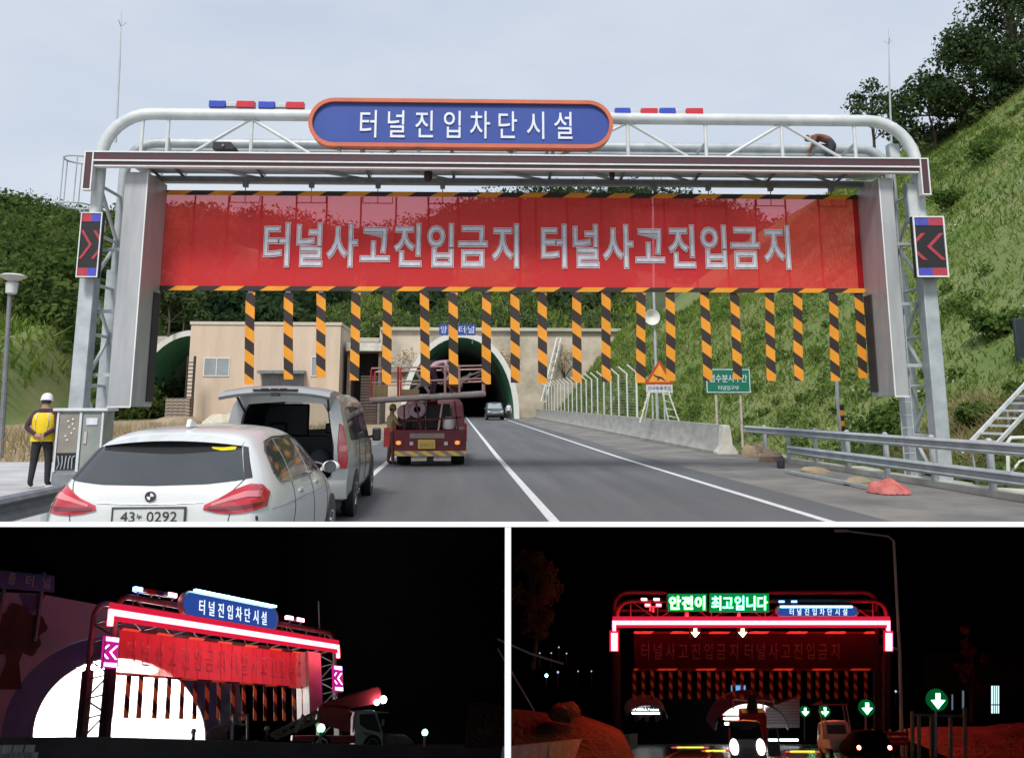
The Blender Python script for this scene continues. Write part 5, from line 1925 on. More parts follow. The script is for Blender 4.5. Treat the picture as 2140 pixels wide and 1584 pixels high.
# what lies in the cargo space
VM = van.matrix_world.copy()
def in_van(name, label, cat, mb, m, at, rz=0):
    o = obj(name, mb, m, bevel=.012)
    o.matrix_world = VM @ frame_m(at, rz)
    return tag(o, label, cat)
in_van('carton', 'pale grey carton tilted in the middle of the van cargo space', 'carton', MB().box((0, 0, .1), (.42, .3, .16), 0, 0, Matrix.Rotation(.5, 3, 'Y')), 'letter_silver', (.10, .35, .70))
in_van('tool_bag', 'dark blue tool bag at the right side of the van cargo space', 'bag', MB().ball((0, 0, .2), (.2, .22, .25), 8), 'cloth_navy', (.48, .4, .63))
in_van('carton', 'brown carton behind the grey one deep inside the van', 'carton', MB().box((0, 0, .2), (.4, .4, .4)), 'cloth_brown', (-.2, .9, .62))
t = tag(obj('yellow_bucket', MB().lathe([(.09, 0), (.13, .16), (.14, .17), (.11, .15), (.07, .02)], (0, 0, 0), 16), 'vest_yellow'), 'yellow tub at the right front corner of the open van floor', 'tub')
t.matrix_world = VM @ frame_m((.32, .16, .63))
t = tag(obj('cable_coil', MB(), 'trim_white'), 'loose white cables looped over the van door sill', 'cable')
mb = MB()
for k in range(3):
    mb.tube([(.15 + .12 * k + .22 * math.cos(a), .05 + .05 * math.sin(a * 2), .74 + .11 * math.sin(a) + .02 * k) for a in np.linspace(0, 2.9, 14)], .012, 5)
t.data.from_pydata(mb.v, [], mb.f)
t.matrix_world = VM

# ---------------------------------------------------------------- red platform truck
TY = 25.0
tr = thing('platform_truck', 'dark red work truck with yellow number plate carrying a raised access platform frame', 'truck', (-.66, TY, 0))
obj('chassis', MB().span(-.45, .45, .1, 5.5, .45, .7), 'black', tr)
tp = MB()
tp.prism([(-1.04, 0, .42), (1.04, 0, .42), (1.04, 0, .80), (.98, 0, 1.02), (-.98, 0, 1.02), (-1.04, 0, .80)], (0, .25, 0))
tail = obj('tail_panel', tp, 'truck_red', tr, bevel=.02)
obj('name_strip', MB().span(-.60, .40, -.02, 0, .80, .94), 'steel_brown', tail)
pl2 = obj('number_plate', MB().span(-.36, .14, -.05, -.01, .50, .76), 'plate_yellow', tail, bevel=.01)
obj('lettering', MB().text('8902', (-.11, -.056, .60), .40, .12, .004), 'steel_brown', pl2)
for x in (-.92, .78):
    lm = obj('tail_lamp', MB().span(x - .1, x + .1, -.04, 0, .60, .74), 'truck_bright_red', tail, bevel=.01)
    obj('indicator', MB().ball((x, -.05, .67), (.075, .03, .06), 7), 'lamp_amber', lm)
for x in (-.55, .45):
    obj('reflector', MB().span(x - .05, x + .05, -.03, 0, .60, .70), 'lens_clear', tail)
bmp = MB().striped(-1.03, 1.03, .30, .44, -.12, .10, .12, .6)
obj('bumper', bmp, ['plate_yellow', 'steel_brown'], tr, smooth=0)
obj('mudguard', MB().span(-.55, -.1, -.05, 0, .16, .3).span(.1, .6, -.05, 0, .16, .3), 'pipe_pale', tr)
for x, s in ((-.80, -1), (.80, 1)):
    for y in (.95, 4.6):
        wheel(tr, (x, y, .36), .36, .40 if y < 2 else .22, 'X', 6, s)
obj('bed', MB().span(-1.04, 1.04, .25, 3.6, .86, 1.04), 'truck_red', tr, bevel=.02)
obj('side_board', MB().span(-1.06, -1.02, .2, 3.6, .7, 1.2), 'truck_bright_red', tr)
obj('side_board', MB().span(1.02, 1.06, .2, 3.6, .7, 1.2), 'truck_bright_red', tr)
cabm = half_loft([(3.9, [(0, .5), (.95, .5), (1.0, .7), (1.0, 1.25), (.95, 1.7), (.85, 1.85), (.5, 1.9), (0, 1.9)]), (4.0, [(0, .45), (.98, .45), (1.03, .7), (1.03, 1.25), (.97, 1.8), (.86, 1.95), (.5, 2.0), (0, 2.0)]),
                   (5.0, [(0, .4), (.98, .4), (1.03, .7), (1.03, 1.25), (.97, 1.8), (.86, 1.95), (.5, 2.0), (0, 2.0)]), (5.5, [(0, .4), (.98, .4), (1.03, .7), (1.03, 1.2), (.95, 1.3), (.8, 1.35), (.5, 1.38), (0, 1.4)])])
cb_ = obj('cab', cabm, 'truck_dark', tr, smooth=50)
obj('rear_window', MB().span(-.6, .6, 3.885, 3.91, 1.3, 1.72), 'car_glass', cb_)
mb = MB()
mb.span(-1.0, -.2, .5, 1.1, 1.04, 1.66)
mb.span(-.15, .55, .6, 1.3, 1.04, 1.78)
mb.lathe([(.30, -.4), (.30, .4)], (.2, 1.8, 1.4), 14, 'X')
mb.bar((.7, .3, 1.0), (.4, 1.6, 1.75), .12)
mb.bar((-.7, .3, 1.1), (-.2, 1.7, 1.9), .10)
obj('machinery', mb, 'cage_black', tr, bevel=.03)
mb = MB().lathe([(.10, -.03), (.24, -.03), (.25, .03), (.10, .03), (.10, -.03)], (-.42, .4, 1.62), 18, 'Y')
mb.lathe([(.22, -.05), (.22, .05)], (-.8, .5, 1.55), 14, 'Y')
obj('hose_reel', mb, 'cloth_pink', tr)
obj('white_drum', MB().lathe([(.16, 0), (.18, .05), (.18, .3), (.08, .36)], (.52, .35, 1.05), 14), 'trim_white', tr)
bm = MB().bar((0, 2.6, 1.1), (0, 1.2, 1.86), .34, .3)
obj('lift_arm', bm, 'truck_bright_red', tr, bevel=.02)
obj('arm_post', MB().lathe([(.35, 1.04), (.35, 1.3), (.25, 1.4)], (0, 2.7, 0), 14), 'truck_red', tr)
# the access platform
def tq(px, py, dy=0.0):
    q = P(px, py, TY + dy)
    return (q.x + .66, dy, q.z)
pf = MB()
a, b = tq(773, 836), tq(1015, 823)
pf.tube([a, b], .075, 10)
pf.tube([(a[0], 1.2, a[2] + .05), (b[0], 1.2, b[2] + .05)], .06, 8)
pfo = obj('platform', pf, 'pipe_pale', tr)
dk = MB().loft([[(a[0] + .05, .08, a[2] - .02), (a[0] + .05, 1.15, a[2] - .02), (a[0] + .05, 1.15, a[2] - .09), (a[0] + .05, .08, a[2] - .09)], [(b[0] - .05, .08, b[2] - .02), (b[0] - .05, 1.15, b[2] - .02), (b[0] - .05, 1.15, b[2] - .09), (b[0] - .05, .08, b[2] - .09)]], closed=True, cap=True)
obj('deck', dk, 'cage_black', pfo)
def rails(yv, m, hs):
    for px, top in ((776, 772), (832, 766), (930, 764), (960, 762), (1012, 768)):
        f = (px - 773) / 242
        bot = 836 - 13 * f
        p0, p1 = tq(px, bot, 0), tq(px, top, 0)
        obj('rail_post', MB().tube([(p0[0], yv, p0[2]), (p1[0], yv, p1[2])], .032, 7), 'truck_bright_red' if px in (832, 776) else m, pfo)
    for ya, yb in hs:
        p0, p1 = tq(776, ya, 0), tq(1012, yb, 0)
        obj('rail', MB().tube([(p0[0], yv, p0[2]), (p1[0], yv, p1[2])], .026, 7), m, pfo)
rails(0.0, 'rail_pink', ((770, 764), (800, 791)))
rails(1.2, 'rail_pink', ((774, 768), (804, 795)))
obj('tool_crate', MB().span(tq(800, 0)[0], tq(828, 0)[0], .3, .6, a[2], tq(0, 802)[2]), 'cloth_tan', tr, bevel=.01)
obj('tool_crate', MB().span(tq(855, 0)[0], tq(890, 0)[0], .3, .7, a[2], tq(0, 812)[2]), 'cloth_tan', tr, bevel=.01)
for x0, y0_, x1, y1_ in ((850, 832, 905, 775), (905, 832, 870, 778), (935, 826, 985, 780)):
    obj('scissor_bar', MB().bar(tq(x0, y0_, .9), tq(x1, y1_, .9), .09), 'steel_brown', tr)
for x0, y0_, x1, y1_ in ((845, 845, 845, 905), (870, 842, 880, 905), (925, 838, 915, 905), (950, 838, 958, 905), (840, 880, 965, 872)):
    obj('lattice_bar', MB().bar(tq(x0, y0_, .18), tq(x1, y1_, .18), .05), 'truck_dark' if x0 != 925 else 'rail_pink', tr)
mb = MB()
mb.bar(tq(965, 790, .5), tq(1008, 775, .5), .05)
mb.bar(tq(970, 800, .6), tq(1005, 782, .6), .05)
obj('boom_tip', mb, 'steel_brown', tr)
obj('warning_flag', MB().span(-1.35, -1.18, -.02, .02, .55, 1.1), 'truck_bright_red', tr)
obj('flag_bracket', MB().bar((-1.18, 0, .9), (-1.04, 0, .9), .03), 'black', tr)

# ---------------------------------------------------------------- far SUV coming out of the tunnel
SYV = 90.0
q = P(1033, 872, SYV)
suv = thing('oncoming_suv', 'small dark grey off road vehicle facing the camera near the tunnel mouth', 'car', (q.x, SYV, gz(SYV)), math.pi)
# local -Y is its back; turned round so that the front faces the camera
bdm = half_loft([(-2.2, [(0, .5), (.82, .5), (.88, .7), (.88, 1.05), (.78, 1.6), (.6, 1.72), (0, 1.74)]), (-2.1, [(0, .45), (.86, .45), (.92, .7), (.92, 1.05), (.80, 1.68), (.65, 1.8), (0, 1.82)]),
                 (.3, [(0, .45), (.86, .45), (.92, .7), (.92, 1.05), (.80, 1.68), (.65, 1.8), (0, 1.82)]), (1.0, [(0, .45), (.86, .45), (.92, .7), (.90, 1.03), (.78, 1.10), (.6, 1.14), (0, 1.16)]),
                 (2.1, [(0, .45), (.86, .45), (.92, .65), (.90, .95), (.78, 1.0), (.6, 1.02), (0, 1.03)]), (2.25, [(0, .5), (.8, .5), (.86, .65), (.84, .9), (.74, .95), (.55, .97), (0, .98)])])
sb = obj('body', bdm, 'suv_grey', suv, smooth=50)
ws = MB().loft([[(-.76, 1.0 - .02 + .03, 1.16), (-.62, .36, 1.70)], [(.76, 1.01, 1.16), (.62, .36, 1.70)]], closed=False)
ws.v = [(x, y + .03, z + .02) for x, y, z in ws.v]
obj('windscreen', ws, 'window_glass', suv)
obj('grille', MB().span(-.42, .42, 2.22, 2.29, .68, .92), 'chrome', suv)
obj('bumper', MB().span(-.9, .9, 2.15, 2.36, .42, .62), 'black', suv, bevel=.03)
for x in (-.64, .64):
    obj('headlight', MB().span(x - .15, x + .15, 2.2, 2.29, .74, .92), 'lens_clear', suv, bevel=.03)
for x, s in ((-.82, -1), (.82, 1)):
    for y in (-1.45, 1.45):
        wheel(suv, (x, y, .36), .36, .24, 'X', 5, s)
    obj('door_mirror', MB().span(x + s * .14, x + s * .30, .7, .8, 1.05, 1.25), 'black', suv, bevel=.03)

# ---------------------------------------------------------------- control cabinet beside the left column
o = G(168, 996, 0.08)
cab = thing('control_cabinet', 'tall grey roadside control cabinet with open front panel beside the left gantry column', 'cabinet', (P(166, 900, 18.2).x, 18.2, 0.05), R(6))
W_, D_, H_ = .92, .7, 1.62
obj('plinth', MB().prism([(-W_ / 2, 0, 0), (W_ / 2, 0, 0), (W_ / 2, 0, .32), (-W_ / 2, 0, .32)], (0, D_, 0)), 'galv_dark', cab, bevel=.02)
obj('body', MB().span(-W_ / 2, W_ / 2, .03, D_, .32, H_ - .06), 'cabinet', cab, bevel=.01)
obj('roof', MB().span(-W_ / 2 - .07, W_ / 2 + .07, -.05, D_ + .05, H_ - .06, H_), 'galv_white', cab, bevel=.01)
fr = MB()
for x0, x1 in ((-.45, -.41), (-.02, .03), (.41, .45)):
    fr.span(x0, x1, -.01, .03, .34, H_ - .08)
obj('door_frame', fr, 'galv_white', cab)
pn = obj('panel', MB().span(-.40, -.03, 0.005, .03, .72, H_ - .12), 'steel_brown', cab)
mb = MB()
for i, (x, z) in enumerate(((-.14, 1.4), (-.14, 1.3), (-.23, 1.36), (-.2, 1.24), (-.1, 1.2), (-.15, 1.12), (-.26, 1.06), (-.22, .98))):
    mb.lathe([(.018, -.012), (.018, .008)], (x, 0, z), 10, 'Y')
obj('switch', mb, 'trim_white', pn)
obj('cable_bay', MB().span(-.40, -.03, .012, .03, .38, .71), 'black', cab)
mb = MB()
for k in range(5):
    mb.tube([(-.37 + k * .07, -.0, .40), (-.33 + k * .06, -.02, .5 + .03 * k), (-.37 + k * .08, 0, .66)], .012, 5)
obj('cable', mb, 'galv', cab)
obj('panel', MB().span(.06, .40, 0.005, .03, .36, H_ - .12), 'cabinet', cab)
obj('meter', MB().span(.12, .34, -.02, .02, H_ - .34, H_ - .2), 'letter_silver', cab, bevel=.005)
obj('door_handle', MB().span(.1, .15, -.02, .02, .9, 1.15), 'pipe_pale', cab)


# ================================================================== PEOPLE
def human(name, label, loc, rz, J, cols, sc=1.0, frame=None, group=None, hat=None, vest=None, hair=True):
    """one skinned body grown over a jointed skeleton; clothing colours follow the limbs"""
    t = thing(name, label, 'person', loc, rz, group, frame=frame)
    names = list(J)
    vs = [Vector(J[k][0]) * sc for k in names]
    rad = [J[k][1] * sc for k in names]
    bones = [(a, b, z) for a, b, z in BONES if a in J and b in J]
    # five bent fingers on either hand
    for s in ('l', 'r'):
        if 'hand_' + s in J:
            h, w = Vector(J['hand_' + s][0]) * sc, Vector(J['wrist_' + s][0]) * sc
            d = (h - w).normalized()
            sd_ = d.cross(Vector((0, 1, .3))).normalized()
            if sd_.length < .5:
                sd_ = Vector((1, 0, 0))
            cl = d.cross(sd_)
            for k, (of, ln) in enumerate(((-.03, .07), (-.011, .082), (.009, .078), (.027, .06), (.045, .055))):
                th = k == 4
                p1 = h + sd_ * of * sc + d * (.0 if th else .035) * sc
                p2 = p1 + (d * (.5 if th else 1) + (sd_ * .7 if th else Vector())).normalized() * ln * .55 * sc
                p3 = p2 + (d * .7 + cl * .6).normalized() * ln * .5 * sc
                ids = []
                for q_, r_ in ((p1, .0095), (p2, .009), (p3, .0075)):
                    names.append(f'f{s}{k}{len(ids)}')
                    vs.append(q_); rad.append(r_ * sc)
                    ids.append(names[-1])
                bones += [('hand_' + s, ids[0], 'skin'), (ids[0], ids[1], 'skin'), (ids[1], ids[2], 'skin')]
    idx = {k: i for i, k in enumerate(names)}
    me = bpy.data.meshes.new('body')
    me.from_pydata([tuple(v) for v in vs], [(idx[a], idx[b]) for a, b, z in bones], [])
    o = bpy.data.objects.new('body', me)
    COL.objects.link(o)
    sk = o.modifiers.new('skin', 'SKIN')
    sk.use_smooth_shade = True
    for i, sv in enumerate(me.skin_vertices[0].data):
        sv.radius = (rad[i], rad[i])
        sv.use_root = names[i] == 'pelvis'
    ss = o.modifiers.new('subsurf', 'SUBSURF')
    ss.levels = ss.render_levels = 2
    dg = bpy.context.evaluated_depsgraph_get()
    bm_ = bpy.data.meshes.new_from_object(o.evaluated_get(dg))
    o.modifiers.clear()
    o.data = bm_
    bm_.name = 'body'
    bpy.data.meshes.remove(me)
    zones = ['skin', 'top', 'bottom', 'shoe']
    bm_.materials.clear()
    for z in zones:
        bm_.materials.append(MATS[cols[z]])
    segs = [(vs[idx[a]], vs[idx[b]], zones.index(z)) for a, b, z in bones]
    for p in bm_.polygons:
        c = p.center
        best, bz = 9, 0
        for a, b, z in segs:
            ab = b - a
            u = max(0, min(1, (c - a).dot(ab) / max(ab.length_squared, 1e-9)))
            dd = (c - a - ab * u).length
            if dd < best:
                best, bz = dd, z
        p.material_index = bz
        p.use_smooth = True
    o.parent = t
    hd, hr = Vector(J['head'][0]) * sc, J['head'][1] * sc
    nk = Vector(J['neck'][0]) * sc
    up = (hd - nk).normalized()
    fw = Vector(J.get('face', ((0, 1, 0), 0))[0]).normalized()
    fw = (fw - up * fw.dot(up)).normalized()
    rt = fw.cross(up)
    def hp(r_, f_, u_):
        return tuple(hd + rt * r_ * hr + fw * f_ * hr + up * u_ * hr)
    mb = MB()
    mb.tube([hp(0, .92, .12), hp(0, 1.18, -.22), hp(0, .98, -.3)], [.012 * sc, .022 * sc, .014 * sc], 7)
    for s in (-1, 1):
        mb.ball(hp(s * .98, -.05, -.12), (.018 * sc, .022 * sc, .032 * sc), 6)
    obj('nose_and_ears', mb, cols['skin'], t)
    mb = MB()
    for s in (-1, 1):
        mb.ball(hp(s * .38, .9, .05), .014 * sc, 6)
    obj('eyes', mb, 'hair', t)
    obj('mouth', MB().tube([hp(-.28, .9, -.55), hp(0, .98, -.57), hp(.28, .9, -.55)], .007 * sc, 5), 'tail_dark', t)
    m = Matrix((rt, fw, up)).transposed()
    if hair:
        mb = MB().ball((0, 0, 0), (hr * 1.06, hr * 1.1, hr * 1.08), 9)
        mb.v = [p for p in mb.v]
        keep = [f for f in mb.f if sum(mb.v[i][2] for i in f) / len(f) > hr * (.15) or sum(mb.v[i][1] for i in f) / len(f) < -hr * .35 and sum(mb.v[i][2] for i in f) / len(f) > -hr * .55]
        mb.f = keep; mb.m = [0] * len(keep)
        mb.v = [tuple(hd + m @ Vector(p)) for p in mb.v]
        obj('hair', mb, 'hair', t)
    if hat:
        mb = MB().lathe([(hr * 1.30, .02 * sc), (hr * 1.34, .03 * sc), (hr * 1.22, .05 * sc), (hr * 1.2, .09 * sc), (hr * 1.0, .135 * sc), (hr * .6, .165 * sc), (hr * .12, .175 * sc)], (0, 0, 0), 20)
        mb.prism([(x * hr, y * hr, .022 * sc) for x, y in ((-.9, .95), (.9, .95), (.6, 1.62), (0, 1.8), (-.6, 1.62))], (0, 0, .012 * sc))
        mb.v = [tuple(hd + m @ (Vector(p))) for p in mb.v]
        obj('helmet' if hat == 'helmet' else 'hat', mb, hat if hat in MATS else 'cloth_tan', t, smooth=60)
    if vest:
        w_, d_ = .218 * sc, .15 * sc
        ch, pe = Vector(J['chest'][0]) * sc, Vector(J['pelvis'][0]) * sc
        rings = []
        for f_, kw, kd in ((-.16, 1.04, 1.10), (.0, 1.02, 1.1), (.3, .98, 1.08), (.6, 1.04, 1.12), (.9, 1.06, 1.12), (1.12, .95, 1.0), (1.25, .72, .75)):
            c = pe.lerp(ch, f_)
            rings.append([(c.x + w_ * kw * math.cos(a), c.y + d_ * kd * math.sin(a), c.z) for a in [2 * math.pi * k / 24 for k in range(24)]])
        vo = obj('vest', MB().loft(rings, closed=True), vest, t, smooth=80)
        mb = MB()
        for a in (1.05, 2.09, 4.19, 5.24):
            pts = []
            for r_ in rings[1:]:
                k = int(round(a / (2 * math.pi) * 24)) % 24
                pts.append(Vector(r_[k]) + Vector((math.cos(a), math.sin(a), 0)) * .003)
            for p_, q_ in zip(pts[:-1], pts[1:]):
                mb.bar(p_, q_, .035 * sc, .004)
        obj('reflective_tape', mb, 'vest_tape', vo)
    return t


BONES = [('pelvis', 'spine', 'top'), ('spine', 'chest', 'top'), ('chest', 'neck', 'top'), ('neck', 'head', 'skin'), ('head', 'crown', 'skin')]
for s in ('l', 'r'):
    BONES += [('chest', 'shoulder_' + s, 'top'), ('shoulder_' + s, 'elbow_' + s, 'top'), ('elbow_' + s, 'wrist_' + s, 'top'), ('wrist_' + s, 'hand_' + s, 'skin'),
              ('pelvis', 'hip_' + s, 'bottom'), ('hip_' + s, 'knee_' + s, 'bottom'), ('knee_' + s, 'ankle_' + s, 'bottom'), ('ankle_' + s, 'toe_' + s, 'shoe')]


def stand(arms='side', lean=0.0):
    J = {'pelvis': ((0, 0, .95), .135), 'spine': ((0, lean * .3, 1.12), .13), 'chest': ((0, lean * .7, 1.34), .145), 'neck': ((0, lean, 1.52), .055), 'head': ((0, lean + .02, 1.65), .088), 'crown': ((0, lean + .01, 1.735), .07), 'face': ((0, 1, 0), 0)}
    for s, k in (('l', -1), ('r', 1)):
        J['shoulder_' + s] = ((k * .18, lean * .8, 1.42), .068)
        if arms == 'back':
            J['elbow_' + s] = ((k * .29, -.10, 1.16), .05)
            J['wrist_' + s] = ((k * .07, -.20, 1.01), .036)
            J['hand_' + s] = ((k * .005, -.215, .985), .034)
        elif arms == 'front':
            J['elbow_' + s] = ((k * .26, .10, 1.18), .05)
            J['wrist_' + s] = ((k * .17, .36, 1.22), .036)
            J['hand_' + s] = ((k * .15, .45, 1.23), .032)
        else:
            J['elbow_' + s] = ((k * .25, -.03, 1.15), .048)
            J['wrist_' + s] = ((k * .27, .05, .90), .034)
            J['hand_' + s] = ((k * .27, .07, .80), .032)
        J['hip_' + s] = ((k * .10, 0, .88), .105)
        J['knee_' + s] = ((k * .13, .02, .50), .072)
        J['ankle_' + s] = ((k * .15, -.02, .10), .052)
        J['toe_' + s] = ((k * .18, .16, .045), .042)
    return J


def crouch():
    J = {'pelvis': ((0, -.18, .38), .14), 'spine': ((0, -.12, .56), .135), 'chest': ((0, .06, .76), .15), 'neck': ((0, .20, .88), .055), 'head': ((0, .28, .98), .09), 'crown': ((0, .30, 1.07), .07), 'face': ((0, 1, -.4), 0)}
    for s, k in (('l', -1), ('r', 1)):
        J['shoulder_' + s] = ((k * .19, .10, .82), .07)
        J['elbow_' + s] = ((k * .27, .28, .60), .05)
        J['wrist_' + s] = ((k * .15, .46, .50), .036)
        J['hand_' + s] = ((k * .12, .54, .47), .032)
        J['hip_' + s] = ((k * .11, -.14, .36), .11)
        J['knee_' + s] = ((k * .20, .26, .50), .075)
        J['ankle_' + s] = ((k * .17, .02, .10), .052)
        J['toe_' + s] = ((k * .20, .20, .045), .042)
    return J


def bend():
    J = {'pelvis': ((0, -.1, .92), .14), 'spine': ((0, .04, 1.04), .135), 'chest': ((0, .26, 1.12), .15), 'neck': ((0, .43, 1.14), .055), 'head': ((0, .54, 1.12), .09), 'crown': ((0, .62, 1.12), .07), 'face': ((0, .2, -1), 0)}
    for s, k in (('l', -1), ('r', 1)):
        J['shoulder_' + s] = ((k * .19, .32, 1.12), .07)
        J['elbow_' + s] = ((k * .24, .40, .85), .05)
        J['wrist_' + s] = ((k * .16, .52, .66), .036)
        J['hand_' + s] = ((k * .14, .56, .58), .032)
        J['hip_' + s] = ((k * .10, -.08, .86), .11)
        J['knee_' + s] = ((k * .13, .04, .50), .075)
        J['ankle_' + s] = ((k * .15, -.04, .10), .052)
        J['toe_' + s] = ((k * .18, .14, .045), .042)
    return J


q = G(80, 1019, .06)
human('person', 'worker in white helmet and yellow vest standing with hands clasped behind the back', (q.x, q.y, .055), R(8), stand('back'), {'skin': 'skin', 'top': 'cloth_plum', 'bottom': 'cloth_black', 'shoe': 'shoe'}, 1.06, hat='helmet', vest='vest_yellow')
o = gp(1735, 327, VB - .25)
human('person', 'worker in dark clothes bending over on the gantry catwalk near its right end', (o.x, o.y, WBR + .17), R(62), bend(), {'skin': 'skin', 'top': 'cloth_brown', 'bottom': 'cloth_navy', 'shoe': 'shoe'}, .98, frame=GM, vest=None)
dz = tq(920, 828)[2]
human('person', 'person in pale pink jacket bending over in the middle of the truck platform', (-.66 + tq(918, 0)[0], TY + .55, dz), R(-70), bend(), {'skin': 'skin', 'top': 'cloth_pink', 'bottom': 'cloth_plum', 'shoe': 'shoe'}, .92, hat='helmet')
human('person', 'person in pale clothes crouching at the right of the truck platform', (-.66 + tq(962, 0)[0], TY + .6, dz), R(60), crouch(), {'skin': 'skin', 'top': 'cloth_pink', 'bottom': 'cloth_brown', 'shoe': 'shoe'}, .8)
q = P(817, 948, 25.6)
human('person', 'person in a tan hat standing at the left side of the red platform truck', (q.x, 25.6, 0), R(-60), stand('front'), {'skin': 'skin', 'top': 'cloth_tan', 'bottom': 'cloth_brown', 'shoe': 'shoe'}, .98, hat='cloth_tan')
q = P(1063, 872, 88)
human('person', 'distant person standing right of the off road vehicle near the tunnel', (q.x, 88, gz(88)), R(180), stand(), {'skin': 'skin', 'top': 'letter_silver', 'bottom': 'cloth_black', 'shoe': 'shoe'}, 1.0)
# ================================================================== ADDED DISPLAY CASE below the road edge to keep the two night models dark
mat('case_white', (0.95, 0.95, 0.95), 0.5, 0, (0.93, 0.93, 0.93), 4)
mat('case_black', (0.004, 0.004, 0.0045), 0.95, spec=0.05)
mat('night_concrete', (0.62, 0.60, 0.58), 0.85, 0, (0.45, 0.44, 0.42), 0.8, bump=0.3)
mat('parapet_dark', (0.10, 0.09, 0.085), 0.9, 0, (0.05, 0.045, 0.045), 0.4)
mat('night_asphalt', (0.07, 0.07, 0.075), 0.7, 0, (0.05, 0.05, 0.055), 0.5)
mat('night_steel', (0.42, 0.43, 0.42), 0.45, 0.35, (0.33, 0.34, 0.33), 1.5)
mat('mural_grey', (0.32, 0.34, 0.46), 0.9, 0, (0.24, 0.26, 0.38), 0.15)
mat('mural_blue', (0.05, 0.07, 0.17), 0.9, 0, (0.08, 0.10, 0.22), 0.4, bump=0.4)
mat('mural_deep', (0.07, 0.10, 0.26), 0.9, 0, (0.10, 0.13, 0.32), 0.3)
mat('mural_tree', (0.05, 0.035, 0.03), 0.95, 0, (0.08, 0.055, 0.045), 0.8)
mat('mural_sky', (0.10, 0.22, 0.34), 0.9, 0, (0.07, 0.17, 0.28), 0.4)
mat('lining_white', (0.85, 0.85, 0.83), 0.8)
mat('night_board', (0.02, 0.025, 0.05), 0.5)
mat('night_letter', (0.45, 0.42, 0.45), 0.6)
mat('night_red', (0.45, 0.02, 0.035), 0.5, 0, (0.36, 0.015, 0.03), 3)
mat('night_white', (0.62, 0.58, 0.60), 0.35)
mat('night_machine', (0.20, 0.15, 0.13), 0.7, 0, (0.3, 0.24, 0.2), 6)
mat('night_soil', (0.24, 0.10, 0.095), 0.95, 0, (0.12, 0.055, 0.055), 0.6, bump=0.6)  # tinted red to stand for the red light on the soil
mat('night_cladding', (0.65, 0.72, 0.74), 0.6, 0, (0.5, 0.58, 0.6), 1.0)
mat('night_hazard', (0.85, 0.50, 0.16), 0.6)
mat('night_hazard_dim', (0.30, 0.22, 0.08), 0.6)  # strip colour darkened to stand for weak light
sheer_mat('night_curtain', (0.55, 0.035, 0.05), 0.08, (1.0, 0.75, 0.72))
sheer_mat('night_curtain_dim', (0.03, 0.012, 0.012), 0.06, (1.0, 0.6, 0.6))  # fabric colour darkened to stand for the dim light on it
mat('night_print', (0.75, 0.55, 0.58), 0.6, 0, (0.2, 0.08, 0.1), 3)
mat('night_print_dim', (0.10, 0.07, 0.06), 0.6, 0, (0.07, 0.045, 0.04), 4)  # letter colour darkened along with the dim curtain
emitter('glow_red', (1.0, 0.085, 0.12), 10.5)
emitter('glow_red_far', (1.0, 0.017, 0.03), 60)
emitter('halo_magenta', (0.8, 0.02, 0.42), 0.55)  # glowing backing painted as the pink halo of the chevron panels
mat('night_steel_shaded', (0.028, 0.028, 0.028), 0.7, 0.0, (0.02, 0.02, 0.02), 1.5)  # steel colour darkened so the frame stays dim beside the bright bar
mat('night_steel_dim', (0.16, 0.16, 0.16), 0.55, 0.2, (0.10, 0.10, 0.10), 1.5)  # milder darkened copy, shade put into the steel colour
emitter('glow_faint', (0.5, 0.7, 0.9), 0.18)
emitter('halo_glow_red', (1.0, .02, .07), .6)  # faint red emission painted as halo, not a lamp lens
emitter('glow_pink', (1.0, 0.30, 0.40), 7)
emitter('glow_magenta', (1.0, 0.16, 0.62), 6)
emitter('glow_violet', (0.55, 0.35, 1.0), 6)
emitter('glow_blue', (0.12, 0.25, 1.0), 8)
emitter('glow_cyan', (0.35, 0.85, 1.0), 9)
emitter('glow_white', (0.95, 0.97, 1.0), 14)
emitter('glow_tunnel', (1.0, 0.99, 0.96), 110)
emitter('glow_green', (0.20, 1.0, 0.42), 6)
emitter('glow_lime', (0.06, 1.0, 0.07), 26)
emitter('glow_teal', (0.04, 1.0, 0.12), 26)
emitter('glow_warm', (1.0, 0.86, 0.42), 7)
emitter('glow_head', (1.0, 0.97, 0.95), 3)
emitter('glow_tail', (1.0, 0.25, 0.12), 9)
emitter('glow_window', (0.55, 0.85, 1.0), 1.3)
emitter('glow_mouth', (0.86, 0.96, 1.0), 2.6)
emitter('glow_dim', (0.5, 0.6, 0.9), 0.9)
emitter('glow_letter', (0.75, 0.85, 1.0), 1.1)
emitter('glow_sign_blue', (0.05, 0.13, 0.62), 0.42)
emitter('glow_little_sign', (0.12, 0.40, 0.85), 0.9)
mat('amber_paint', (0.80, 0.62, 0.05), 0.5)

CF = frame_m((0, 0, 0), -YAW)
V0, V1 = 1.5, 6.15


def cq(px, py, v):
    u, w = FP(CF, px, py, v)
    return (u, v, w)


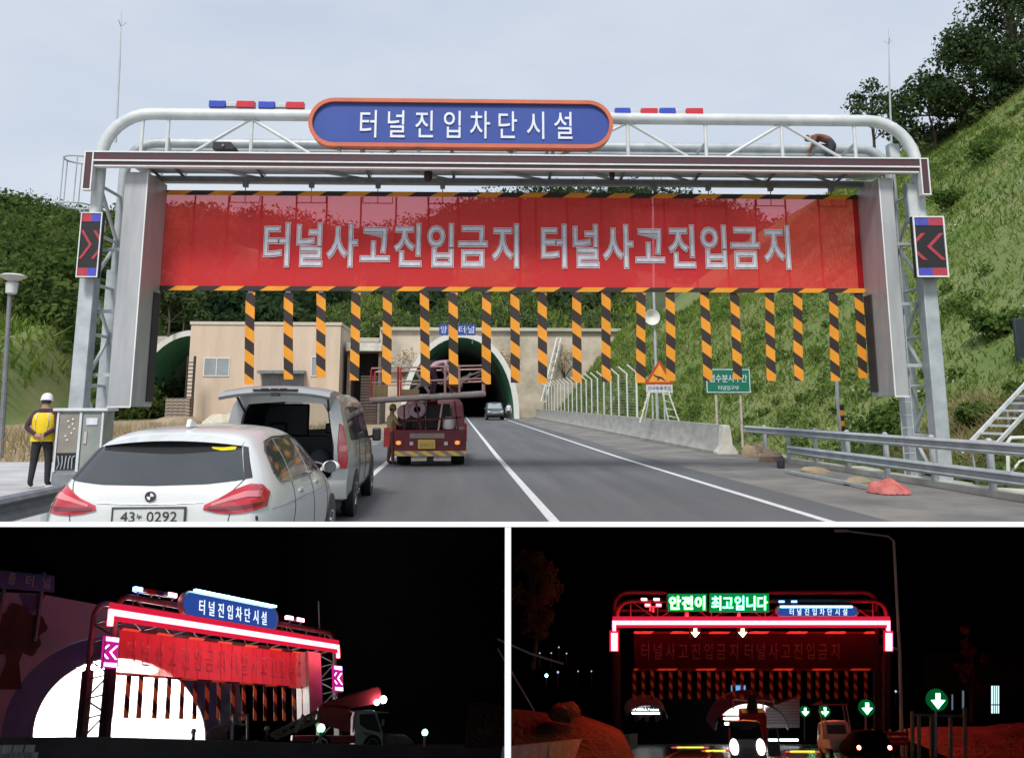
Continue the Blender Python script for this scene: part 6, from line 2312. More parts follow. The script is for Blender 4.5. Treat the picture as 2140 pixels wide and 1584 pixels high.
case = thing('added_display_case', 'added white edged display case in the foreground keeping two night scenes dark', 'display case', (0, 0, 0), -YAW)
T = 0.012
uL0, uL1, uR0, uR1 = cq(-520, 1200, V0)[0], cq(1055, 1200, V0)[0], cq(1068, 1200, V0)[0], cq(2660, 1200, V0)[0]
wT, wO, wB = cq(1070, 1092, V0)[2], cq(1070, 1101, V0)[2], cq(1070, 1660, V0)[2]
mb = MB()
mb.span(-4.5, 4.5, V0, V0 + T, wO, wT)
mb.span(uL1, uR0, V0, V0 + T, wB, wO - 0.0005)
mb.span(-4.5, uL0, V0, V0 + T, wB, wO - 0.0005)
mb.span(uR1, 4.5, V0, V0 + T, wB, wO - 0.0005)
mb.span(-4.5, 4.5, V0, V0 + T, -0.85, wB - 0.0005)
obj('front_frame', mb, 'case_white', case, smooth=0)
# black lined chambers behind the two openings, wider than the openings
zt0, zt1 = wO, cq(1070, 1098.5, V1)[2]
zb0, zb1 = wB - 0.02, cq(1070, 1690, V1)[2]


def chamber(ua, ub, ua1, ub1):
    ring0 = [(ua, V0 + T + 0.001, zb0), (ub, V0 + T + 0.001, zb0), (ub, V0 + T + 0.001, zt0), (ua, V0 + T + 0.001, zt0)]
    ring1 = [(ua1, V1, zb1), (ub1, V1, zb1), (ub1, V1, zt1), (ua1, V1, zt1)]
    mb = MB().loft([ring0, ring1], closed=True)
    mb.add(ring1, [(0, 1, 2, 3)])
    return mb

pm = (uL1 + uR0) / 2
obj('lining', chamber(uL0 - 0.4, pm - 0.002, cq(-1000, 1300, V1)[0], cq(1061, 1300, V1)[0] - 0.003), 'case_black', case, smooth=0)
obj('lining', chamber(pm + 0.002, uR1 + 0.4, cq(1061, 1300, V1)[0] + 0.003, cq(3140, 1300, V1)[0]), 'case_black', case, smooth=0)
mb = MB()
xl, xr = cq(-1030, 1300, V1)[0], cq(3170, 1300, V1)[0]
rl, rr = uL0 - 0.45, uR1 + 0.45
mb.add([(rl, V0 + T, zt0 + 0.006), (rr, V0 + T, zt0 + 0.006), (xr, V1 + 0.03, zt1 + 0.006), (xl, V1 + 0.03, zt1 + 0.006)], [(0, 1, 2, 3)])
obj('lid', mb, 'case_white', case, smooth=0)
mb = MB().add([(xl, V1 + 0.03, zt1 + 0.006), (xr, V1 + 0.03, zt1 + 0.006), (xr, V1 + 0.03, zb1), (xl, V1 + 0.03, zb1)], [(0, 1, 2, 3)])
obj('back_board', mb, 'case_white', case, smooth=0)


def night_frame(cx, cy, s):
    F = ray(cx, cy).normalized()
    U = _r.cross(F).normalized()
    Rt = F.cross(U)
    m = Matrix((Rt, F, U)).transposed().to_4x4()
    return Matrix.Translation(EYE) @ m @ Matrix.Scale(s, 4)


def lit_bar(frame, name, label, ul, ur, w0, w1, dl, dr, v, lw, m):
    t = thing(name, label, 'light frame', (0, 0, 0), 0, frame=frame)
    obj('beam', MB().span(ul, ur, v, v + 0.12, w0, w1), m, t)
    obj('end_leg', MB().span(ul - lw, ul, v, v + 0.12, w1 - dl, w1), m, t)
    obj('end_leg', MB().span(ur, ur + lw, v, v + 0.12, w1 - dr, w1), m, t)
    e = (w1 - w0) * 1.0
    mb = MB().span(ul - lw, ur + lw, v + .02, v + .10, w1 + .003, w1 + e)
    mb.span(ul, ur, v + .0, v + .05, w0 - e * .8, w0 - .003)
    obj('red_halo', mb, 'halo_glow_red', t)  # glowing strips painted as the halo above and below the beam
    return t


def night_gantry(frame, label, ul, ur, wt, wb, base, depth=1.4, n=8, steel='night_steel'):
    t = thing('gantry', label, 'gantry', (0, 0, 0), 0, frame=frame)
    for v, sc in ((0, 1), (depth, .95)):
        tb = MB()
        rb = 0.9
        pts = [(ul, v, base), (ul, v, wt - rb)] + [(ul + rb - rb * math.cos(a), v, wt - rb + rb * math.sin(a)) for a in np.linspace(0.2, math.pi / 2, 6)]
        pts += [(ur - rb + rb * math.sin(a), v, wt - rb + rb * math.cos(a)) for a in np.linspace(0, math.pi / 2, 6)] + [(ur, v, base)]
        obj('front_frame' if v == 0 else 'rear_frame', MB().tube(pts, 0.15 * sc, 10), steel, t)
        obj('lower_chord', MB().tube([(ul, v, wb), (ur, v, wb)], 0.11, 8), steel, t)
        for u in (ul, ur):
            obj('column_sleeve', MB().span(u - .2, u + .2, v - .2, v + .2, base, wb - 2.2), steel, t, bevel=.02)
    us = [ul + (ur - ul) * (i + .5) / n for i in range(n)]
    for i, u in enumerate(us):
        obj('upright', MB().tube([(u, 0, wb), (u, 0, wt)], 0.05, 6), steel, t)
        obj('cross_tie', MB().tube([(u, 0, wb), (u, depth, wb)], 0.045, 6), steel, t)
        if i < n - 1:
            a, b = (wb, wt) if i % 2 else (wt, wb)
            obj('diagonal', MB().tube([(u, 0, a), (us[i + 1], 0, b)], 0.045, 6), steel, t)
            obj('bottom_brace', MB().tube([(u, 0, wb), (us[i + 1], depth, wb)], 0.04, 6), steel, t)
    for u in (ul, ur):
        h = np.linspace(base + .3, wb, 7)
        mb = MB()
        for i in range(6):
            a, b = (0, depth) if i % 2 else (depth, 0)
            mb.tube([(u, a, h[i]), (u, b, h[i + 1])], 0.05, 6)
            mb.tube([(u, 0, h[i + 1]), (u, depth, h[i + 1])], 0.04, 6)
        obj('column_lacing', mb, steel, t)
    return t


def night_curtain(frame, label, u0, u1, w0, w1, v, m, letters, pitch_k, lm, seams, scallop=True, lk=0.62, groups=((0.02, 0.52), (0.53, 0.98))):
    t = thing('barrier_curtain', label, 'curtain', ((u0 + u1) / 2, v, w0), 0, frame=frame)
    hu, hh = (u1 - u0) / 2, w1 - w0
    nx = 80
    mb = MB()
    V = [(-hu + 2 * hu * i / nx, 0.03 * math.sin(i * .9 + j), hh * j / 4) for j in range(5) for i in range(nx + 1)]
    mb.add(V, [(j * (nx + 1) + i, j * (nx + 1) + i + 1, (j + 1) * (nx + 1) + i + 1, (j + 1) * (nx + 1) + i) for j in range(4) for i in range(nx)])
    obj('fabric', mb, m, t)
    th = hh * 0.045
    obj('top_band', MB().striped(-hu, hu, hh - th * .3, hh + th, -.05, .02, .9, -.7), ['night_hazard', 'hazard_black'], t, smooth=0)
    obj('bottom_band', MB().striped(-hu, hu, -th * .8, th * .3, -.05, .02, .9, -.7), ['night_hazard', 'hazard_black'], t, smooth=0)
    mb = MB()
    for i in range(1, seams):
        x = -hu + 2 * hu * i / seams
        mb.span(x - .02, x + .02, -.045, -.035, .05, hh - .05)
    obj('seam', mb, 'seam_red', t)
    for a, b in groups:
        xa, xb = -hu + 2 * hu * a, -hu + 2 * hu * b
        mb = MB().chars('터널사고진입금지', ((xa + xb) / 2, -.06, hh * .5), xb - xa, hh * lk, .01, 0, 0.0, letters, (xb - xa) / 8)
        obj('lettering', mb, lm, t)
    return t
# ================================================================== NIGHT MODEL 1 (left): gantry seen at an angle before a lit tunnel
S1 = 0.088
N1 = night_frame(527, 1502, S1)
# the gantry's own square frame: along the beam, backwards, up
_du = (_r * .4497 - _u * .5617 + _f).normalized()
_dw = (_r * -.196 + _u + _f * .65).normalized()
_dw = (_dw - _du * _dw.dot(_du)).normalized()
_dv = _dw.cross(_du)
G1 = Matrix.Translation(EYE + ray(226, 1450) * (40.7 * S1)) @ Matrix((_du, _dv, _dw)).transposed().to_4x4() @ Matrix.Scale(S1, 4)


def g1(px, py, v=0.0):
    u, w = FP(G1, px, py, v)
    return Vector((u, v, w))


def n1(px, py, y):
    x, z = FP(N1, px, py, y)
    return Vector((x, y, z))

BASE1 = g1(205, 1548).z
EN1 = n1(500, 1548, 46).z if False else -2.0
wl1 = (g1(300, 1288, -.5).z + g1(640, 1340, -.5).z) / 2
# ground, parapet
mb = MB().add([(-60, 33.5, EN1), (60, 33.5, EN1), (60, 72, EN1), (-60, 72, EN1)], [(0, 1, 2, 3)])
go = obj('night_road', mb, 'night_asphalt', smooth=0)
go.matrix_world = N1
kind(go, 'structure')
o = n1(520, 1550, 32)
pw = thing('parapet', 'dark concrete parapet along the bottom of the left night scene', 'parapet', tuple(o), 0, frame=N1)
a, b, c = n1(-60, 1541, 31) - o, n1(200, 1539, 31) - o, n1(1130, 1567, 33) - o
pr = [(a.x, a.y, a.z), (b.x, b.y, b.z), (c.x, c.y, c.z)]
mb = MB()
mb.loft([[(x, y, z), (x, y + .35, z), (x, y + .35, z - 3), (x, y, z - 3)] for x, y, z in pr], closed=True, cap=True)
obj('wall', mb, 'parapet_dark', pw)
mb = MB()
for i in range(4):
    x0 = n1(-20 + i * 24, 1560, 30.9).x - o.x
    for j in range(2):
        z0 = n1(0, 1556 + j * 16, 30.9).z - o.z
        w_ = n1(22, 1560, 30.9).x - n1(0, 1560, 30.9).x
        mb.span(x0 + (j % 2) * .12, x0 + w_ + (j % 2) * .12, -1.1, -1.02, z0 - .34, z0)
obj('facing_block', mb, 'concrete_pale', pw)  # blocks coloured paler to stand for the light on the left end

# lit tunnel with its painted wall
VP_ = 8.0
portal1 = thing('lit_tunnel_portal', 'brightly lit tunnel mouth with blue ring and painted wall, left night scene', 'tunnel portal', (0, VP_, 0), 0, frame=G1)
def m1(px, py, dv=0.0):
    u, w = FP(G1, px, py, VP_ + dv)
    return (u, dv, w)
def earc(cx, cy, rx, ry, n=40, dv=0.0, a0=0, a1=180):
    return [m1(cx + rx * math.cos(R(a0 + (a1 - a0) * i / n)), cy - ry * math.sin(R(a0 + (a1 - a0) * i / n)), dv) for i in range(n + 1)]
mb = MB()
out_, in_ = earc(249, 1545, 245, 217), earc(249, 1545, 181, 171)
mb.loft([out_, in_], closed=False)
obj('arch_ring', mb, 'mural_deep', portal1)
mb = MB()
mb.loft([earc(249, 1545, 183, 173, dv=-.06), earc(249, 1545, 180, 170, dv=-.06), earc(249, 1545, 180, 170, dv=.5)], closed=False)
obj('mouth_edge', mb, 'night_concrete', portal1)
# painted wall above the ring: columns between the ring and the wall top
top_px = [(-140, 1225), (0, 1237), (80, 1240), (160, 1255), (215, 1265), (300, 1290), (420, 1330), (500, 1390), (505, 1470)]
mb = MB()
xs_ = np.linspace(-140, 505, 60)
ty = np.interp(xs_, [p[0] for p in top_px], [p[1] for p in top_px])
for i in range(59):
    q = []
    for k in (i, i + 1):
        d = (xs_[k] - 249) / 245
        yb = 1545 - 217 * math.sqrt(max(0, 1 - d * d)) if abs(d) < 1 else 1545
        q.append((m1(xs_[k], max(yb, ty[k] + 1), .02), m1(xs_[k], ty[k], .02)))
    mb.add([q[0][0], q[1][0], q[1][1], q[0][1]], [(0, 1, 2, 3)])
obj('painted_wall', mb, 'mural_grey', portal1)
rgm = random.Random(5)
tree = []
for k in range(40):
    a = 2 * math.pi * k / 40
    r_ = 1 + .13 * math.sin(5 * a) + .07 * math.sin(11 * a + 1)
    tree.append((36 + 58 * r_ * math.cos(a), 1318 - 52 * r_ * math.sin(a)))
mb = MB().add([m1(x, y, -.03) for x, y in tree], [tuple(range(40))])
mb.add([m1(x, y, -.028) for x, y in ((-10, 1440), (14, 1380), (6, 1350), (52, 1350), (40, 1385), (46, 1440))], [tuple(range(6))])
obj('painted_tree', mb, 'mural_tree', portal1, smooth=0)
mb = MB().add([m1(x, y, -.03) for x, y in ((40, 1240), (96, 1243), (62, 1290), (50, 1268))], [(0, 1, 2, 3)])
obj('painted_patch', mb, 'mural_blue', portal1, smooth=0)
mb = MB().add([m1(x, y, -.04) for x, y in ((452, 1545), (458, 1438), (468, 1432), (480, 1450), (514, 1545))], [tuple(range(5))])
obj('painted_sail', mb, 'mural_sky', portal1, smooth=0)
bore = MB()
bore.loft([earc(249, 1545, 180.5, 170.5, dv=.45), [(x, 6.0, z) for x, y, z in earc(249, 1545, 180.5, 170.5, dv=.45)]], closed=False)
e = [(x, 6.0, z) for x, y, z in earc(249, 1545, 180.5, 170.5, dv=.45)]
bore.add(e, [tuple(range(len(e)))])
obj('bore', bore, 'lining_white', portal1)
lo_, hi_ = m1(90, 1540), m1(410, 1540)
mb = MB()
for k in range(3):
    mb.span(lo_[0] + 1.5, hi_[0] - 1.5, 1.2 + k * 1.6, 1.5 + k * 1.6, m1(249, 1537)[2] - .1, m1(249, 1537)[2] + .02)
q0, q1, qz = m1(150, 1410)[0], m1(350, 1410)[0], m1(249, 1384)[2]
mb.span(q0, q1, 1.0, 1.4, qz - .15, qz)
obj('tunnel_lamp', mb, 'glow_tunnel', portal1)
# tunnel name board
t = thing('name_board', 'dim blue board with pale letters above the painted tunnel wall', 'sign', m1(0, 1215, -.4)[:1] + (VP_ - .4,) + m1(0, 1215, -.4)[2:], 0, frame=G1)
a, b = m1(-70, 1236, -.4), m1(115, 1188, -.4)
ox, oz = m1(0, 1215, -.4)[0], m1(0, 1215, -.4)[2]
pts = [m1(-70, 1183, -.4), m1(114, 1203, -.4), m1(114, 1236, -.4), m1(-70, 1222, -.4)]
mb = MB().prism([(x - ox, 0, z - oz) for x, y, z in pts], (0, .15, 0))
bd_ = obj('board', mb, 'mural_deep', t)
for ch, px in (('종', 25), ('터', 62), ('널', 97)):
    q = m1(px, 1209 + (px - 25) * .12, -.42)
    h_ = abs(m1(px, 1222, 0)[2] - m1(px, 1199, 0)[2])
    obj('letter', MB().text(ch, (q[0] - ox, -.03, q[2] - oz), h_ * .85, h_, .02), 'night_letter', bd_)
for px in (10, 90):
    q = m1(px, 1240, -.3)
    obj('post', MB().span(q[0] - ox - .08, q[0] - ox + .08, .16, .3, q[2] - oz - 2.5, q[2] - oz + 1.2), 'galv_dark', t)

# gantry and its lit equipment
ul1, ur1 = g1(226, 1450).x, g1(703, 1450).x
wt1 = g1(480, 1300, 0).z
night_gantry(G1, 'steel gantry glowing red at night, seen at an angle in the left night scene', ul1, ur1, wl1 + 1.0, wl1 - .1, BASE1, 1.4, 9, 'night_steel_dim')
VL1 = -1.1
w_a, w_b = g1(240, 1272, VL1).z, g1(240, 1283, VL1).z
dl, dr = g1(238, 1272, VL1).z - g1(238, 1307, VL1).z, g1(707, 1347, VL1).z - g1(707, 1374, VL1).z
ws = (g1(240, 1272, VL1).z + g1(705, 1347, VL1).z) / 2
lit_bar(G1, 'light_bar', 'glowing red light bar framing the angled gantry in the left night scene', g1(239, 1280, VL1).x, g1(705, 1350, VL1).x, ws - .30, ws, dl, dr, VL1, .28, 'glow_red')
a, b = g1(378, 1277, -.6), g1(581, 1285, -.6)
hs = (g1(480, 1252, -.6).z - g1(480, 1304, -.6).z) / 2
sg = oval_sign(G1, 'blue oval sign lit from its top edge in the left night scene', ((a.x + b.x) / 2, g1(480, 1277, -.6).z), (b.x - a.x) / 2, hs, -.6, lit=('glow_sign_blue', 'night_steel', 'glow_letter', 'night_steel'))
obj('top_lamp', MB().span(-(b.x - a.x) / 2 * .84, (b.x - a.x) / 2 * .86, -.35, -.2, hs * .93, hs * 1.06), 'glow_cyan', sg)
for px, py, cols, lb in ((302, 1234, ('glow_blue', 'night_steel', 'lens_red'), 'blue flashing beacon bar left of the oval sign in the left night scene'), (346, 1241, ('lens_blue', 'night_steel', 'glow_pink'), 'beacon bar with pink lit end next to the oval sign in the left night scene'), (616, 1293, ('glow_pink', 'night_steel', 'glow_pink'), 'twin red lit beacon bar right of the oval sign in the left night scene')):
    q = g1(px, py, 0)
    wd = abs(g1(px + (18 if px > 400 else 22), py, 0).x - g1(px - (18 if px > 400 else 22), py, 0).x)
    beacon(G1, lb, q.x, q.z, 0, wd, 'beacons on the angled night gantry', cols, .22)
for px, py, hw, hh_, lb in ((232, 1362, 15, 33, 'lit white and magenta chevron panel on the near left column of the left night scene'), (707, 1417, 9, 27, 'lit chevron panel at the far right end of the left night scene')):
    q, q2 = g1(px, py, -.8), g1(px + hw, py, -.8)
    hz = (g1(px, py - hh_, -.8).z - g1(px, py + hh_, -.8).z) / 2
    chevron(G1, lb, (q.x, q.z), q2.x - q.x, hz, -.8, -1, ('glow_magenta', 'glow_violet', 'glow_pink', 'halo_magenta'))
# curtain with its strips
VC1 = .8
cu_a, cu_b = g1(246, 1360, VC1).x, g1(643, 1400, VC1).x
w_top = (g1(300, 1322, VC1).z + g1(600, 1361, VC1).z) / 2
w_bot = (g1(260, 1408, VC1).z + g1(640, 1437, VC1).z) / 2
night_curtain(G1, 'bright red curtain with dark letters on the angled gantry in the left night scene', cu_a, cu_b, w_bot, w_top, VC1, 'night_curtain', .62, 1, 'night_print', 17, True, .6, ((.02, .50), (.51, .97)))
XS = [236, 268, 294, 326, 353, 381, 408, 433, 457, 486, 509, 532, 553, 574, 592, 612, 632]
for i, px in enumerate(XS):
    where = 'against the white tunnel light' if px < 415 else 'against the dark blue painted wall' if px < 490 else 'over the dark gap before the crane truck'
    a = g1(px, 1420, VC1)
    L = w_bot - g1(420, 1503, VC1).z
    t = thing('hazard_strip', f'strip {where}, {ORD[i]} from left, left night scene', 'hanging strip', (a.x, VC1 - .04, w_bot), 0, 'strips of the left night curtain', frame=G1)
    mb = MB().striped(-.17, .17, -L, 0, 0, .02, .62, .9, phase=(i % 3) * .2)
    obj('strip', mb, ['night_hazard', 'hazard_black'], t, smooth=0)
t = thing('curtain_housing', 'tall pale grey curtain housing at the right end of the red curtain at night', 'housing', (g1(658, 1430, .2).x, .2, 0), 0, frame=G1)
a, b = g1(646, 1430, .2).x - t.matrix_basis.translation.x * 0 - g1(658, 1430, .2).x, g1(673, 1430, .2).x - g1(658, 1430, .2).x
obj('case', MB().span(a, b, 0, 1.0, g1(658, 1498, .2).z, g1(658, 1362, .2).z), 'lining_white', t, bevel=.03)
obj('edge_trim', MB().span(a - .06, a - .005, -.02, .2, g1(658, 1500, .2).z, g1(658, 1362, .2).z), 'night_steel', t)
for px, py, lb in ((402, 1315, 'small white lamp under the angled gantry left of centre'), (516, 1333, 'small white lamp under the middle of the angled gantry')):
    q = g1(px, py, .3)
    t = thing('lamp', lb, 'lamp', tuple(q), 0, 'small lamps under the night gantry', frame=G1)
    obj('lens', MB().ball((0, 0, 0), .10, 6), 'glow_white', t)
    obj('mount', MB().span(-.05, .05, .1, .2, 0, .35), 'night_steel', t)
q = g1(670, 1380, .3)
t = thing('lightning_rod', 'thin faint rod above the right end of the angled gantry', 'lightning rod', (q.x, .3, wl1 + .9), 0, frame=G1)
obj('rod', MB().tube([(0, 0, 0), (0, 0, 2.2)], .04, 6), 'night_steel', t)

# crane truck at the right
TC = 44.0
o = n1(770, 1556, TC)
ct_ = thing('crane_truck', 'crane truck with pale cab and magenta lit boom in the left night scene', 'crane truck', (o.x, TC, o.z), 0, frame=N1)
def tcq(px, py, dy=0.0):
    p_ = n1(px, py, TC + dy) - o
    return (p_.x, p_.y, p_.z)
cab_px = [(740, 1557), (742, 1500), (746, 1484), (780, 1483), (788, 1488), (797, 1520), (801, 1530), (801, 1557)]
obj('cab', MB().prism([tcq(x, y) for x, y in cab_px], (0, 1.9, 0)), 'night_white', ct_, bevel=.04)
wn_ = [(751, 1492), (783, 1490), (796, 1530), (768, 1524), (752, 1514)]
obj('side_window', MB().prism([tuple(Vector(tcq(x, y)) + Vector((0, -.03, 0))) for x, y in wn_], (0, .025, 0)), 'black', ct_)
emb = [(756, 1528), (784, 1533), (776, 1539), (762, 1535)]
obj('door_emblem', MB().prism([tuple(Vector(tcq(x, y)) + Vector((0, -.03, 0))) for x, y in emb], (0, .025, 0)), 'night_machine', ct_)
vis = [(740, 1484), (812, 1487), (812, 1489), (742, 1487)]
obj('sun_visor', MB().prism([tcq(x, y) for x, y in vis], (0, 1.7, 0)), 'night_white', ct_)
boom = [(668, 1473), (690, 1464), (790, 1432), (797, 1434), (801, 1455), (786, 1470), (745, 1478), (700, 1474)]
obj('boom', MB().prism([tuple(Vector(tcq(x, y)) + Vector((0, .5, 0))) for x, y in boom], (0, .8, 0)), 'night_red', ct_, bevel=.05)
mb = MB()
for x, y, r_ in ((803, 1461, .16), (789, 1467, .12)):
    mb.ball(tuple(Vector(tcq(x, y)) + Vector((0, .3, 0))), r_, 7)
obj('work_light', mb, 'glow_white', ct_)
post = [(668, 1475), (700, 1474), (735, 1480), (735, 1530), (700, 1520), (676, 1512), (662, 1506)]
obj('crane_column', MB().prism([tuple(Vector(tcq(x, y)) + Vector((0, .6, 0))) for x, y in post], (0, .7, 0)), 'night_red', ct_, bevel=.05)
mb = MB()
for x0, y0_, x1, y1_ in ((565, 1536, 664, 1486), (575, 1542, 668, 1504)):
    mb.bar(tuple(Vector(tcq(x0, y0_)) + Vector((0, .2, 0))), tuple(Vector(tcq(x1, y1_)) + Vector((0, .2, 0))), .16)
for k in range(7):
    f = k / 6
    mb.bar(tuple(Vector(tcq(568 + 97 * f, 1537 - 50 * f)) + Vector((0, .25, 0))), tuple(Vector(tcq(578 + 90 * f, 1541 - 38 * f)) + Vector((0, .25, 0))), .1)
obj('lattice_leg', mb, 'night_machine', ct_)
obj('leg_strap', MB().bar(tcq(617, 1530, .1), tcq(634, 1492, .1), .14), 'night_letter', ct_)
obj('bed', MB().prism([tcq(x, y) for x, y in ((610, 1548), (612, 1537), (742, 1537), (742, 1552))], (0, 1.9, 0)), 'night_red', ct_)
hood = [(801, 1540), (812, 1533), (850, 1534), (868, 1548), (870, 1558), (801, 1557)]
obj('load', MB().prism([tuple(Vector(tcq(x, y)) + Vector((0, .4, 0))) for x, y in hood], (0, 1.2, 0)), 'night_machine', ct_, bevel=.08)
obj('door_mirror', MB().tube([tcq(801, 1502, -.1), tcq(800, 1516, -.1)], .06, 7), 'night_letter', ct_)
for px, r_ in ((672, 12), (778, 13)):
    c_ = tcq(px, 1556)
    wheel(ct_, (c_[0], c_[1] + .1, c_[2]), .42, .3, 'Y', 5, -1)

def post_lamp(frame, label, p, h, r_, m, group=None, head='round'):
    t = thing('signal_lamp', label, 'lamp', tuple(p), 0, group, frame=frame)
    obj('post', MB().tube([(0, 0, -h), (0, 0, -r_ * .8)], r_ * .45, 7), 'night_letter', t)
    obj('lens', MB().ball((0, 0, 0), (r_, r_ * .6, r_), 8), m, t)
    return t
post_lamp(N1, 'green signal lamp in front of the crane truck bed', n1(671, 1521, 40), .8, .16, 'glow_green')
post_lamp(N1, 'green signal lamp on a white post at the right of the left night scene', n1(888, 1530, 40), .7, .13, 'glow_green')
# scaffold cart and plant in front of the tunnel
o = n1(487, 1544, 46)
t = thing('scaffold_cart', 'small pale tubular scaffold standing before the blue wall at night', 'scaffold', (o.x, 46, o.z), 0, frame=N1)
for x in (462, 488, 517):
    obj('upright', MB().tube([tuple(n1(x, 1545, 46) - o), tuple(n1(x, 1491, 46) - o)], .06, 6), 'night_letter', t)
for y in (1492, 1512):
    obj('rail', MB().tube([tuple(n1(460, y, 46) - o), tuple(n1(519, y + 2, 46) - o)], .05, 6), 'night_letter', t)
o = n1(463, 1545, 45)
t = thing('road_roller', 'small machine with rounded pale hood right of the lit tunnel mouth', 'machine', (o.x, 45, o.z), 0, frame=N1)
bd2 = [(430, 1545), (434, 1528), (444, 1520), (462, 1518), (470, 1526), (494, 1526), (497, 1545)]
obj('body', MB().prism([tuple(n1(x, y, 45) - o) for x, y in bd2], (0, 1.2, 0)), 'night_machine', t, bevel=.05)
obj('hood_rail', MB().tube([tuple(n1(x, y, 44.8) - o) for x, y in ((432, 1543), (436, 1526), (448, 1519), (468, 1517))], .08, 7), 'night_letter', t)
c_ = n1(492, 1532, 44.9) - o
obj('wheel', MB().lathe([(.3, 0), (.36, .05), (.36, .3), (.3, .35)], (c_.x, c_.z * 0 + c_.y, c_.z), 16, 'Y'), 'rubber', t)
obj('mast', MB().tube([tuple(n1(484, 1545, 44.8) - o), tuple(n1(485, 1515, 44.8) - o)], .08, 7), 'trim_white', t)
for px, py, lb in ((402, 1553, 'dark figure with helmet at the foot of the bright tunnel mouth'), (556, 1551, 'dark figure with helmet beside the crane truck leg')):
    o = n1(px, py, 40)
    human('person', lb, (o.x, 40, n1(px, 1530 if px < 450 else 1524, 40).z - 1.5), R(90), stand('front'), {'skin': 'night_machine', 'top': 'cloth_navy', 'bottom': 'cloth_black', 'shoe': 'shoe'}, .9, frame=N1, hat='helmet', hair=False)
# ================================================================== NIGHT MODEL 2 (right): gantry seen head on over a road
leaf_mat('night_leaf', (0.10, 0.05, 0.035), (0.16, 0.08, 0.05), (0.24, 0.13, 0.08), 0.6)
mat('night_wet_road', (0.24, 0.20, 0.20), 0.26, 0, (0.18, 0.15, 0.15), 0.3)
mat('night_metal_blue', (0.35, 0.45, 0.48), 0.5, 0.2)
mat('night_van', (0.10, 0.085, 0.085), 0.45, coat=.3)
mat('night_building', (0.02, 0.022, 0.025), 0.9)
S2 = 0.066
N2 = Matrix.Translation(EYE) @ Matrix((_r, _f, _u)).transposed().to_4x4() @ Matrix.Scale(S2, 4)
E2 = -1.8
PHI2 = math.atan((1512 - PY) / FPX)
def n2(px, py, y):
    x, z = FP(N2, px, py, y)
    return Vector((x, y, z))
def ge(y):
    return -math.tan(PHI2) * y + E2 / math.cos(PHI2)
NR = night_frame(1070, 1512, S2) @ frame_m((0, 0, 0), -math.atan(456 / FPX * math.cos(PHI2)))
def nr(px, py):
    d = (NR.inverted() @ (EYE + ray(px, py)))
    k = E2 / d.z
    return d.x * k, d.y * k
mb = MB().add([(-60, 30, E2), (60, 30, E2), (60, 104, E2), (-60, 104, E2)], [(0, 1, 2, 3)])
go = obj('night_ground', mb, 'night_asphalt', smooth=0)
go.matrix_world = NR
kind(go, 'structure')
mb = MB().add([(-9.5, 30, E2 + .02), (nr(1700, 1556)[0], 30, E2 + .02), (nr(1700, 1556)[0], 101, E2 + .02), (-9.5, 101, E2 + .02)], [(0, 1, 2, 3)])
go = obj('wet_road', mb, 'night_wet_road', smooth=0)
go.matrix_world = NR
kind(go, 'structure')
for x in (nr(1392, 1584)[0], nr(1480, 1584)[0], nr(1645, 1584)[0]):
    go = obj('lane_marking', MB().add([(x - .09, 30, E2 + .03), (x + .09, 30, E2 + .03), (x + .09, 84, E2 + .03), (x - .09, 84, E2 + .03)], [(0, 1, 2, 3)]), 'paint_white', smooth=0)
    go.matrix_world = NR
    kind(go, 'structure')
for px0, px1, py, y, lb in ((1403, 1481, 1552.5, 80, 'lit yellow road strip farthest left on the night road'), (1466, 1524, 1560, 70, 'lit yellow road strip left of the van headlights'), (1640, 1712, 1561, 68, 'lit yellow road strip right of the van at night')):
    y *= .884
    a, b = n2(px0, py, y), n2(px1, py, y)
    t = thing('glow_strip', lb, 'light strip', ((a.x + b.x) / 2, y, ge(y) + .04), 0, 'yellow strips on the night road', frame=N2)
    hw = (b.x - a.x) / 2
    obj('base', MB().span(-hw - .05, hw + .05, -.1, .1, 0, .06), 'black', t)
    obj('lens', MB().span(-hw * .72, hw * .72, -.115, -.1, .0, .16), 'glow_yellow' if 'glow_yellow' in MATS else emitter('glow_yellow', (1.0, .78, .10), 1.2), t)  # lit yellow road paint built as a glowing bar
    for s in (-1, 1):
        obj('end_glow', MB().span(s * hw * .73, s * hw, -.115, -.1, .0, .13), 'glow_red_dim' if 'glow_red_dim' in MATS else emitter('glow_red_dim', (1.0, .12, .10), .8), t)
# left concrete barrier and earth bank
t = thing('concrete_barrier', 'red lit concrete barrier along the left of the night road', 'barrier', (nr(1358, 1553)[0], 36, E2), 0, frame=NR)
obj('wall', MB().loft([[(0, y, 0), (.12, y, 1.05), (-.15, y, 1.05), (-.3, y, 0)] for y in (0, 18, 36, 52)], closed=True, cap=True), 'night_concrete', t)
for i in range(4):
    obj('joint_post', MB().span(.06, .14, 8 + i * 12, 8.1 + i * 12, 0, 1.0), 'night_steel', t)
def bank(name, pxs, y0, y1, m):
    rows = []
    for f in (0, .25, .5, .75, 1):
        y = y0 + (y1 - y0) * f
        row = []
        for px, py in pxs:
            p_ = n2(px, py, y0)
            k = math.sin(math.pi * min(1, .5 + f * .5))
            row.append((p_.x, y, ge(y) + (p_.z - ge(y0)) * k + .12 * math.sin(px * .31 + f * 5)))
        rows.append(row)
    front = [(x, y0 - 6, ge(y0 - 6)) for x, y, z in rows[0]]
    mid = [(x, y0 - 2.5, ge(y0 - 2.5) + (z - ge(y0)) * .6) for x, y, z in rows[0]]
    mb = MB().loft([front, mid] + rows, closed=False)
    mb.f = [f[::-1] for f in mb.f]
    o = obj(name, mb, m, smooth=80)
    o.matrix_world = N2
    return kind(o, 'structure')
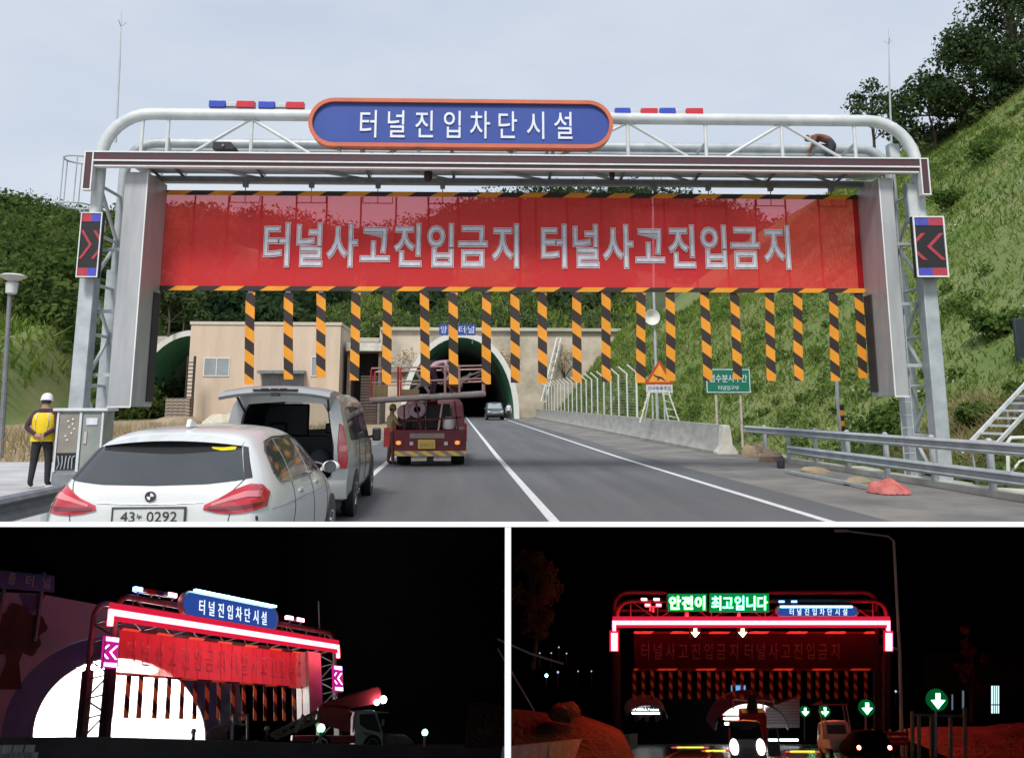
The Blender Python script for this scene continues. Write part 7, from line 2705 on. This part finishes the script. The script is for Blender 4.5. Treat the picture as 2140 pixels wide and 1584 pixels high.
bank('night_bank', [(980, 1470), (1020, 1472), (1068, 1476), (1110, 1480), (1150, 1486), (1200, 1494), (1240, 1506), (1280, 1520), (1300, 1530)], 51, 63, 'night_soil')
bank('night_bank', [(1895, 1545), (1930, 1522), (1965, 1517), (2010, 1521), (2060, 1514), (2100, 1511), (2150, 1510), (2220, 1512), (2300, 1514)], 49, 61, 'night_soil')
q = n2(1180, 1490, 49.5)
rk = rock((0, 0, 0), (.95, .8, .55), 'night_soil', 'rounded boulder on the red lit bank at the left of the night road', 12)
rk.matrix_world = N2 @ frame_m(tuple(q))

# tunnel mouths
def mouth(name, label, cx, cy, rx, ry, y, deep, lamp, outer=None, frame=N2):
    t = thing(name, label, 'tunnel portal', (0, y, 0), 0, frame=frame)
    def arc(rx_, ry_, dv, n=30):
        return [(FP(frame, cx + rx_ * math.cos(math.pi * i / n), cy - ry_ * math.sin(math.pi * i / n), y)[0], dv, FP(frame, cx + rx_ * math.cos(math.pi * i / n), cy - ry_ * math.sin(math.pi * i / n), y)[1]) for i in range(n + 1)]
    if outer:
        mb = MB().loft([arc(rx * outer, ry * outer, .9), arc(rx * 1.03, ry * 1.03, -.6), arc(rx, ry, -.55)], closed=False)
        obj('collar', mb, 'mural_grey', t, smooth=70)
    mb = MB().loft([arc(rx, ry, -.5), arc(rx, ry, deep)], closed=False)
    e = arc(rx, ry, deep)
    mb.add(e, [tuple(range(len(e)))])
    obj('bore', mb, 'lining_white', t)
    a, b = arc(rx, ry, 0)[-1], arc(rx, ry, 0)[0]
    for k in range(2):
        obj('tunnel_lamp', MB().span(a[0] + .6, b[0] - .6, .3 + k * deep * .45, .55 + k * deep * .45, a[2] + .03, a[2] + .12), lamp, t)
    return t
mouth('lit_tunnel_portal', 'brightly lit tunnel mouth behind the van in the right night scene', 1568, 1518, 74, 55, 80, 2.0, emitter('glow_tunnel_far', (1.0, .99, .97), 14).name, 1.18)
emitter('glow_mouth_lamp', (0.85, 0.96, 1.0), 3)
mouth('lit_tunnel_portal', 'small pale lit tunnel mouth with tree silhouettes, right night scene', 1351, 1496, 42, 28, 82, 1.5, 'glow_mouth_lamp')
for px, h, lb in ((1330, 20, 'dark bush silhouetted before the left part of the small lit mouth'), (1352, 27, 'dark tree silhouetted before the middle of the small lit mouth'), (1374, 24, 'dark tree silhouetted before the right part of the small lit mouth')):
    o = n2(px, 1500, 83.1)
    t = thing('tree', lb, 'tree', tuple(o), 0, 'silhouettes before the small mouth', frame=N2)
    mb = MB()
    rg = random.Random(px)
    hz = h / 1750 * 83.1
    for k in range(9):
        x = rg.uniform(-.3, .3)
        mb.tube([(x * .4, 0, -.3), (x, 0, hz * .6), (x + rg.uniform(-.3, .3), 0, hz * rg.uniform(.8, 1.2))], [.09, .06, .02], 5)
    obj('trunk', mb, 'cage_black', t)
    V, Fq = leaf_cloud([(rg.uniform(-.4, .4), 0, hz * rg.uniform(.2, .9)) for _ in range(5)], [.35] * 5, 40, .22, 1, np.random.default_rng(px))
    raw_obj('crown', V, Fq, 'cage_black', t)
# clad wall right of the mouth
o = n2(1640, 1518, 79.6)
t = thing('clad_wall', 'bluish panelled wall lit from below beside the night tunnel mouth', 'wall', tuple(o), 0, frame=N2)
pts = [n2(x, y, 79.6) - o for x, y in ((1600, 1520), (1600, 1480), (1671, 1455), (1671, 1520))]
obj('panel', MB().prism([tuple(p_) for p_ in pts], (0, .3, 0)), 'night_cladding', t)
mb = MB()
for k in range(9):
    y = 1460 + k * 6.3
    x0 = max(1602, 1671 - (y - 1455) * 2.75)
    a, b = n2(x0, y, 79.5) - o, n2(1670, y, 79.5) - o
    mb.bar(tuple(a), tuple(b), .05)
obj('joint', mb, 'night_steel', t)
a, b = n2(1606, 1518, 77.3) - o, n2(1668, 1518, 77.3) - o
obj('base_lamp', MB().span(a.x, b.x, a.y - .1, a.y + .1, .0, .12), 'glow_mouth_lamp', t)
o = n2(1543, 1438, 84.0)
t = thing('lit_sign', 'small bright blue lit sign above the night tunnel mouth', 'sign', tuple(o), 0, frame=N2)
a, b = n2(1529, 1444, 84.0) - o, n2(1558, 1433, 84.0) - o
obj('panel', MB().span(a.x, b.x, 0, .1, a.z, b.z), 'glow_little_sign', t)
obj('frame', MB().span(a.x - .06, b.x + .06, .1, .2, a.z - .06, b.z + .06), 'night_steel', t)
obj('post', MB().span(-.06, .06, .2, .3, -2.2, 0), 'night_steel', t)

# gantry and everything on it
YG = 55.0
G2 = N2 @ frame_m((0, YG, 0), 0)
def g2(px, py, v=0.0):
    u, w = FP(G2, px, py, v)
    return Vector((u, v, w))
wl2 = g2(1570, 1302, -.9).z
night_gantry(G2, 'steel gantry seen head on, outlined by red light in the right night scene', g2(1290, 1450).x, g2(1852, 1450).x, wl2 + 1.1, wl2 - .15, ge(YG), 1.4, 10, 'night_steel_shaded')
VL2 = -1.0
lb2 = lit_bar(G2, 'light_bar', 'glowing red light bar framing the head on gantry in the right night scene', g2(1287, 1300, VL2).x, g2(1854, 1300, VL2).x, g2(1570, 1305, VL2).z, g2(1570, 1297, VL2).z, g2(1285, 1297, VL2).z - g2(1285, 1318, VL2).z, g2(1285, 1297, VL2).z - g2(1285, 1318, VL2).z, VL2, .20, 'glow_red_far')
for px, lb in ((1284, 'white hot red light block at the left end of the head on gantry'), (1858, 'white hot red light block at the right end of the head on gantry')):
    a, b = g2(px - 6.5, 1359, -1.0), g2(px + 6.5, 1323, -1.0)
    t = thing('light_block', lb, 'light panel', ((a.x + b.x) / 2, -1.0, (a.z + b.z) / 2), 0, 'light blocks of the head on gantry', frame=G2)
    hx, hz = (b.x - a.x) / 2, (b.z - a.z) / 2
    obj('panel', MB().span(-hx, hx, -.02, .06, -hz, hz), 'glow_red_far', t)
    obj('lens', MB().span(-hx - .1, hx + .1, .061, .14, -hz - .1, hz + .1), 'halo_glow_red', t)  # glowing border plate painted as the halo of the block
    obj('housing', MB().span(-hx - .1, hx + .1, .141, .3, -hz - .1, hz + .1), 'black', t)
# lettered light boards
emitter('board_halo_green', (0.01, .45, .12), .42)  # backing glow painted as the green halo round the letters
for px0, px1, py0, py1, s, m, lb, gk in ((1396, 1477, 1241, 1277, '안전이', 'glow_lime', 'light board with three dazzling pale green characters on the night gantry', .95), (1483, 1607, 1240, 1279, '최고입니다', 'glow_teal', 'light board with five green white characters on the night gantry', .82)):
    a, b = g2(px0, py1, -.7), g2(px1, py0, -.7)
    t = thing('message_board', lb, 'light board', ((a.x + b.x) / 2, -.7, (a.z + b.z) / 2), 0, frame=G2)
    hx, hz = (b.x - a.x) / 2, (b.z - a.z) / 2
    obj('screen', MB().span(-hx, hx, 0, .05, -hz, hz), 'board_halo_green', t)
    obj('case', MB().span(-hx - .05, hx + .05, .051, .35, -hz - .05, hz + .05), 'black', t)
    obj('lettering', MB().chars(s, (0, -.015, 0), hx * 1.86, hz * 1.5, .02, 0, .03 if len(s) == 3 else .012, gk, hx * 2 / len(s) * .97), m, t)
    obj('bracket', MB().span(-.1, .1, .1, .2, -hz - .9, -hz - .05), 'night_steel', t)
a, b = g2(1622, 1277, -.75), g2(1794, 1277, -.75)
hs = (g2(1700, 1265, -.75).z - g2(1700, 1290, -.75).z) / 2
sg = oval_sign(G2, 'blue oval sign lit along its top in the right night scene', ((a.x + b.x) / 2, g2(1700, 1277.5, -.75).z), (b.x - a.x) / 2, hs, -.75, lit=('glow_sign_blue', 'night_steel', 'glow_letter', 'night_steel'))
obj('top_lamp', MB().span(-(b.x - a.x) / 2 * .92, (b.x - a.x) / 2 * .82, -.25, -.15, hs * .93, hs * 1.1), 'glow_cyan', sg)
for px, py, wpx, m, lb in ((1359, 1252, 38, 'glow_pink', 'upper red lit beacon bar left of the night light boards'), (1365, 1264, 34, 'glow_red', 'lower red lit beacon bar left of the night light boards'), (1646, 1256, 38, 'glow_blue', 'blue lit beacon bar above the oval sign at night')):
    q, q2 = g2(px, py, -.1), g2(px + wpx / 2, py, -.1)
    t = thing('beacon_bar', lb, 'beacon', tuple(q), 0, 'beacons on the head on night gantry', frame=G2)
    hx = q2.x - q.x
    for s in (-1, 1):
        obj('lens', MB().span(s * hx * .38, s * hx, -.06, .06, -.055, .055), m, t)
    obj('base', MB().span(-hx, hx, -.04, .04, -.14, -.06).span(-.05, .05, -.03, .03, -.75 if py < 1258 else -.45, -.14), 'night_steel', t)
for px, lb in ((1453, 'warm white arrow lamp hanging under the gantry, left one'), (1552, 'warm white arrow lamp hanging under the gantry, right one')):
    q = g2(px, 1322, -.3)
    t = thing('arrow_lamp', lb, 'arrow lamp', tuple(q), 0, 'arrow lamps under the night gantry', frame=G2)
    k = .28
    ar = [(-.35, 1), (.35, 1), (.35, .15), (1, .15), (0, -1), (-1, .15), (-.35, .15)]
    obj('arrow', MB().prism([(x * k, -.02, z * k) for x, z in ar], (0, .03, 0)), 'glow_warm', t)
    obj('housing', MB().span(-.36, .36, .012, .2, -.36, .36), 'black', t)
    obj('hanger', MB().span(-.05, .05, .05, .12, .36, .62), 'night_steel', t)
cu_a, cu_b = g2(1325, 1370, .7).x, g2(1828, 1370, .7).x
wt_, wb_ = g2(1570, 1322, .7).z, g2(1570, 1397, .7).z
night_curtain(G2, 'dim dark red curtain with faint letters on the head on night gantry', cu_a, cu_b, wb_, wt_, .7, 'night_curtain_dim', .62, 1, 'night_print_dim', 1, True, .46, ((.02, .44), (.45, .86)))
VS_ = [163, 229, 296, 362, 433, 502, 573, 644, 717, 780, 828, 905, 965, 1043, 1107, 1183, 1250, 1322, 1388, 1464, 1527, 1602, 1666, 1743, 1810, 1886]
NTH = ORD + ['twenty first', 'twenty second', 'twenty third', 'twenty fourth', 'twenty fifth', 'twenty sixth']
for i, v_ in enumerate(VS_):
    px = 1280 + v_ / 3.567
    a = g2(px, 1400, .7)
    L = wb_ - g2(px, 1460, .7).z
    side = 'left of the lit tunnel' if px < 1490 else 'above the tunnel and van' if px < 1610 else 'right of the lit tunnel'
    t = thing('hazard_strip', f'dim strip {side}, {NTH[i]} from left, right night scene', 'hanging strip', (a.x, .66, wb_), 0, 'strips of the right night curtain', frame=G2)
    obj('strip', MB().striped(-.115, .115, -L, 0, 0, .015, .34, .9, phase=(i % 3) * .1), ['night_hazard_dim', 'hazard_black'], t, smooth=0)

# oncoming van with headlights and an open door
vx, vy = nr(1567, 1602)
nv = thing('night_van', 'dark van facing the camera with dazzling headlights and one open door at night', 'van', (vx, vy, E2), 0, frame=NR)
bd = half_loft([(0, [(0, .35), (.74, .35), (.82, .5), (.84, .85), (.80, 1.05), (.70, 1.12), (.5, 1.14), (0, 1.15)]), (.12, [(0, .3), (.78, .3), (.86, .5), (.87, .9), (.85, 1.12), (.76, 1.18), (.55, 1.2), (0, 1.21)]),
                (.55, [(0, .3), (.78, .3), (.86, .5), (.87, .9), (.85, 1.15), (.76, 1.80), (.6, 1.9), (0, 1.93)]), (1.2, [(0, .3), (.78, .3), (.86, .5), (.87, .9), (.85, 1.15), (.76, 1.86), (.6, 1.97), (0, 2.0)]), (4.2, [(0, .3), (.78, .3), (.86, .5), (.87, .9), (.85, 1.15), (.76, 1.86), (.6, 1.97), (0, 2.0)])])
obj('body', bd, 'night_van', nv, smooth=50)
obj('windscreen', MB().loft([[(-.74, .08, 1.2), (.74, .08, 1.2)], [(.66, .50, 1.80), (-.66, .50, 1.80)][::-1]], closed=False), 'black', nv)
for x in (-.62, .62):
    hl = obj('headlight', MB().ball((x, -.02, .82), (.21, .05, .36), 9), 'glow_head', nv)  # lamp enlarged into the tall shape of its flare
    obj('lamp_ring', MB().lathe([(.18, .0), (.26, .0), (.26, .03), (.18, .03), (.18, .0)], (x, .03, .82), 16, 'Y'), 'chrome', hl)
obj('bumper', MB().span(-.85, .85, -.06, .1, .3, .5), 'night_van', nv, bevel=.04)
dr = MB()
dpts = [(.90, .45), (1.50, .45), (1.50, 1.05), (.92, 1.05)]
dr.prism([(x, -.25 - (x - .9) * .3, z) for x, z in dpts], (0, .06, 0))
for p_, q_ in (((.92, 1.05), (1.05, 1.60)), ((1.05, 1.60), (1.46, 1.62)), ((1.46, 1.62), (1.48, 1.05))):
    dr.bar((p_[0], -.22 - (p_[0] - .9) * .3, p_[1]), (q_[0], -.22 - (q_[0] - .9) * .3, q_[1]), .07)
obj('open_door', dr, 'night_van', nv)
for x in (-.7, .7):
    obj('wheel', MB().lathe([(.2, -.1), (.32, -.09), (.33, 0), (.32, .09), (.2, .1)], (x, .75, .33), 18, 'X'), 'rubber', nv)
# work platform behind the van
o = n2(1570, 1475, 46.0)
t = thing('platform_truck', 'work truck with railed platform and dark boom behind the night van', 'truck', (o.x, o.y, ge(o.y)), 0, frame=N2)
def pq(px, py, dy=0):
    p_ = n2(px, py, 45.97 + dy)
    return (p_.x - o.x, dy, p_.z - ge(o.y))
obj('cab', MB().span(pq(1550, 1500)[0], pq(1604, 1500)[0], 0, .7, .5, pq(1560, 1492)[2]), 'night_red', t, bevel=.1)
mb = MB()
for x in (1582, 1595, 1617):
    mb.tube([pq(x, 1482), pq(x, 1463)], .045, 6)
mb.tube([pq(1580, 1463), pq(1618, 1467)], .045, 6)
mb.tube([pq(1532, 1463), pq(1562, 1464)], .045, 6)
mb.tube([pq(1533, 1482), pq(1532, 1463)], .045, 6)
obj('railing', mb, 'rail_pink', t)
obj('boom', MB().loft([[pq(1560, 1482), pq(1585, 1482), pq(1584, 1482, .6), pq(1561, 1482, .6)], [pq(1566, 1452), pq(1577, 1450), pq(1577, 1450, .6), pq(1566, 1452, .6)]], closed=True, cap=True), 'cage_black', t)
# small truck inside the mouth
o = n2(1509, 1519, 77.8)
t = thing('distant_truck', 'small dark truck with red cab top silhouetted in the lit night tunnel', 'truck', tuple(o), 0, frame=N2)
obj('body', MB().span(-.30, .26, 0, .6, .15, .62), 'cage_black', t, bevel=.05)
obj('cab', MB().span(-.1, .2, .1, .5, .62, .9), 'night_red', t, bevel=.05)
for x in (-.22, .18):
    obj('wheel', MB().lathe([(.13, -.05), (.15, 0), (.13, .05)], (x, .3, .15), 14, 'X'), 'rubber', t)

# flatbed truck and the dark car in front of it
fx, fy = nr(1757, 1588)
ft = thing('flatbed_truck', 'white flatbed truck with tall frame lit red at the lower right at night', 'truck', (fx, fy, E2), R(4), frame=NR)
bd = half_loft([(0, [(0, .4), (.72, .4), (.78, .55), (.8, 1.0), (.76, 1.2), (.66, 1.82), (.5, 1.9), (0, 1.92)]), (.1, [(0, .35), (.76, .35), (.83, .55), (.85, 1.05), (.82, 1.25), (.72, 1.9), (.55, 1.98), (0, 2.0)]),
                (1.3, [(0, .35), (.76, .35), (.83, .55), (.85, 1.05), (.82, 1.22), (.72, 1.82), (.55, 1.92), (0, 1.95)]), (1.9, [(0, .4), (.76, .4), (.83, .55), (.84, .95), (.8, 1.05), (.7, 1.1), (.5, 1.14), (0, 1.16)])])
bo = obj('cab', bd, 'night_white', ft, smooth=50)
obj('rear_window', MB().span(-.55, .55, -.02, .02, 1.3, 1.75), 'black', bo)
obj('side_window', MB().prism([(-.80, .35, 1.27), (-.80, 1.25, 1.25), (-.72, 1.05, 1.78), (-.72, .4, 1.82)], (-.03, 0, .0)), 'black', bo)
obj('bed', MB().span(-.85, .85, -2.6, -.05, .62, .74), 'night_white', ft)
obj('side_board', MB().span(-.87, -.83, -2.6, -.1, .74, 1.05), 'night_white', ft)
obj('tail_board', MB().span(-.85, .85, -2.66, -2.61, .66, 1.05), 'night_white', ft)
for x in (-.75, -.55, .55, .75):
    obj('frame_post', MB().tube([(x, -.3, .74), (x, -.3, 2.75)], .035, 6), 'night_letter', ft)
obj('frame_top', MB().span(-.95, .85, -.5, .1, 2.75, 2.82), 'night_red', ft)
obj('flag_board', MB().prism([(-1.25, -.35, 2.75), (-.55, -.35, 2.72), (-.55, -.35, 3.0)], (0, .05, 0)), 'night_red', ft)
for x, s in ((-.75, -1), (.75, 1)):
    for y in (1.2, -1.7):
        wheel(ft, (x, y, .33), .33, .2, 'X', 5, s)
dx_, dy_ = nr(1834, 1600)
dc = thing('dark_car', 'black car with two glowing tail lamps at the lower right edge of the road', 'car', (dx_, dy_, E2), R(8), frame=NR)
bd = half_loft([(0, [(0, .35), (.7, .35), (.8, .5), (.84, .75), (.80, 1.0), (.66, 1.3), (.5, 1.36), (0, 1.38)]), (.15, [(0, .3), (.76, .3), (.86, .5), (.88, .78), (.85, 1.02), (.70, 1.42), (.5, 1.5), (0, 1.52)]),
                (1.2, [(0, .3), (.76, .3), (.86, .5), (.88, .78), (.85, 1.02), (.70, 1.45), (.5, 1.53), (0, 1.55)]), (2.4, [(0, .3), (.76, .3), (.86, .5), (.88, .75), (.85, .98), (.68, 1.2), (.5, 1.25), (0, 1.28)]), (3.6, [(0, .4), (.7, .4), (.8, .5), (.82, .7), (.76, .85), (.6, .9), (.4, .92), (0, .93)])])
obj('body', bd, 'case_black', dc, smooth=50)
for x in (-.74, .74):
    obj('tail_lamp', MB().ball((x, -.02, .78), (.10, .05, .10), 8), 'glow_tail', dc)
for x in (-.7, .7):
    obj('wheel', MB().lathe([(.2, -.1), (.32, -.09), (.33, 0), (.32, .09), (.2, .1)], (x, .7, .33), 18, 'X'), 'rubber', dc)

# green arrow signs
for px, py, hpx, y, base, lb in ((1683, 1487, 8, 74, 1510, 'smallest green down arrow sign, next to the clad wall'), (1724, 1487, 9, 69, 1515, 'small green down arrow sign left of the flatbed truck'), (1812, 1480, 12, 53, 1525, 'medium green down arrow sign right of the flatbed truck frame'), (1960, 1464, 16, 40.7, 1545, 'largest green down arrow sign at the right of the night scene')):
    q = n2(px, py, y)
    t = thing('arrow_sign', lb, 'arrow sign', tuple(q), 0, 'green arrow signs by the night road', frame=N2)
    k = (n2(px, py - hpx, y).z - q.z)
    ar = [(-.28, 1), (.28, 1), (.28, .1), (.9, .1), (0, -1), (-.9, .1), (-.28, .1)]
    obj('arrow', MB().prism([(x * k, -.03, z * k) for x, z in ar], (0, .03, 0)), 'glow_green_hot' if 'glow_green_hot' in MATS else emitter('glow_green_hot', (.16, 1.0, .36), 11), t)
    obj('housing', MB().lathe([(k * 1.35, .005), (k * 1.35, .2), (k * .6, .3)], (0, 0, 0), 20, 'Y'), 'halo_green_dim' if 'halo_green_dim' in MATS else emitter('halo_green_dim', (.01, .5, .12), .14), t)  # housing given a faint painted halo, it is no lamp
    obj('post', MB().tube([(0, .2, -k), (0, .2, n2(px, base + 40, y).z - q.z)], k * .16, 7), 'night_letter', t)

# street lamp, guardrails, fence, buildings
o = n2(1886, 1560, 44.2)
t = thing('street_lamp', 'tall thin street lamp with long arm lit red at the right night scene', 'street lamp', tuple(o), 0, frame=N2)
tp_, ar_ = n2(1868, 1130, 44.2) - o, n2(1768, 1109, 44.2) - o
obj('pole', MB().tube([(0, 0, -.5), tuple(n2(1880, 1360, 44.2) - o), tuple(tp_), tuple(tp_ + (ar_ - tp_) * .12 + Vector((0, 0, .18))), tuple(ar_)], [.10, .085, .07, .06, .05], 8), 'night_white', t)
obj('lamp_head', MB().box(tuple(ar_ + Vector((-.25, 0, .02))), (.7, .25, .14)), 'night_white', t, bevel=.04)
obj('camera_arm', MB().bar(tuple(n2(1882, 1357, 44.2) - o), tuple(n2(1868, 1354, 44.2) - o), .1), 'night_letter', t)
t = thing('guardrail', 'bluish guardrail between the van door and the flatbed truck', 'guardrail', (0, 66, E2), 0, frame=NR)
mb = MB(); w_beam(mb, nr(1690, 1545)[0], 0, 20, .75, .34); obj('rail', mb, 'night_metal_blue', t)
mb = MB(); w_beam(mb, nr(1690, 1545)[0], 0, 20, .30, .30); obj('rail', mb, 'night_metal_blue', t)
for i in range(6):
    obj('post', MB().span(nr(1690, 1545)[0] + .05, nr(1690, 1545)[0] + .2, i * 3.8, i * 3.8 + .12, 0, .95), 'night_steel', t)
o = n2(1861, 1560, 43.3)
t = thing('road_barrier', 'red lit rail barrier behind the dark car at the right', 'barrier', (o.x, o.y, ge(o.y)), 0, frame=N2)
for py in (1532, 1543, 1552):
    a, b = n2(1822, py, 43.3), n2(1899, py + 1, 43.3)
    obj('rail', MB().span(a.x - o.x, b.x - o.x, 0, .06, b.z - ge(o.y) - .08, b.z - ge(o.y) + .08), 'night_red', t)
for px in (1826, 1862, 1897):
    a = n2(px, 1526, 43.3)
    obj('post', MB().span(a.x - o.x - .05, a.x - o.x + .05, .06, .16, 0, a.z - ge(o.y)), 'night_steel', t)
t = thing('site_fence', 'dark site fence with posts and rails at the right night scene', 'fence', (0, 41.5, ge(41.5)), 0, frame=N2)
o = Vector((0, 41.5, 0))
for px, py in ((1908, 1488), (1922, 1494), (1948, 1496), (1952, 1505), (1988, 1500), (2018, 1480)):
    a = n2(px, py, 41.5)
    obj('post', MB().span(a.x - .07, a.x + .07, 0, .14, 0, a.z - ge(o.y)), 'galv_dark', t)
a, b = n2(1906, 1497, 41.5), n2(2025, 1500, 41.5)
obj('rail', MB().bar((a.x, .2, a.z - ge(o.y)), (b.x, .2, b.z - ge(o.y)), .08), 'galv_dark', t)
o = n2(2050, 1515, 75.1)
t = thing('dark_building', 'unlit building with a few glowing narrow windows at the right night scene', 'building', (o.x, o.y, ge(o.y)), 0, frame=N2)
a, b = n2(1975, 1515, 75.1), n2(2240, 1405, 75.1)
obj('wall', MB().span(a.x - o.x, b.x - o.x, 0, 4, 0, b.z - ge(o.y)), 'night_building', t)
for x0, x1, y0, y1, m in ((2071, 2087, 1432, 1489, 'glow_window'), (1988, 1991, 1450, 1482, 'glow_faint'), (2010, 2014, 1442, 1480, 'glow_faint'), (2028, 2032, 1440, 1484, 'glow_faint')):
    a, b = n2(x0, y1, 75.1), n2(x1, y0, 75.1)
    wf = obj('window', MB().span(a.x - o.x - .06, b.x - o.x + .06, -.05, 0, a.z - ge(o.y) - .06, b.z - ge(o.y) + .06), 'black', t)
    obj('pane', MB().span(a.x - o.x, b.x - o.x, -.07, -.05, a.z - ge(o.y), b.z - ge(o.y)), m, wf)
    if x1 - x0 > 10:
        mb = MB()
        for k in range(1, 4):
            x = a.x - o.x + (b.x - a.x) * k / 4
            mb.span(x - .03, x + .03, -.1, -.07, a.z - ge(o.y), b.z - ge(o.y))
        mb.span(a.x - o.x, b.x - o.x, -.1, -.07, (a.z + b.z) / 2 - ge(o.y) - .5, (a.z + b.z) / 2 - ge(o.y) - .4)
        obj('mullion', mb, 'night_steel', wf)
# left: tree, cables, far lamps
tq_ = make_tree('tree', 'brownish red tinted tree at the left edge of the right night scene', (0, 0, 0), 6.2, 1.45, 22, 110, .22, 'night_leaf', None, 77, low=.3)
tq_.matrix_world = N2 @ frame_m(tuple(n2(1113, 1385, 46.0)))
tq2 = make_tree('tree', 'faint slender poplar far right behind the lit arrow sign', (0, 0, 0), 6.5, .9, 12, 60, .3, 'night_leaf', None, 78, low=.2)
tq2.matrix_world = N2 @ frame_m(tuple(n2(2030, 1500, 58.3)))
for pts, lb in ((((1040, 1335), (1110, 1366), (1178, 1387)), 'thin red lit cable sloping down at the left of the right night scene'), (((1040, 1355), (1068, 1402), (1116, 1484)), 'steep red lit guy wire at the left edge of the right night scene')):
    o = n2(*pts[0], 44.2)
    t = tag(obj('cable', MB().tube([tuple(n2(x, y, 44.2) - o) for x, y in pts], .05, 6), 'night_letter'), lb, 'cable')
    t.matrix_world = N2 @ frame_m(tuple(o))
for px, py, lb in ((1142, 1411, 'brightest bluish far lamp low on the left of the right night scene'), (1166, 1404, 'far white lamp right of the brightest bluish one'), (1168, 1352, 'highest far lamp in the dark on the left'), (1128, 1364, 'far faint lamp leftmost of the upper row'), (1152, 1364, 'far faint lamp in the middle of the upper row'), (1184, 1365, 'far faint lamp rightmost of the upper row'),
                   (1208, 1402, 'far faint lamp leftmost of the lower row'), (1236, 1402, 'far faint lamp rightmost of the lower row'), (1872, 1444, 'single far white lamp beside the right street lamp pole')):
    q = n2(px, py, 84.9)
    t = thing('far_lamp', lb, 'lamp', tuple(q), 0, 'far lamps in the right night scene', frame=N2)
    r_ = .16 if py == 1411 else .11 if py in (1404, 1444) else .07
    obj('lens', MB().ball((0, 0, 0), r_, 6), 'glow_cyan' if py == 1411 else 'glow_dim', t)
    obj('post', MB().span(-.03, .03, 0, .06, -1.5, -r_), 'galv_dark', t)
# ------------------------------------------------------------------ thin haze added in the two chambers for a glow round the lamps
hm_ = bpy.data.materials.new('glow_haze')
hm_.use_nodes = True
hn, hl_ = hm_.node_tree.nodes, hm_.node_tree.links
hn.clear()
ho = hn.new('ShaderNodeOutputMaterial')
hv = hn.new('ShaderNodeVolumePrincipled')
hv.inputs['Color'].default_value = (0.8, 0.8, 0.8, 1)
hv.inputs['Density'].default_value = 0.11
hv.inputs['Anisotropy'].default_value = 0.2
hl_.new(hv.outputs[0], ho.inputs['Volume'])
MATS['glow_haze'] = hm_
for ua, ub, pa, pb in ((uL0 - 0.3, pm - 0.01, -700, 1060), (pm + 0.01, uR1 + 0.3, 1062, 2800)):
    va, vb = 2.6, V1 - 0.02
    def cr(v):
        f = (v - V0) / (V1 - V0)
        a, b = cq(pa, 1300, v)[0], cq(pb, 1300, v)[0]
        if pa > 0:
            a = a + 0.01
        else:
            b = b - 0.01
        return [(a, v, cq(1070, 1670, v)[2]), (b, v, cq(1070, 1670, v)[2]), (b, v, cq(1070, 1103, v)[2]), (a, v, cq(1070, 1103, v)[2])]
    hz_ = obj('haze', MB().loft([cr(va), cr(vb)], closed=True, cap=True), 'glow_haze', smooth=0)
    hz_.matrix_world = CF
    kind(hz_, 'stuff')
